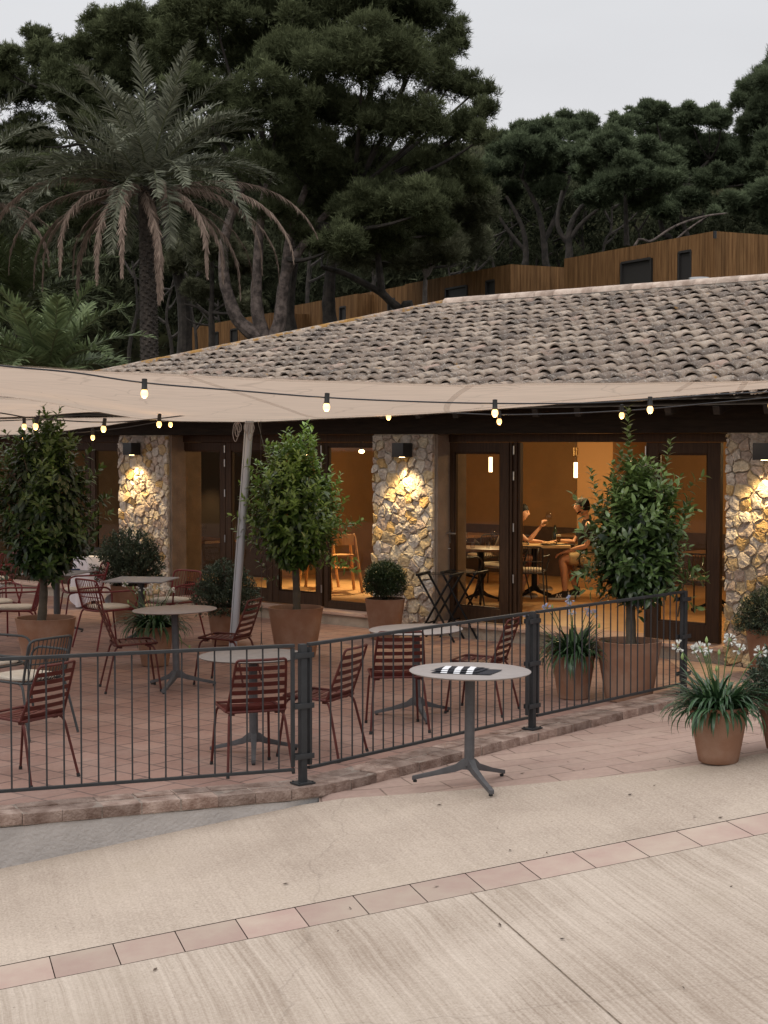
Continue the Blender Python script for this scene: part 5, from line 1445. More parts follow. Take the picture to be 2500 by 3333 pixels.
def bush(name, label, base, cx, r3, nstem, leafL, lmat, seed, nleaf=34, tight=False, droop=0.0, group=None):
    """cx: centre height above the base, r3: radii"""
    r = np.random.default_rng(seed)
    t = thing(name, label, 'shrub', base, 0, group)
    d = sphere_dirs(nstem, r); d[:, 2] = np.where(d[:, 2] < -.35, -d[:, 2], d[:, 2])
    k = (.86 + .22 * r.random((nstem, 1))) if not tight else (.93 + .10 * r.random((nstem, 1)))
    tips = np.array([0, 0, cx]) + d * np.array(r3) * k
    tips[:, 2] -= droop * (d[:, 0] ** 2 + d[:, 1] ** 2)
    root = np.array([0, 0, cx - r3[2] * .9]) + r.normal(0, .03, (nstem, 3))
    f = (1 - .62 * r.random((nstem, nleaf)) ** (1.6 if not tight else 2.6))[:, :, None]
    P = root[:, None] * (1 - f) + tips[:, None] * f + np.array([0, 0, 1.]) * (.12 * f * (1 - f)) + r.normal(0, .012 if not tight else .018, (nstem, nleaf, 3))
    D = unit(tips - root)[:, None] * .8 + r.normal(0, .55, (nstem, nleaf, 3))
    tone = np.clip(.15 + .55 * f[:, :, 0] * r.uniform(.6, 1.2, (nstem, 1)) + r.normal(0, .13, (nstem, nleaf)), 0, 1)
    n = nstem * nleaf
    Ls = leafL * r.uniform(.7, 1.3, n)
    V, Fq = leaf_batch(P.reshape(-1, 3), D.reshape(-1, 3), r.normal(0, .5, (n, 3)) + [0, 0, 1], Ls, Ls * .42, np.full(n, .15))
    npquads('foliage', V, Fq, lmat, t, np.repeat(tone.reshape(-1), 8))
    mb = MB()
    for i in range(0, nstem, max(1, nstem // 46)): mb.tube([root[i], (root[i] + tips[i]) / 2 + np.array([0, 0, .03]), root[i] * .12 + tips[i] * .88], .0028, 4)
    mb.build('stem', M_bark2, t)
    return t
LM_R = leaf_mat('grey_green_leaf', (0.012, 0.022, 0.013), (0.085, 0.115, 0.070), .55, .15)
LM_X = leaf_mat('box_leaf', (0.007, 0.014, 0.006), (0.035, 0.06, 0.018), .4, .1)
G3 = 'shrubs in terracotta pots'
bush('potted_shrub', 'clipped dark ball bush in a terracotta pot against the stone pillar', P3, .64, (.245, .245, .265), 700, .021, LM_X, 31, 26, tight=True, group=G3)
bush('potted_shrub', 'feathery grey green shrub in a pot behind the leaning mast', P5, .62, (.40, .36, .34), 300, .030, LM_R, 32, 38, droop=.16, group=G3)
bush('potted_shrub', 'wide feathery shrub at the foot of the short stone pillar', P11, .78, (.46, .40, .42), 340, .036, LM_R, 33, 36, droop=.10, group=G3)
bush('potted_shrub', 'drooping small leafed shrub against the end stone pillar', P10, .66, (.36, .34, .24), 300, .026, LM_R, 34, 38, droop=.16, group=G3)
bush('potted_shrub', 'feathery shrub cut by the picture edge behind the white flowers outside the fence', P9, .50, (.30, .28, .20), 240, .026, LM_R, 35, 34, droop=.14, group=G3)

# ---- agapanthus
LM_S = leaf_mat('strap_leaf', (0.014, 0.035, 0.014), (0.065, 0.135, 0.055), .33, .15)
M_stalk = mat('flower_stalk', (0.07, 0.13, 0.04), .5)
M_petal = mat('white_petal', (0.70, 0.70, 0.66), .6)
M_petalb = mat('lilac_petal', (0.50, 0.55, 0.72), .6)
M_bud = mat('green_bud', (0.26, 0.36, 0.13), .5)
def agapanthus(label, base, z0, rad, flowers, seed, petal, nl=150, ll=.34):
    r = np.random.default_rng(seed)
    t = thing('agapanthus', label, 'flowering plant', base, 0, 'agapanthus plants in pots')
    V = []; Fq = []; T = []
    for i in range(nl):
        a = r.uniform(0, 6.28); q = rad * .55 * math.sqrt(r.random()); p = Vector((q * math.cos(a), q * math.sin(a), z0 - .05))
        b = a + r.normal(0, .5); el = r.uniform(.55, 1.5); ln = ll * r.uniform(.75, 1.35); w = r.uniform(.008, .0125)
        d = Vector((math.cos(b) * math.cos(el), math.sin(b) * math.cos(el), math.sin(el))); side = Vector((-math.sin(b), math.cos(b), 0)); o = len(V); tn = np.clip(r.normal(.45, .22), 0, 1); NS = 9
        bend = r.uniform(.08, .25)
        for k in range(NS + 1):
            f = k / NS; ww = w * (1 - .15 * f) * (1 if f < .75 else (1 - f) / .25 * .95 + .05)
            V += [tuple(p - side * ww), tuple(p + Vector((0, 0, -.25 * ww))), tuple(p + side * ww)]
            p = p + d * (ln / NS); el -= bend * (1 + .8 * f); d = Vector((math.cos(b) * math.cos(el), math.sin(b) * math.cos(el), math.sin(el)))
        for k in range(NS):
            for c in (0, 1): Fq.append((o + 3 * k + c, o + 3 * k + c + 1, o + 3 * k + 4 + c, o + 3 * k + 3 + c)); T.append(tn)
    npquads('leaf_clump', V, Fq, LM_S, t, T)
    for (dx, dy, z, kind) in flowers:
        tip = Vector((dx, dy, z)); b0 = Vector((dx * .25, dy * .25, z0 - .03))
        st = MB(); st.tube(bez(b0, (b0 + tip) / 2 + Vector((-dx * .15, 0, .06)), tip, 8), .0035, 6); s = st.build('stalk', M_stalk, t)
        if kind == 'b':
            mb = MB(); mb.lathe([(0, -.012), (.008, -.004), (.011, .008), (.007, .022), (0, .036)], 10, tip); mb.build('bud', M_bud, s)
        else:
            mb = MB(); n = 12 if kind == 'f' else 7
            for i in range(n):
                u = unit(r.normal(0, 1, 3) + np.array([0, 0, .35])); u = Vector(u); l = .028 if kind == 'f' else .022
                a1 = u.orthogonal().normalized(); a2 = u.cross(a1); c = tip + u * l
                mb.tube([tip, tip + u * l * .6], .0012, 4, m=1)
                for k in range(6):
                    q = a1 * math.cos(k * 1.047) + a2 * math.sin(k * 1.047); q2 = u.cross(q)
                    e1 = c + u * .012 + q * .006; e2 = c + u * .020 + q * .0105
                    mb.add([c - u * .010, e1 - q2 * .0045, e1 + q2 * .0045, e2], [(0, 1, 2), (1, 3, 2)])
            mb.build('flower_head', [petal, M_bud], s, smooth=False)
    return t
s8 = 5200 / P8.y
fl = lambda lst, s, P, ps: [((px - ps[0]) / s, dy, (ps[1] - py) / s, k) for px, py, dy, k in lst]
agapanthus('white agapanthus in full flower in the pot outside the fence', P8, .36, .21,
           fl([(2202, 2098, .0, 'f'), (2272, 2100, -.05, 'f'), (2298, 2110, .05, 'f'), (2258, 2115, 0, 'f'), (2296, 2082, 0, 'b'), (2376, 2080, .05, 'f'), (2405, 2110, .0, 'f'), (2472, 2118, .0, 'f'), (2225, 2142, .08, 'b'), (2303, 2138, .1, 'b'), (2335, 2180, .05, 'b'), (2348, 2130, .1, 'b')], s8, P8, (2338, 2478)), 41, M_petal, nl=420, ll=.30)
s6 = 5200 / P6.y
agapanthus('agapanthus with pale lilac white flowers behind the fence bars', P6, .40, .20,
           fl([(1778, 1976, 0, 'f'), (1853, 1950, 0, 'f'), (1856, 1972, .05, 'f'), (1908, 1992, 0, 'f'), (1932, 1998, .05, 'f'), (1858, 1993, -.05, 'g'), (1800, 1980, .1, 'b'), (1950, 2038, 0, 'b'), (1942, 2060, .05, 'b'), (1714, 2006, 0, 'g')], s6, P6, (1866, 2272)), 42, M_petalb, nl=300, ll=.36)
s4 = 5200 / P4.y
agapanthus('agapanthus with a few white flower heads rising behind the round table', P4, .41, .20,
           fl([(408, 1896, 0, 'g'), (435, 1915, 0, 'b'), (498, 1908, 0, 'g'), (518, 1914, .05, 'g'), (482, 1918, 0, 'f'), (558, 1912, 0, 'g'), (556, 1928, .1, 'g'), (470, 1930, 0, 'b'), (442, 1922, .1, 'g'), (620, 2106, -.05, 'b'), (418, 1960, 0, 'b')], s4, P4, (505, 2166)), 43, M_petal, nl=300, ll=.36)

# ================================================================== palms
M_palmbark = mat('palm_bark', (0.030, 0.024, 0.020), .95, col2=(0.085, 0.068, 0.055), vscale=9, bump=1.0, bscale=22)
LM_P = leaf_mat('palm_leaf', (0.050, 0.056, 0.038), (0.27, 0.275, 0.20), .75, .2, .06)
LM_P2 = leaf_mat('young_palm_leaf', (0.06, 0.085, 0.038), (0.22, 0.27, 0.125), .55, .25, .15)
LM_D = leaf_mat('dry_palm_leaf', (0.15, 0.105, 0.082), (0.42, 0.315, 0.25), .9, .25, .1)
def frond_geo(base, az, el, ln, droop, r, nl=64, ll=.42, dry=False):
    """returns list of triangles (verts) for leaflets and a rachis polyline"""
    pts = [Vector(base)]; NS = 26; a = az; e_ = el; dirs = []
    tw = r.normal(0, .012)
    for k in range(NS):
        d = Vector((math.cos(a) * math.cos(e_), math.sin(a) * math.cos(e_), math.sin(e_))); dirs.append(d); pts.append(pts[-1] + d * ln / NS)
        f = k / NS; e_ -= droop / NS * (.35 + 1.5 * f); a += tw
        if e_ < -1.52: e_ = -1.52
    dirs.append(dirs[-1])
    V = []; T = []
    for k in range(nl):
        f = .10 + .90 * (k + .5) / nl; q = f * NS; i = min(NS - 1, int(q)); p = pts[i].lerp(pts[i + 1], q - i); d = dirs[i]
        side = d.cross(Vector((0, 0, 1)));
        if side.length < .05: side = Vector((-math.sin(az), math.cos(az), 0))
        side.normalize(); up = side.cross(d)
        L_ = ll * (math.sin(math.pi * min(1, .16 + .80 * f)) ** .6) * r.uniform(.8, 1.1)
        for s in (-1, 1):
            if dry: dd = side * s * r.uniform(.25, .6) + d * .9 + Vector((0, 0, -.55 * r.uniform(.4, 1.4))) + Vector(r.normal(0, .15, 3))
            else: dd = side * s * .80 + d * (.45 + .5 * f) + up * r.uniform(.0, .6) + Vector(r.normal(0, .16, 3))
            dd.normalize(); w = dd.cross(up + side * .3).normalized() * (.019 if not dry else .013)
            mid = p + dd * L_ * .55 + Vector((0, 0, -.015 * L_)); tip = p + dd * L_ + Vector((0, 0, -.10 * L_ * (1 if not dry else 2)))
            V += [p - w * .6, p + w * .6, mid + w, p - w * .6, mid + w, mid - w, mid - w, mid + w, tip]
            tn = float(np.clip(.5 + r.normal(0, .22), 0, 1)); T += [tn] * 3
    return V, T, pts
def palm(name, label, base_pt, crown_pt, green, dry, seed, lmat, ln, trunk_r=.2, ll=.42):
    r = np.random.default_rng(seed)
    o = Vector(base_pt); c = Vector(crown_pt) - o
    t = thing(name, label, 'palm tree', o, 0)
    if trunk_r > 0:
        mb = MB(); n = 30; pts = [Vector((0, 0, -.5)).lerp(c, k / n) + Vector((.06 * math.sin(k * .22), 0, 0)) * (1 - k / n) for k in range(n + 1)]
        mb.tube(pts, [trunk_r * (1.12 - .25 * k / n + (.25 * (k / n) ** 8)) for k in range(n + 1)], 14)
        hgt = c.length; m_ = int(hgt * 95)
        for i in range(m_):
            f = i / m_; p = pts[0].lerp(pts[-1], f); a = i * 2.399; rad = trunk_r * (1.10 - .25 * f)
            u = Vector((math.cos(a), math.sin(a), 0)); s = Vector((-u.y, u.x, 0)); b = p + u * rad * .93
            mb.add([b - s * .05, b + s * .05, b + u * .055 + Vector((0, 0, .055)) + s * .022, b + u * .055 + Vector((0, 0, .055)) - s * .022, b + Vector((0, 0, .11))], [(0, 1, 2, 3), (3, 2, 4), (1, 4, 2), (0, 3, 4)])
        mb.build('trunk', M_palmbark, t)
    for i, (az, el, k, dr) in enumerate(green):
        V, T, pts = frond_geo(c + Vector((.1 * math.cos(az), .1 * math.sin(az), .1)), az, el, ln * k, dr, r, ll=ll)
        fr = npmesh('frond', [tuple(v) for v in V], 3, lmat, t, T)
        mb = MB(); mb.tube(pts[::3], [.022 * (1 - .085 * q) for q in range(len(pts[::3]))], 5); mb.build('rachis', M_rach, fr)
    for i, (az, el, k, dr) in enumerate(dry):
        V, T, pts = frond_geo(c + Vector((.12 * math.cos(az), .12 * math.sin(az), -.1)), az, el, ln * k, dr, r, nl=130, ll=ll * .62, dry=True)
        fr = npmesh('dry_frond', [tuple(v) for v in V], 3, LM_D, t, T)
        mb = MB(); mb.tube(pts[::3], [.020 * (1 - .085 * q) for q in range(len(pts[::3]))], 5); mb.build('rachis', M_rach2, fr)
    return t
M_rach = mat('frond_rib', (.10, .11, .05), .6); M_rach2 = mat('dry_frond_rib', (.20, .14, .105), .8)
r_ = np.random.default_rng(5)
gr = []
for i in range(54):
    f = (i + .5) / 54; az = i * 2.399 + r_.normal(0, .15)
    el = 1.42 - 1.50 * f ** .80 + r_.normal(0, .13)
    gr.append((az, el, r_.uniform(.78, 1.08), .80 + .62 * f + r_.normal(0, .2)))
dr = []
for az, el, k, d_ in ((3.3, .1, 1.05, 1.6), (3.6, -.1, .95, 1.75), (3.9, .05, .98, 1.9), (4.3, -.1, .92, 1.9), (2.9, .0, 1.0, 1.7), (4.75, -.2, 1.0, 1.7), (4.95, -.35, .95, 1.5), (5.4, .0, .95, 1.9), (5.75, .1, 1.02, 1.75), (6.05, .15, 1.12, 1.45), (.1, .05, 1.05, 1.6), (.45, -.1, 1.0, 1.7), (2.5, -.1, .95, 1.8), (5.1, .4, .55, 2.2), (3.1, .35, 1.1, 1.3), (.2, .3, 1.12, 1.3), (5.9, -.25, .8, 1.5), (3.75, -.3, .75, 1.5), (4.55, .1, 1.08, 2.0), (6.2, -.3, .9, 1.4)):
    dr.append((az, el, k * 1.16, d_ + .15))
YP = 38.0
pb = at(492, 1200, YP); pc = at(478, 610, YP)
palm('date_palm', 'tall date palm with a skirt of dry pinkish fronds and rough trunk', (pb.x, pb.y, hill_z(pb.x, pb.y)), pc, gr, dr, 51, LM_P, 3.45, .20, .46)
def ring(n, el0, el1, seed, azs=(0, 6.28), dr0=.7, dr1=1.3):
    q = np.random.default_rng(seed); out = []
    for i in range(n):
        f = (i + .5) / n; out.append((azs[0] + (azs[1] - azs[0]) * ((i * .618) % 1) + q.normal(0, .1), el0 + (el1 - el0) * f, q.uniform(.85, 1.1), dr0 + (dr1 - dr0) * f))
    return out
pc2 = at(-150, 640, 42); palm('date_palm', 'date palm reaching in from the picture edge with only frond tips showing', (pc2.x, pc2.y, 1.0), pc2, ring(34, 1.2, -.2, 52), [(5.9, 0, 1, 1.5), (.3, .1, 1, 1.6)], 52, LM_P, 3.6, .2, .48)
pc3 = at(70, 985, 44); palm('date_palm', 'low green date palm under the fronds of the tall one', (pc3.x, pc3.y, hill_z(pc3.x, pc3.y)), pc3, ring(36, 1.3, -.15, 53), [], 53, leaf_mat('olive_palm_leaf', (.045, .058, .024), (.15, .18, .08), .6, .2, .12), 2.9, .22, .42)
pc4 = at(150, 1235, 27); palm('young_palm', 'young light green palm fronds rising just above the awning edge', (pc4.x, pc4.y, 1.2), pc4, ring(26, 1.35, .12, 54, dr0=.6, dr1=1.25), [], 54, LM_P2, 1.75, .16, .40)

# ================================================================== pines
M_bark = mat('pine_bark', (0.060, 0.046, 0.040), .95, col2=(0.20, 0.155, 0.135), vscale=5, bump=1.0, bscale=9, lo=.4, hi=.62)
M_barkd = mat('dark_pine_bark', (0.020, 0.017, 0.014), .95, col2=(0.060, 0.048, 0.040), vscale=5, bump=1.0, bscale=9)
M_barkp = mat('pale_bark', (0.15, 0.125, 0.11), .95, col2=(0.26, 0.225, 0.20), vscale=5, bump=.8, bscale=12)
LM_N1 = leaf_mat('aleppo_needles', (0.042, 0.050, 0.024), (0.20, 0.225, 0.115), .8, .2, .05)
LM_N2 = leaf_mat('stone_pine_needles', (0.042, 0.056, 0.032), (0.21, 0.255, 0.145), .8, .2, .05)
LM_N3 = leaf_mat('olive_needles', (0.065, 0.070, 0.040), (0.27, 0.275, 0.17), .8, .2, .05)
def needle_cloud(C, Rr, ntuft, r, nl=5, ln=(.14, .26), wd=.024, up=.55, tone_base=None):
    """C (m,3) clump centres, Rr (m,3) radii, tufts on their shells -> triangles"""
    m = len(C); area = (Rr.mean(1)) ** 2; pr = area / area.sum()
    idx = r.choice(m, ntuft, p=pr)
    d = sphere_dirs(ntuft, r); flip = (d[:, 2] < -.2) & (r.random(ntuft) < .6); d[flip, 2] *= -1
    k = .55 + .52 * r.random((ntuft, 1)) ** .7 + np.where(r.random((ntuft, 1)) < .28, r.uniform(0, .75, (ntuft, 1)), 0)
    P = C[idx] + d * Rr[idx] * k
    ax = unit(d + np.array([0, 0, up]) + r.normal(0, .35, (ntuft, 3)))
    nd = unit(ax[:, None] + r.normal(0, .45, (ntuft, nl, 3)))
    L_ = r.uniform(*ln, (ntuft, nl, 1))
    B = np.repeat(P[:, None], nl, 1) + r.normal(0, .03, (ntuft, nl, 3))
    w = np.cross(nd, r.normal(0, 1, (ntuft, nl, 3))); w = unit(w) * wd * .5
    V = np.stack([B - w, B + w, B + nd * L_], 2).reshape(-1, 3)
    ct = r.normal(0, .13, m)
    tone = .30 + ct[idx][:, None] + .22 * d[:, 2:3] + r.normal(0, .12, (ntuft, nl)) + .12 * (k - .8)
    return V, np.clip(tone, 0, 1).reshape(-1)
def pine(label, Y, blobs, trunks, seed, lmat, ntuft, depth=1.6, nsub=30, subk=.235, bark=None, group='pine trees on the slope', ln=(.09, .20), wd=.022, nl=6, flat=.97, limbs=True, kind='pine_tree'):
    """blobs: (px,py,rpx[,dY]); trunks: list of (list of px,py[,dY]), radius px start, end"""
    r = np.random.default_rng(seed); s = 5200.0 / Y
    p0 = trunks[0][0][0]; base = at(p0[0], p0[1], Y); o = Vector((base.x, base.y, hill_z(base.x, base.y) - .2))
    t = thing(kind, label, 'pine tree', o, 0, group)
    C = []; Rr = []; bl = []
    for b in blobs:
        dY = b[3] if len(b) > 3 else r.uniform(-depth, depth)
        c = at(b[0], b[1], Y + dY) - o; R_ = b[2] / s * (1 + dY / Y); bl.append(c)
        for k in range(nsub):
            d = sphere_dirs(1, r)[0]; d[2] = d[2] if d[2] > -.3 else -d[2] * .5
            q = 1.08 * r.uniform(.08, 1.0) ** .5; C.append(np.array(c) + d * R_ * q * np.array([1, 1, flat])); rr_ = R_ * subk * r.uniform(.55, 1.35); Rr.append((rr_, rr_, rr_ * flat))
        C.append(np.array(c)); Rr.append((R_ * .45, R_ * .45, R_ * .4))
    V, T = needle_cloud(np.array(C), np.array(Rr), int(ntuft * 1.9), r, nl, ln, wd)
    npmesh('crown', V, 3, lmat, t, T)
    mb = MB(); ends = []
    for (pts, r0, r1) in trunks:
        P = [at(q[0], q[1], Y + (q[2] if len(q) > 2 else 0)) - o for q in pts]
        if pts is trunks[0][0]: P = [Vector((P[0].x, P[0].y, 0))] + P if P[0].z > .3 else P
        Q = sm(P, 22); mb.tube(Q, [max(.02, (r0 + (r1 - r0) * k / 22) / s * (1 + .05 * math.sin(k * 1.7))) for k in range(23)], 10)
        ends += Q[10:]
    mb.build('trunk', bark or M_bark, t)
    if limbs and ends:
        for c in bl:
            e_ = min(ends, key=lambda q: (q - c).length + (1.5 if q.z > c.z else 0))
            if (e_ - c).length < .3: continue
            mid = e_.lerp(c, .5) + Vector((r.normal(0, .15), r.normal(0, .15), -.12 * (c - e_).length))
            mb = MB(); mb.tube(bez(e_, mid, c, 7), [max(.015, .06 * (1 - .11 * k) * min(1.6, (c - e_).length / 2.0)) for k in range(8)], 6)
            mb.build('limb', M_barkd, t)
    return t
# big aleppo pine, three stems
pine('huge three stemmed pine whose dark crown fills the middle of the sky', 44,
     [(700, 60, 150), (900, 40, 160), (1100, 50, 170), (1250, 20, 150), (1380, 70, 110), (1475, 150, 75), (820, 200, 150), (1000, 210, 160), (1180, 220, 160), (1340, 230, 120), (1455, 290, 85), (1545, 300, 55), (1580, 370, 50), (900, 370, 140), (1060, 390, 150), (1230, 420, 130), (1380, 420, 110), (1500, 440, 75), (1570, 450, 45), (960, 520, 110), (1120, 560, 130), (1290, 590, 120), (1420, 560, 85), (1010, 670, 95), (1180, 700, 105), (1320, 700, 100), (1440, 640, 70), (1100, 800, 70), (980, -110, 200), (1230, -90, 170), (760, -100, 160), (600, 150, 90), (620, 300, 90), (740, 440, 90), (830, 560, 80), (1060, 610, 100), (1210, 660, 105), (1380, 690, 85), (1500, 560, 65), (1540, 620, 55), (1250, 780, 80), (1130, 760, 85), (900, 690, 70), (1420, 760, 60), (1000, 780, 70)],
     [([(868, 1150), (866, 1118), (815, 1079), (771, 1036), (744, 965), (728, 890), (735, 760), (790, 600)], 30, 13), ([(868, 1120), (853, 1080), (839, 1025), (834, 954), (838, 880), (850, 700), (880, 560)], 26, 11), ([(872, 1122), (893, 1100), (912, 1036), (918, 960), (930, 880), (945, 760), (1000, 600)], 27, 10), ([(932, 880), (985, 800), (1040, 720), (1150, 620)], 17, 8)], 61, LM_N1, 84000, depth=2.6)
pine('broad pine behind the tall date palm, filling the upper corner', 53,
     [(60, 320, 110), (175, 205, 95), (290, 175, 95), (410, 130, 110), (530, 90, 110), (640, 60, 100), (250, 330, 120), (400, 280, 120), (560, 230, 130), (100, 470, 110), (10, 215, 65), (330, 440, 120), (520, 400, 120), (680, 330, 110), (620, 500, 100), (150, 600, 110), (20, 620, 100), (400, 600, 100), (600, 640, 90), (280, 720, 90), (120, 125, 45), (330, 75, 55)],
     [([(600, 1190), (600, 1000), (560, 800), (520, 600), (500, 350)], 30, 10), ([(560, 800), (400, 650), (250, 450), (180, 300)], 16, 6)], 62, LM_N1, 36000, depth=2.5, bark=M_barkd, wd=.03)
pine('stone pine with a dome crown above the far timber cabins', 63,
     [(1600, 560, 62), (1655, 490, 70), (1740, 455, 72), (1830, 430, 68), (1900, 425, 60), (1720, 560, 80), (1640, 640, 60), (1800, 540, 85), (1585, 625, 40), (1880, 510, 70), (1720, 490, 80), (1790, 630, 60)],
     [([(1785, 930), (1775, 850), (1770, 780), (1750, 680), (1700, 580)], 15, 6), ([(1770, 790), (1810, 700), (1860, 560)], 9, 5), ([(1700, 900), (1712, 830), (1700, 740), (1650, 640)], 12, 5), ([(1712, 820), (1640, 730), (1600, 650)], 7, 4)], 63, LM_N2, 26000, depth=2.2, bark=M_barkd, flat=.75, wd=.032)
pine('rounded stone pine standing forward of the others on the slope', 58,
     [(1935, 580, 75), (1990, 490, 75), (2060, 500, 80), (2030, 590, 90), (2110, 580, 75), (2160, 600, 65), (1950, 650, 60), (2090, 650, 70), (2170, 540, 60), (1910, 520, 50)],
     [([(1850, 930), (1853, 829), (1852, 760), (1880, 690), (1960, 600)], 17, 6), ([(1853, 780), (1900, 720), (1990, 650)], 9, 4), ([(1853, 800), (1815, 730), (1830, 620)], 9, 5), ([(2040, 800), (2038, 720), (2035, 600)], 10, 5)], 64, LM_N2, 26000, depth=2.0, bark=M_barkd, flat=.8, wd=.03)
pine('wide stone pine whose crown tops the slope above the big timber cabin', 68,
     [(2030, 410, 48), (2080, 390, 52), (2130, 370, 50), (2190, 400, 62), (2250, 385, 55), (2310, 395, 55), (2345, 400, 45), (2210, 480, 80), (2290, 500, 90), (2360, 500, 70), (2400, 530, 55), (2240, 560, 70), (2140, 450, 70), (2420, 470, 35), (2400, 590, 55), (2320, 590, 65), (2470, 590, 55), (2250, 650, 60), (2360, 670, 45), (2160, 690, 55)],
     [([(2190, 830), (2160, 760), (2150, 690), (2190, 600)], 12, 5), ([(2150, 700), (2230, 600), (2310, 520)], 8, 4), ([(2250, 800), (2215, 700), (2180, 560)], 9, 4)], 65, LM_N2, 32000, depth=2.4, bark=M_barkd, flat=.75, wd=.034)
pine('stone pine leaning in from the picture edge over the timber cabin', 50,
     [(2440, 330, 55), (2495, 270, 60), (2560, 240, 80), (2470, 410, 65), (2530, 380, 90), (2480, 500, 60), (2560, 500, 90), (2450, 545, 35)],
     [([(2680, 760), (2650, 640), (2600, 500), (2540, 380)], 18, 7)], 66, LM_N2, 14000, depth=1.6, bark=M_barkd)
pine('low spreading pine bough above the corner of the timber cabin', 47,
     [(2420, 670, 48), (2480, 640, 55), (2540, 640, 60), (2500, 710, 38), (2390, 650, 30)],
     [([(2640, 850), (2610, 760), (2560, 690), (2450, 670)], 12, 5)], 67, LM_N2, 9000, depth=1.0, bark=M_barkd, nsub=8)
pine('slim pale trunked pine with an olive crown beside the dome pine', 50,
     [(1500, 690, 65), (1560, 660, 45), (1420, 740, 70), (1340, 760, 70), (1520, 770, 55), (1280, 800, 60), (1460, 830, 45), (1590, 700, 30), (1380, 660, 60), (1440, 800, 60), (1230, 850, 55), (1150, 830, 55), (1540, 830, 40), (1330, 850, 50)],
     [([(1383, 960), (1386, 900), (1352, 815), (1295, 753)], 9, 4), ([(1386, 900), (1415, 800), (1416, 720), (1400, 660)], 8, 4), ([(1392, 895), (1430, 830), (1453, 784), (1500, 730)], 6, 3)], 68, LM_N3, 24000, depth=1.6, bark=M_barkp, subk=.5)
pine('dark trunked pine standing close behind the three stemmed one', 50,
     [(1000, 620, 80), (930, 520, 80), (1080, 680, 80), (900, 650, 60)],
     [([(950, 1110), (945, 1090), (935, 1008), (945, 900), (960, 740), (950, 600)], 31, 16), ([(1085, 1130), (1070, 1000), (1075, 900), (1090, 760)], 26, 14)], 69, LM_N1, 9000, bark=M_barkd)
pine('pine with a leaning lower bough that crosses the timber walls', 46,
     [(1150, 760, 70), (1240, 800, 60), (1060, 790, 60)],
     [([(1340, 1030), (1303, 1006), (1275, 985), (1243, 955), (1190, 925), (1120, 890), (1050, 870)], 17, 8), ([(1243, 955), (1235, 880), (1225, 780)], 14, 8)], 70, LM_N1, 8000, bark=M_barkd)
pine('small pine with bare spreading lower twigs beside the lone cabin', 52,
     [(690, 820, 70), (600, 860, 60), (780, 870, 60), (640, 960, 45), (740, 960, 45), (820, 1000, 40)],
     [([(690, 1120), (688, 1030), (690, 960), (690, 850)], 13, 6), ([(690, 1030), (640, 1000), (600, 990)], 5, 3), ([(690, 1020), (740, 985), (780, 970)], 5, 3), ([(690, 1060), (630, 1050), (590, 1020)], 4, 2)], 71, LM_N3, 9000, bark=M_barkd)
# fallen pale boughs above the cabin roof
pine('bare pale bough lying above the long timber cabin wall', 56, [(2330, 700, 22)],
     [([(2060, 830), (2124, 784), (2200, 735), (2290, 705), (2370, 694)], 5, 3), ([(2190, 790), (2235, 750), (2300, 705)], 4, 2)], 72, LM_N2, 300, bark=M_bark, limbs=False)
# the dark wood on the slope behind, read as one mass
r_ = np.random.default_rng(88)
C = []; Rr = []
for k in range(900):
    px = r_.uniform(-200, 2700); Y = r_.uniform(68, 96)
    top = 470 if px < 1500 else (560 if px < 2200 else 700)
    if 2250 < px: top = 620
    py = r_.uniform(top + 60, 1150)
    c = at(px, py, Y); q = r_.uniform(.9, 1.9); C.append(np.array(c)); Rr.append((q, q, q * .8))
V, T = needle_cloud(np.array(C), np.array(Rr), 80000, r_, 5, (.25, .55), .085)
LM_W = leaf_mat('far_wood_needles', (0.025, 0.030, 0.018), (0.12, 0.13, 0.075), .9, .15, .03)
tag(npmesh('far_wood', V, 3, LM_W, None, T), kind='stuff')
# trunks one can tell apart under the crowns
tr = MB()
for px, py0, py1, Y, w_, lean in ((1610, 900, 690, 66, 8, -30), (1660, 900, 700, 70, 9, 10), (1745, 900, 640, 70, 10, 25), (1820, 880, 640, 72, 8, -20), (1900, 860, 640, 70, 9, 15), (1960, 850, 640, 66, 8, 30), (2085, 800, 640, 72, 8, -15), (2260, 780, 620, 74, 9, 20), (1540, 940, 740, 64, 8, 20), (1470, 960, 800, 66, 7, -15), (1210, 980, 740, 62, 14, -10), (1000, 1020, 760, 64, 13, 15), (640, 1120, 880, 66, 9, 5), (560, 1150, 900, 62, 10, 8), (730, 1130, 900, 68, 8, -10), (420, 1150, 850, 60, 12, 10)):
    a = at(px, py0, Y); b = at(px + lean, py1, Y); z0 = hill_z(a.x, a.y) - .3; s = 5200 / Y
    t = thing('tree_trunk', ('bare dark trunk in the shade behind the tall palm and the lone cabin' if px < 800 else 'bare dark trunk in the shade behind the dim cabins mid-slope' if px < 1300 else 'bare dark trunk in the shade under the stone pines'), 'tree', (a.x, a.y, z0), 0, 'bare trunks in the wood')
    q0 = Vector((0, 0, 0)); q1 = a - Vector((a.x, a.y, z0)); q2 = b - Vector((a.x, a.y, z0))
    mb = MB(); P = sm([q0, q1, q1.lerp(q2, .5) + Vector((random.uniform(-.3, .3), 0, 0)), q2], 14); mb.tube(P, [w_ * .72 / s * (1 - .045 * k) * random.uniform(.88, 1.12) for k in range(15)], 8); mb.build('trunk', M_barkd, t)
    mb = MB()
    for k in range(5):
        c = P[6 + k * 2 - (k > 3)]; e_ = c + Vector((random.uniform(-1.6, 1.6), random.uniform(-.6, .6), random.uniform(.5, 1.5)))
        mb.tube(bez(c, c.lerp(e_, .5) + Vector((0, 0, -.2)), e_, 5), [.07 * (1 - .16 * j) for j in range(6)], 5)
    mb.build('branch', M_barkd, t)
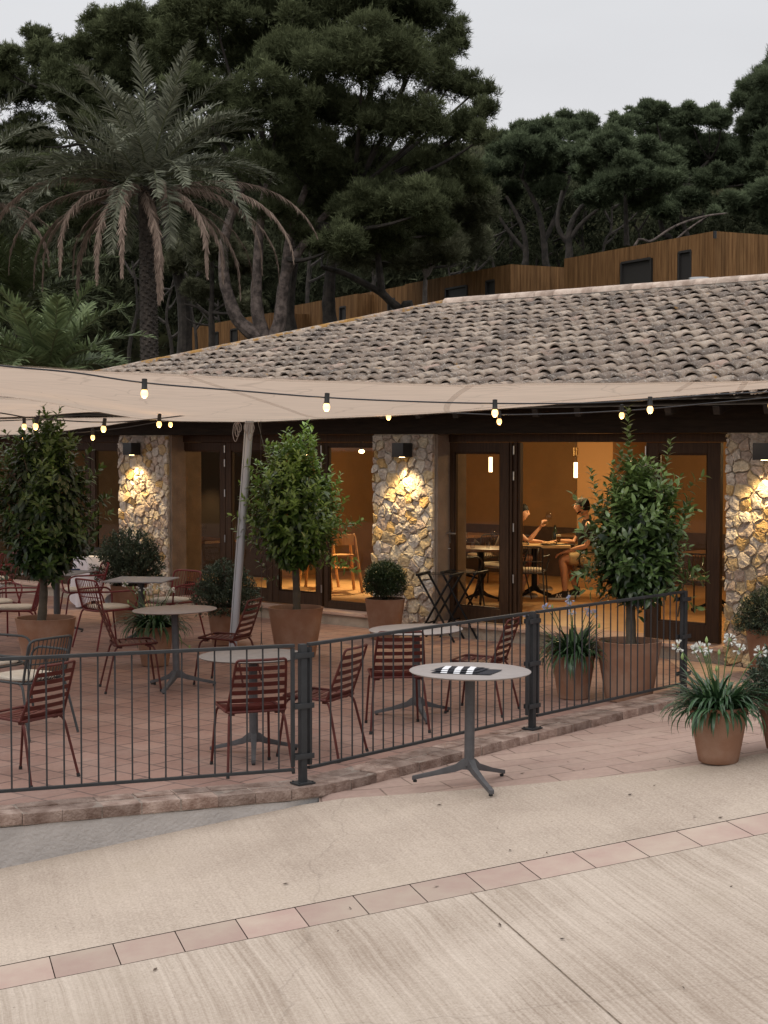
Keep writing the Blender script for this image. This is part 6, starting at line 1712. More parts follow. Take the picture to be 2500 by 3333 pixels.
# ================================================================== timber cabins on the slope
def clad_mat():
    return mat('cedar_board', (0.135, 0.066, 0.026), .75, spec=.15, col2=(0.235, 0.125, 0.052), vscale=2.2, stretch=(6, 6, .5), bump=.15, bscale=8, attr='tone', avar=.22)
M_ced = clad_mat(); M_win = mat('cabin_glass', (0.075, 0.085, 0.11), .15, spec=.6, col2=(.03, .035, .045), vscale=1.5); M_cframe = mat('cabin_frame', (.03, .027, .025), .5); M_bl = mat('window_blind', (.22, .23, .26), .8)
def cabin(label, corner, ux, lenL, lenR, ht, wins=(), winsR=(), group='timber clad cabins on the slope'):
    """corner nearest the viewer (top point); ux: direction (world XY) of the long receding wall"""
    zb = min(hill_z(corner.x, corner.y), corner.z - ht)
    a = math.atan2(ux[1], ux[0]); t = thing('cabin', label, 'cabin', (corner.x, corner.y, 0), a, group)
    zt = corner.z; r = random.Random(int(corner.x * 100))
    # local x along the receding wall, local y the other way round: right wall goes to -y
    V = []; T = []
    def wall(name, fx, L_, wn):
        mb = MB(); tones = []; x = 0; holes = wn
        while x < L_ - .01:
            w_ = min(.115, L_ - x); tn = r.choice((0.1, .3, .5, .5, .7, .9)); d = r.uniform(0, .012)
            segs = [(zb, zt)]
            for (h0, h1, z0, z1) in holes:
                if x + w_ > h0 and x < h1: segs = [(zb, z0), (z1, zt)]
            for (z0, z1) in segs:
                q = [fx(x + .004, -d), fx(x + w_ - .004, -d)]; q2 = [fx(x + .004, .03), fx(x + w_ - .004, .03)]
                n0 = len(mb.f)
                mb.add([(*q[0], z0), (*q[1], z0), (*q[1], z1), (*q[0], z1), (*q2[0], z0), (*q2[1], z0), (*q2[1], z1), (*q2[0], z1)], [(0, 1, 2, 3), (1, 5, 6, 2), (4, 0, 3, 7), (3, 2, 6, 7), (0, 4, 5, 1)])
                tones += [tn] * (len(mb.f) - n0)
            x += w_
        ob = mb.build(name, M_ced, t, smooth=False)
        at_ = ob.data.attributes.new('tone', 'FLOAT', 'FACE'); at_.data.foreach_set('value', tones)
        for (h0, h1, z0, z1) in holes:
            mb = MB(); p, q = fx(h0, .06), fx(h1, .06); mb.add([(*p, z0), (*q, z0), (*q, z1), (*p, z1)], [(0, 1, 2, 3)])
            wi = mb.build('window', M_win, t, smooth=False)
            mb = MB()
            for (u0, u1, v0, v1) in ((h0 - .03, h0 + .03, z0, z1), (h1 - .03, h1 + .03, z0, z1), (h0, h1, z0 - .03, z0 + .03), (h0, h1, z1 - .03, z1 + .03)):
                A = fx(u0, -.02); B = fx(u1, -.02); C_ = fx(u0, .07); D = fx(u1, .07)
                mb.add([(*A, v0), (*B, v0), (*B, v1), (*A, v1), (*C_, v0), (*D, v0), (*D, v1), (*C_, v1)], [(0, 1, 2, 3), (1, 5, 6, 2), (4, 0, 3, 7), (3, 2, 6, 7), (0, 4, 5, 1), (5, 4, 7, 6)])
            mb.build('window_frame', M_cframe, wi, smooth=False)
    fl_ = lambda x, d: (x, 0 - d * 1.0 if False else d * -1.0)
    # outward of the receding wall is local +y (towards the viewer-left), of the other wall local -x
    wall('long_wall', lambda x, d: (x, -d), lenL, wins)
    wall('short_wall', lambda x, d: (d, -x), lenR, winsR)
    mb = MB(); mb.bb(.05, lenL, -lenR, -.05, zb, zt - .03); mb.build('core', M_cframe, t, smooth=False)
    mb = MB(); mb.bb(.06, lenL - .02, -lenR + .02, -.06, zt - .028, zt - .004); mb.build('roof', M_cframe, t, smooth=False)
    return t
uL = (-.452, .892)
Yc = 40.0
c = at(2325, 752, Yc)
cabin('nearest long timber cabin with two dark windows and a wall light on its corner', c, uL, 6.75, 3.2, 3.0,
      wins=[(.92, 1.42, c.z - 2.4, c.z - .38), (2.62, 3.95, c.z - 2.4, c.z - .40)])
c2 = at(2478, 765, 42.2); cabin('timber cabin with a pale blind, cut by the picture edge', c2, uL, 1.6, 5.0, 3.0, winsR=[(.15, 3.0, c2.z - 2.4, c2.z - .40)])
c3 = at(1662, 860, 47.6); cabin('timber cabin whose corner shows past the far end of the longest one', c3, uL, 6.75, 3.4, 3.0, wins=[(.92, 1.42, c3.z - 2.2, c3.z - .38), (2.62, 3.95, c3.z - 2.2, c3.z - .40)], winsR=[(2.3, 3.1, c3.z - 2.2, c3.z - .40)])
c4 = at(1325, 928, 55); cabin('timber cabin in shade farther along the row, next to the leaning bough', c4, uL, 6.75, 3.4, 3.0, wins=[(.92, 1.42, c4.z - 2.2, c4.z - .38), (2.62, 3.95, c4.z - 2.2, c4.z - .40)])
c5 = at(1162, 956, 57); cabin('dim timber cabin behind the dark trunked pine', c5, uL, 6.75, 3.4, 3.0, wins=[(.92, 1.42, c5.z - 2.2, c5.z - .38)])
c6 = at(882, 1018, 60); cabin('lone timber cabin with two slim windows beside the three stemmed pine', c6, uL, 8.7, 4.2, 3.4, wins=[(3.25, 3.95, c6.z - 2.5, c6.z - .75), (5.6, 6.5, c6.z - 2.6, c6.z - .8)] if False else [(3.4, 4.1, c6.z - 1.0, c6.z - .38), (5.5, 6.4, c6.z - 1.15, c6.z - .38)])
# wall light on the big cabin
lp = at(2327, 764, Yc - .12); mb = MB(); mb.lathe([(0, -.09), (.045, -.09), (.045, .09), (0, .09)], 12); tag(mb.build('cabin_light', M_lampbox, loc=lp), 'small dark cylinder light on the corner of the nearest timber cabin', 'wall lamp')
# flue behind the ridge
fp = fw(tp(2270, 6.5), 6.5, 0); zz = at(2270, 915, fp.y).z; mb = MB(); mb.lathe([(0, zz - 1.2), (.13, zz - 1.2), (.13, zz), (.16, zz), (.16, zz + .05), (0, zz + .06)], 24); tag(mb.build('roof_flue', M_steel, loc=(fp.x, fp.y, 0)), 'short bright metal flue poking up behind the roof ridge', 'flue')

# ================================================================== dining room
ZF = .16
M_tabw = mat('pale_wood', (.50, .33, .16), .5, col2=(.60, .42, .22), vscale=4, stretch=(1, 10, 1))
M_tabd = mat('dark_tabletop', (.16, .085, .04), .4, col2=(.22, .12, .06), vscale=4, stretch=(1, 10, 1))
def dining_table(label, x, y, rz, sx, sy, M, ht=.745, feet=4):
    t = thing('dining_table', label, 'table', (x, y, ZF), rz, 'tables in the dining room')
    mb = MB(); mb.bb(-sx / 2, sx / 2, -sy / 2, sy / 2, ht - .035, ht); mb.build('tabletop', M, t, bevel=.003)
    pedestal(t, M_blk, ht - .02, feet, R(45), .34, .04)
    return t
T1 = at(1745, 1778, 21.75)
ct1 = dining_table('bare pale wooden table where the couple sits', 2.08, 22.05, R(-3), .96, .66, M_tabw)
dt2 = dining_table('set dining table with wine glasses behind the glazed door with the steel handle', 1.30, 21.35, R(-20), .85, .75, M_tabd, feet=3)
dining_table('dark dining table standing against the ochre wall behind the couple', 3.2, 24.4, R(-41), 1.0, .7, M_tabd)
dining_table('dark dining table deep in the room behind the set table', 1.2, 24.6, R(-41), 1.0, .7, M_tabd)
dining_table('set dining table behind the door next to the short stone pillar', -2.75, 23.3, R(-41), 1.2, .75, M_tabd)
dining_table('dark dining table behind the pane beside the end pillar', 4.25, 20.3, R(-41), .9, .7, M_tabd)
for (px, py, Y, lab) in ((1513, 1776, 21.1, 'wine glass at the steel handle side of the set dining table'), (1608, 1776, 21.35, 'wine glass at the hinge side of the set dining table')):
    p = at(px, py, Y); wine_glass((p.x, p.y, ZF + .746), lab, 1.05)
for (x, y, lab) in ((-2.95, 23.0, 'wine glass on the table behind the end door, towards the short pillar'), (-2.62, 23.15, 'wine glass on the table behind the end door, towards its hinges')):
    wine_glass((x, y, ZF + .746), lab)
def tumbler(x, y, lab):
    mb = MB(); mb.lathe([(0, 0), (.030, 0), (.036, .085), (.034, .085), (.028, .006), (0, .006)], 20); tag(mb.build('tumbler', M_glass, loc=(x, y, ZF + .746)), lab, 'glass', 'water tumblers on the set dining table')
p = at(1538, 1776, 21.2); tumbler(p.x, p.y, 'water tumbler beside the wine glass near the steel handle')
p = at(1588, 1776, 21.15); tumbler(p.x, p.y, 'water tumbler beside the wine glass near the hinges')
# couple's table: bottle, beer, plate of food
mb = MB(); mb.lathe([(0, 0), (.036, 0), (.038, .01), (.038, .15), (.03, .18), (.016, .21), (.014, .25), (.016, .255), (0, .257)], 24); p = at(1806, 1775, 22.15); tag(mb.build('water_bottle', mat('dark_green_glass', (.012, .022, .014), .1, spec=.8), loc=(p.x, p.y, ZF + .746)), 'dark glass bottle standing on the table between the couple', 'bottle')
p = at(1818, 1779, 21.95); t = thing('beer_glass', 'tall stemmed beer glass with foam on the table between the couple', 'glass', (p.x, p.y, ZF + .746))
mb = MB(); mb.lathe([(0, 0), (.030, 0), (.030, .004), (.007, .012), (.007, .03), (.03, .05), (.037, .12), (.036, .17), (.034, .17), (.0345, .12), (.028, .052), (0, .034)], 24); mb.build('glass_body', M_glass, t)
mb = MB(); mb.lathe([(0, .036), (.027, .053), (.0335, .11), (0, .11)], 20); mb.build('beer', mat('amber_beer', (.16, .06, .012), .2), t)
mb = MB(); mb.lathe([(0, .111), (.0335, .111), (.0335, .135), (0, .135)], 20); mb.build('foam', mat('beer_foam', (.75, .65, .48), .9), t)
p = at(1786, 1782, 21.85); t = thing('plate', 'shallow dark plate of food on the bare wooden table', 'plate', (p.x, p.y, ZF + .746))
mb = MB(); mb.lathe([(0, 0), (.08, 0), (.125, .015), (.12, .018), (.08, .006), (0, .005)], 32); mb.build('dish', mat('dark_china', (.03, .022, .018), .35), t)
mb = MB()
for k in range(16):
    a = k * 2.4; q = .085 * math.sqrt(k / 16); mb.ball((q * math.cos(a), q * math.sin(a), .022 + .006 * (k % 3)), (.026, .02, .014), 8, 6)
mb.build('food', mat('fried_food', (.50, .27, .10), .8, col2=(.62, .42, .22), vscale=30, bump=.6), t)
mb = MB(); mb.bb(-.14, .14, -.10, .10, 0, .004); p = at(1850, 1783, 21.95); tag(mb.build('placemat', mat('black_mat', (.015, .013, .012), .8), loc=(p.x - .05, p.y, ZF + .746)), 'black placemat in front of the man at the wooden table', 'placemat')
# chairs inside
wi = wire_chair('dining_armchair', 'black wire armchair empty beside the folded door leaves, in front of the woman', (1.90, 21.15, ZF), R(80 - 90), 'black wire armchairs in the dining room', mat('black_wire', (.012, .011, .010), .45))
dup(wi, 'black wire armchair the man in the dark shirt sits on', (2.90, 22.00, ZF), R(176 - 90))
dup(wi, 'black wire armchair the woman sits on', (1.58, 22.15, ZF), R(0 - 90))
dup(wi, 'black wire armchair pulled up behind the table between the couple', (1.95, 23.1, ZF), R(268 - 90))
dup(wi, 'black wire armchair at the set table, seen through the glazed door', (.95, 20.95, ZF), R(35 - 90))
dup(wi, 'black wire armchair behind the set table by the hinges of the glazed door', (1.62, 21.85, ZF), R(215 - 90))
dup(wi, 'black wire armchair behind the pane beside the end pillar', (4.0, 19.75, ZF), R(60 - 90))
dup(wi, 'black wire armchair deep in the room under the pendant seen through the door', (1.5, 24.0, ZF), R(120 - 90))
# wooden high chairs
M_oak = mat('honey_oak', (.42, .20, .065), .5, col2=(.52, .27, .10), vscale=4, stretch=(10, 10, 1))
def high_chair(label, x, y, rz):
    t = thing('high_chair', label, 'high chair', (x, y, ZF), rz, 'wooden high chairs in the dining room')
    for sx in (-1, 1):
        for sy in (-1, 1):
            mb = MB(); mb.tube([(sx * .25, sy * .25, 0), (sx * .16, sy * .15, .80)], .022, 8); mb.build('leg', M_oak, t)
        mb = MB(); mb.box((sx * .165, 0, .78), (.03, .30, .07)); mb.build('armrest', M_oak, t, bevel=.006)
    mb = MB(); mb.bb(-.16, .16, -.14, .14, .52, .54); mb.build('seat', M_oak, t, bevel=.005)
    mb = MB(); mb.box((0, -.155, .76), (.33, .02, .16)); mb.build('backrest', M_oak, t, bevel=.006)
    mb = MB(); mb.box((0, .19, .33), (.38, .09, .018)); mb.build('footrest', M_oak, t, bevel=.004)
h1 = on(1105, 1931, ZF); high_chair('honey coloured wooden high chair close to the fixed pane', h1.x + .02, h1.y + .25, R(15))
high_chair('honey coloured wooden high chair partly hidden by the bright leafed tree', h1.x - .33, h1.y + .75, R(-10))
# ================================================================== people (sitting, seen from the terrace)
M_skin = mat('skin', (.50, .25, .145), .55, var=.06, vscale=20)
M_skin2 = mat('fair_skin', (.54, .28, .17), .55, var=.05, vscale=20)
M_hairw = mat('dark_hair', (.0035, .0028, .0025), .6, spec=.15, bump=.1, bscale=120); M_hairm = mat('greying_hair', (.006, .005, .004), .8, spec=.1, col2=(.020, .016, .013), vscale=60, bump=.15, bscale=200)
M_tee = mat('black_cotton', (.016, .015, .015), .9, bump=.3, bscale=14); M_beige = mat('beige_cotton', (.46, .33, .17), .9, bump=.4, bscale=14); M_greytop = mat('taupe_cotton', (.22, .17, .13), .9, bump=.35, bscale=14); M_dshort = mat('dark_denim', (.03, .028, .03), .9)
M_shoe = mat('black_suede', (.014, .013, .013), .8); M_white = mat('white_rubber', (.62, .58, .52), .6); M_canv = mat('tan_canvas', (.34, .24, .14), .85); M_eye = mat('eye_dark', (.02, .015, .012), .2); M_lip = mat('lips', (.30, .10, .075), .5)
def skin_mesh(name, nodes, edges, material, parent, root, sub=2):
    """nodes: {key:(pos, rx, ry)}; grows one continuous surface along the skeleton"""
    keys = list(nodes); idx = {k: i for i, k in enumerate(keys)}
    me = bpy.data.meshes.new(name); me.from_pydata([tuple(nodes[k][0]) for k in keys], [(idx[a], idx[b]) for a, b in edges], [])
    ob = bpy.data.objects.new(name, me); COL.objects.link(ob); ob.parent = parent
    md = ob.modifiers.new('Skin', 'SKIN'); md.use_smooth_shade = True; md.branch_smoothing = .6
    if not me.skin_vertices: 
        bm = bmesh.new(); bm.from_mesh(me); bm.verts.layers.skin.verify(); bm.to_mesh(me); bm.free()
    lay = me.skin_vertices[0].data
    for k in keys:
        n = nodes[k]; lay[idx[k]].radius = (n[1], n[2] if len(n) > 2 else n[1]); lay[idx[k]].use_root = (k == root)
    sb = ob.modifiers.new('Sub', 'SUBSURF'); sb.levels = sub; sb.render_levels = sub
    dg = bpy.context.evaluated_depsgraph_get(); ev = ob.evaluated_get(dg); m2 = bpy.data.meshes.new_from_object(ev)
    ob.modifiers.clear(); ob.data = m2; m2.materials.clear(); m2.materials.append(material)
    m2.polygons.foreach_set('use_smooth', [True] * len(m2.polygons))
    return ob
def head_mesh(mb, c, fwd, up, s=1.0):
    """a head: skull lofted from profiles, with brow, nose, lips, chin and ears"""
    f = Vector(fwd).normalized(); u = Vector(up); u = (u - f * u.dot(f)).normalized(); sd = f.cross(u)
    c = Vector(c); n = 24; rows = 20; vs = []; fs = []
    for i in range(rows + 1):
        v = i / rows; a = math.pi * v; z = -math.cos(a) * .118
        for k in range(n):
            b = 2 * math.pi * k / n; x = math.sin(b); y = math.cos(b)   # y forward
            rr_ = math.sin(a) ** .8
            w_ = .075 * rr_ * (1 - .18 * max(0, -z / .118)); dp = .096 * rr_
            px, py, pz = x * w_, y * dp, z
            if y > 0:
                fr = max(0, y) ** 2
                py *= 1 - .10 * max(0, -z / .118 - .2)
                nose = math.exp(-((z + .012) / .020) ** 2 - (x / .22) ** 2) * .022 + math.exp(-((z - .012) / .03) ** 2 - (x / .16) ** 2) * .010
                py += nose + math.exp(-((z + .058) / .010) ** 2 - (x / .35) ** 2) * .006 + math.exp(-((z + .098) / .016) ** 2 - (x / .45) ** 2) * .010
                py -= (math.exp(-((z - .012) / .014) ** 2 - ((abs(x) - .42) / .2) ** 2)) * .010
                py += math.exp(-((z - .034) / .010) ** 2) * .004 * fr
            vs.append(c + (sd * px + f * py + u * pz) * s)
    for i in range(rows):
        for k in range(n): fs.append((i * n + k, i * n + (k + 1) % n, (i + 1) * n + (k + 1) % n, (i + 1) * n + k))
    mb.add(vs, fs)
    for q in (-1, 1):
        mb.ball(c + (sd * q * .074 + f * -.008 + u * -.012) * s, (.010 * s, .016 * s, .030 * s), 10, 8)
    return f, u, sd
def eyes(parent, c, f, u, sd, s=1.0):
    c = Vector(c)
    for q in (-1, 1):
        mb = MB(); mb.ball(c + (sd * q * .030 + f * .083 + u * .010) * s, .0085 * s, 10, 8); mb.build('eye', M_eye, parent)
        mb = MB(); mb.tube([c + (sd * (q * .014) + f * .093 + u * .030) * s, c + (sd * (q * .033) + f * .091 + u * .034) * s, c + (sd * (q * .050) + f * .080 + u * .029) * s], .0035 * s, 6); mb.build('eyebrow', M_hairw, parent)
    mb = MB(); mb.tube([c + (sd * x + f * (.098 - 9 * x * x) + u * -.058) * s for x in (-.022, -.011, 0, .011, .022)], .0042 * s, 6); mb.build('lips', M_lip, parent)
def hair_cap(parent, c, f, u, sd, material, back=.012, length=0.0, front=.05, s=1.0):
    c = Vector(c); vs = []; fs = []; n = 24; rows = 12
    for i in range(rows + 1):
        v = i / rows
        for k in range(n):
            b = 2 * math.pi * k / n; x, y = math.sin(b), math.cos(b)
            zmin = front if y > .35 else (-.045 - length if y < -.1 else -.045 - length + (front + .045 + length) * (y + .1) / .45)
            if .0 < y < .45 and abs(x) > .8: zmin = max(zmin, -.01)
            z = zmin + (.118 + back - zmin) * v; q = max(0, 1 - (z / (.118 + back)) ** 2) ** .42
            g = back * (1 + .25 * math.sin(7 * b + 3 * z * 20))
            vs.append(c + (sd * x * (.075 * q + g * .8) + f * (y * (.096 * q + g * .8)) + u * z) * s)
    for i in range(rows):
        for k in range(n): fs.append((i * n + k, i * n + (k + 1) % n, (i + 1) * n + (k + 1) % n, (i + 1) * n + k))
    mb = MB(); mb.add(vs, fs); return mb
def hand(nodes, edges, wrist_key, w, d, pn, curl, tag_, s=1.0, spread=.35):
    """palm + five fingers added to a skeleton. d: pointing direction, pn: palm normal, curl: bend per joint"""
    w = Vector(w); d = Vector(d).normalized(); pn = Vector(pn); pn = (pn - d * pn.dot(d)).normalized(); sd = d.cross(pn)
    nodes[tag_ + 'palm'] = (w + d * .045 * s, .026 * s, .014 * s); nodes[tag_ + 'kn'] = (w + d * .080 * s, .032 * s, .012 * s)
    edges += [(wrist_key, tag_ + 'palm'), (tag_ + 'palm', tag_ + 'kn')]
    for i, (off, ln) in enumerate(((-.030, .068), (-.010, .078), (.011, .073), (.030, .058))):
        p = w + (d * .088 + sd * off) * s; dd = (d + sd * off * spread * 8).normalized(); prev = tag_ + 'kn'
        for j in range(3):
            ang = curl * (j + .6); v = dd * math.cos(ang) + pn * math.sin(ang); p = p + v * ln * s * (.42, .32, .26)[j]
            k = f'{tag_}f{i}{j}'; nodes[k] = (p, (.0088 - .001 * j) * s); edges.append((prev, k)); prev = k
    p = w + (d * .030 - sd * .030) * s; k0 = tag_ + 't0'; nodes[k0] = (p, .012 * s); edges.append((tag_ + 'palm', k0))
    v = (d * .75 - sd * .6 + pn * .45).normalized(); p = p + v * .034 * s; nodes[tag_ + 't1'] = (p, .0100 * s); edges.append((k0, tag_ + 't1'))
    v = (d * .9 - sd * .1 + pn * .7).normalized(); p = p + v * .028 * s; nodes[tag_ + 't2'] = (p, .0085 * s); edges.append((tag_ + 't1', tag_ + 't2'))

def shoe(parent, heel, fwd, body, sole, s=1.0, logo=False, name='shoe'):
    f = Vector(fwd); f.z = 0; f.normalize(); sd = Vector((-f.y, f.x, 0)); heel = Vector(heel)
    mb = MB(); L_ = .29 * s; n = 16
    secs = []
    for i in range(n + 1):
        v = i / n; w_ = (.032 + .014 * math.sin(math.pi * min(1, v * 1.05)) + .006 * math.sin(math.pi * v * 2 + 3.6)) * s * (1 if v < .86 else math.sqrt(max(.02, 1 - ((v - .86) / .145) ** 2)))
        hgt = (.095 * (1 - v) ** 1.4 + .052) * s if v < .9 else .052 * s * math.sqrt(max(.03, 1 - ((v - .9) / .105) ** 2))
        secs.append((heel + f * (L_ * v - .045 * s), w_, hgt))
    vs = []; fs = []; m = 10
    for (p, w_, hgt) in secs:
        for k in range(m + 1):
            a = math.pi * k / m; vs.append(p + sd * (w_ * math.cos(a)) + Vector((0, 0, .022 * s + (hgt - .022 * s) * math.sin(a) ** .7)))
    for i in range(n):
        for k in range(m): fs.append((i * (m + 1) + k, (i + 1) * (m + 1) + k, (i + 1) * (m + 1) + k + 1, i * (m + 1) + k + 1))
    fs.append(tuple(range(m + 1))); fs.append(tuple(n * (m + 1) + m - k for k in range(m + 1)))
    mb.add(vs, fs); ob = mb.build(name, body, parent)
    mb = MB(); poly = [p + sd * (w_ + .004) for p, w_, _ in secs] + [p - sd * (w_ + .004) for p, w_, _ in reversed(secs)]
    mb.prism([(p.x, p.y) for p in poly], heel.z, heel.z + .024 * s); mb.build('sole', sole, ob, smooth=False)
    return ob, f, sd

# ---- the man: black T-shirt, beige shorts, facing the woman (towards -X)
mx_, my_ = 2.85, 21.98; zs = ZF + .49
man = thing('person', 'man in black T-shirt and beige shorts sitting at the wooden table, hand on his knee', 'person', (mx_, my_, 0), 0)
def mp_(x, y, z): return Vector((-x, -y, z))     # x forward (towards the table), y to the viewer side
N_ = {}; E_ = []
N_['pel'] = (mp_(0, 0, zs + .09), .13, .16); N_['wst'] = (mp_(.00, 0, zs + .24), .115, .15); N_['che'] = (mp_(.035, 0, zs + .42), .125, .175); N_['shl'] = (mp_(.045, 0, zs + .545), .085, .12); N_['nk'] = (mp_(.065, 0, zs + .62), .055); N_['hd'] = (mp_(.085, 0, zs + .70), .055)
E_ += [('pel', 'wst'), ('wst', 'che'), ('che', 'shl'), ('shl', 'nk'), ('nk', 'hd')]
for s_, q in ((1, 'n'), (-1, 'f')):
    N_[q + 'hip'] = (mp_(.06, .10 * s_, zs + .07), .095); E_.append(('pel', q + 'hip'))
    kn = mp_(.42, .12 * s_ + .03, zs + .065) if s_ > 0 else mp_(.36, -.19, zs + .06)
    N_[q + 'th'] = (N_[q + 'hip'][0].lerp(kn, .5), .080); N_[q + 'kn'] = (kn, .060); E_ += [(q + 'hip', q + 'th'), (q + 'th', q + 'kn')]
    an = mp_(.37, .13 * s_ + .03, ZF + .10) if s_ > 0 else mp_(.17, -.2, ZF + .10)
    N_[q + 'cf'] = (kn.lerp(an, .33) + mp_(-.02, 0, 0), .058); N_[q + 'an'] = (an, .036); E_ += [(q + 'kn', q + 'cf'), (q + 'cf', q + 'an')]
    N_[q + 'ft'] = (an + mp_(.05, 0, -.055), .034); E_.append((q + 'an', q + 'ft'))
    sh = mp_(.04, .195 * s_, zs + .53); N_[q + 'sh'] = (sh, .060); E_.append(('shl', q + 'sh'))
    el = mp_(.09, .27 * s_, zs + .25) if s_ > 0 else mp_(.20, -.24, zs + .27); wr = mp_(.38, .20, zs + .165) if s_ > 0 else mp_(.42, -.12, zs + .30)
    N_[q + 'ua'] = (sh.lerp(el, .5), .048); N_[q + 'el'] = (el, .040); N_[q + 'fa'] = (el.lerp(wr, .35), .039); N_[q + 'wr'] = (wr, .025)
    E_ += [(q + 'sh', q + 'ua'), (q + 'ua', q + 'el'), (q + 'el', q + 'fa'), (q + 'fa', q + 'wr')]
    if s_ > 0: hand(N_, E_, 'nwr', wr, mp_(.9, -.25, -.35), mp_(-.2, -.2, -1), .38, 'hn')
    else: hand(N_, E_, 'fwr', wr, mp_(.9, .3, -.05), mp_(0, 0, -1), .2, 'hf')
skin_mesh('body', N_, E_, M_skin, man, 'pel')
hc = mp_(.115, 0, zs + .775); mb = MB(); f, u, sd = head_mesh(mb, hc, mp_(1, -.30, -.03), (0, 0, 1), 1.05); hd = mb.build('head', M_skin, man, angle=80); eyes(hd, hc, f, u, sd, 1.05)
hair_cap(hd, hc, f, u, sd, M_hairm, .006, 0, .046, 1.05).build('hair', M_hairm, hd)
mb = MB()
for a in span(-1.25, 1.25, 14): mb.ball(hc + (sd * .056 * math.sin(a) + f * (.066 * math.cos(a)) + u * (-.088 + .026 * abs(a))) * 1.05, (.010, .010, .019), 8, 6)
mb.build('beard', M_hairm, hd)
def sleeve(N_, q, up, k): return {q + 'sh': (N_[q + 'sh'][0] + Vector((0, 0, .008)), .094), q + 'mid': (N_[q + 'sh'][0].lerp(N_[q + 'el'][0], .42), .068), q + 'end': (N_[q + 'sh'][0].lerp(N_[q + 'el'][0], k), .062)}
S_ = {'b': (mp_(-.005, 0, zs + .06), .155, .185), 'w': (N_['wst'][0] + mp_(-.01, 0, 0), .145, .185), 'c': (N_['che'][0], .148, .20), 's': (N_['shl'][0] + Vector((0, 0, .004)), .118, .165), 'n': (N_['nk'][0] - Vector((0, 0, .015)), .066)}
e2 = [('b', 'w'), ('w', 'c'), ('c', 's'), ('s', 'n')]
for q in 'nf': S_.update(sleeve(N_, q, 0, .78)); e2 += [('s', q + 'sh'), (q + 'sh', q + 'mid'), (q + 'mid', q + 'end')]
skin_mesh('t_shirt', S_, e2, M_tee, man, 'w')
S_ = {'p': (N_['pel'][0] - Vector((0, 0, .02)), .15, .185)}; e2 = []
for q in 'nf':
    S_[q + 'h'] = (N_[q + 'hip'][0], .115); S_[q + 't'] = (N_[q + 'th'][0], .100); S_[q + 'e'] = (N_[q + 'hip'][0].lerp(N_[q + 'kn'][0], .82), .090); e2 += [('p', q + 'h'), (q + 'h', q + 't'), (q + 't', q + 'e')]
skin_mesh('shorts', S_, e2, M_beige, man, 'p')
for q in 'nf':
    an = N_[q + 'an'][0]; sh_, f_, s2 = shoe(man, (an.x, an.y, ZF + .002), mp_(1, .05, 0), M_shoe, M_white)
    # pale side marks of the shoe: an A and an X, and a heel patch
    if q == 'n':
        out = -s2 if (-s2).y < 0 else s2
        b = Vector((an.x, an.y, ZF)) + out * .0465
        mb = MB()
        def bar(x0, z0, x1, z1, w_=.0055):
            p, r2 = b + f_ * x0 + Vector((0, 0, z0)) + out * (.001), b + f_ * x1 + Vector((0, 0, z1)) - out * .006; mb.tube([p, r2], w_, 6)
        bar(.135, .030, .115, .075); bar(.095, .030, .115, .075); bar(.130, .048, .100, .048, .004); bar(.085, .030, .055, .078); bar(.058, .030, .085, .078)
        mb.build('shoe_mark', M_white, sh_)
    mb = MB(); mb.ball((an.x + .045, an.y, ZF + .085), (.016, .034, .03), 10, 8); mb.build('heel_tab', M_white, sh_)
    mb = MB(); mb.tube([an + Vector((0, 0, -.04)), an + Vector((0, 0, .02))], .042, 12); mb.build('sock', M_shoe, man)

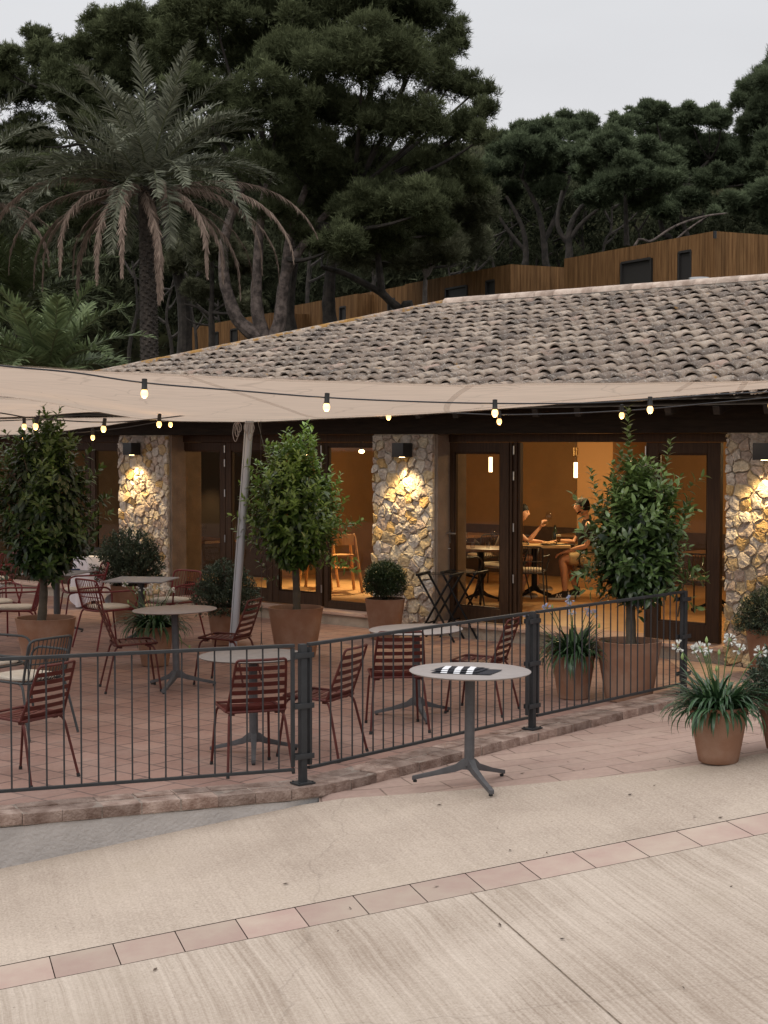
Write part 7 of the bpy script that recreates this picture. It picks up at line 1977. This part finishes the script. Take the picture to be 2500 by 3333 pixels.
# ---- the woman: dark tied hair, taupe top, legs crossed under the table, glass in raised hand
wx, wy = 1.62, 22.12
wom = thing('person', 'woman with dark tied hair and bare arms, raising a glass at the wooden table', 'person', (wx, wy, 0), 0)
def wp(x, y, z): return Vector((x, -y, z))       # x forward (+X), y to the viewer side
N_ = {}; E_ = []
N_['pel'] = (wp(0, 0, zs + .08), .12, .155); N_['wst'] = (wp(.04, 0, zs + .22), .095, .125); N_['che'] = (wp(.11, 0, zs + .37), .10, .145); N_['shl'] = (wp(.16, 0, zs + .48), .065, .10); N_['nk'] = (wp(.20, 0, zs + .545), .045); N_['hd'] = (wp(.235, 0, zs + .61), .045)
E_ += [('pel', 'wst'), ('wst', 'che'), ('che', 'shl'), ('shl', 'nk'), ('nk', 'hd')]
for s_, q in ((1, 'n'), (-1, 'f')):
    N_[q + 'hip'] = (wp(.06, .09 * s_, zs + .06), .088); E_.append(('pel', q + 'hip'))
    kn = wp(.44, .05, zs + .07) if s_ > 0 else wp(.43, -.10, zs + .04)
    an = wp(.50, .03, ZF + .20) if s_ > 0 else wp(.30, -.06, ZF + .10)
    N_[q + 'th'] = (N_[q + 'hip'][0].lerp(kn, .5), .072); N_[q + 'kn'] = (kn, .053); N_[q + 'cf'] = (kn.lerp(an, .35), .050); N_[q + 'an'] = (an, .031); N_[q + 'ft'] = (an + wp(.05, 0, -.045), .03)
    E_ += [(q + 'hip', q + 'th'), (q + 'th', q + 'kn'), (q + 'kn', q + 'cf'), (q + 'cf', q + 'an'), (q + 'an', q + 'ft')]
    sh = wp(.155, .165 * s_, zs + .465); N_[q + 'sh'] = (sh, .048); E_.append(('shl', q + 'sh'))
    el = wp(.36, .20, zs + .30) if s_ > 0 else wp(.37, -.16, zs + .29); wr = wp(.53, .13, zs + .485) if s_ > 0 else wp(.56, .04, zs + .285)
    N_[q + 'ua'] = (sh.lerp(el, .5), .041); N_[q + 'el'] = (el, .034); N_[q + 'fa'] = (el.lerp(wr, .35), .034); N_[q + 'wr'] = (wr, .022)
    E_ += [(q + 'sh', q + 'ua'), (q + 'ua', q + 'el'), (q + 'el', q + 'fa'), (q + 'fa', q + 'wr')]
    if s_ > 0: hand(N_, E_, 'nwr', wr, wp(.45, -.1, .9), wp(.8, -.5, -.1), .42, 'hn', .92, .6)
    else: hand(N_, E_, 'fwr', wr, wp(.8, .5, .0), wp(0, 0, -1), .25, 'hf', .92)
skin_mesh('body', N_, E_, M_skin2, wom, 'pel')
hc = wp(.285, 0, zs + .69); mb = MB(); f, u, sd = head_mesh(mb, hc, wp(1, .10, -.10), (0, 0, 1), .97); hd = mb.build('head', M_skin2, wom, angle=80); eyes(hd, hc, f, u, sd, .97)
hm = hair_cap(hd, hc, f, u, sd, M_hairw, .013, .03, .044, .97); hm.ball(hc + f * -.105 + u * .0, (.045, .045, .045), 14, 10); hm.build('hair', M_hairw, hd)
S_ = {'b': (wp(.0, 0, zs + .06), .135, .165), 'w': (N_['wst'][0], .115, .145), 'c': (N_['che'][0], .118, .162), 's': (N_['shl'][0], .078, .115)}
e2 = [('b', 'w'), ('w', 'c'), ('c', 's')]
for q in 'nf': S_[q + 'sh'] = (N_[q + 'sh'][0], .060); S_[q + 'e'] = (N_[q + 'sh'][0].lerp(N_[q + 'el'][0], .38), .052); e2 += [('s', q + 'sh'), (q + 'sh', q + 'e')]
skin_mesh('top', S_, e2, M_greytop, wom, 'w')
S_ = {'p': (N_['pel'][0] - Vector((0, 0, .02)), .135, .17)}; e2 = []
for q in 'nf':
    S_[q + 'h'] = (N_[q + 'hip'][0], .100); S_[q + 'e'] = (N_[q + 'hip'][0].lerp(N_[q + 'kn'][0], .45), .085); e2 += [('p', q + 'h'), (q + 'h', q + 'e')]
skin_mesh('shorts', S_, e2, M_dshort, wom, 'p')
for q in 'nf':
    an = N_[q + 'an'][0]; shoe(wom, (an.x, an.y, ZF + (.105 if q == 'n' else .002)), wp(1, .05, 0), M_canv, M_white, .9)
gp = Vector((wom.location.x, wom.location.y, 0)) + wp(.615, .10, zs + .53)
ob = wine_glass((gp.x, gp.y, gp.z - .07), 'balloon wine glass held up by the woman at the wooden table', 1.15, None); ob.rotation_euler = (0, R(12), 0)
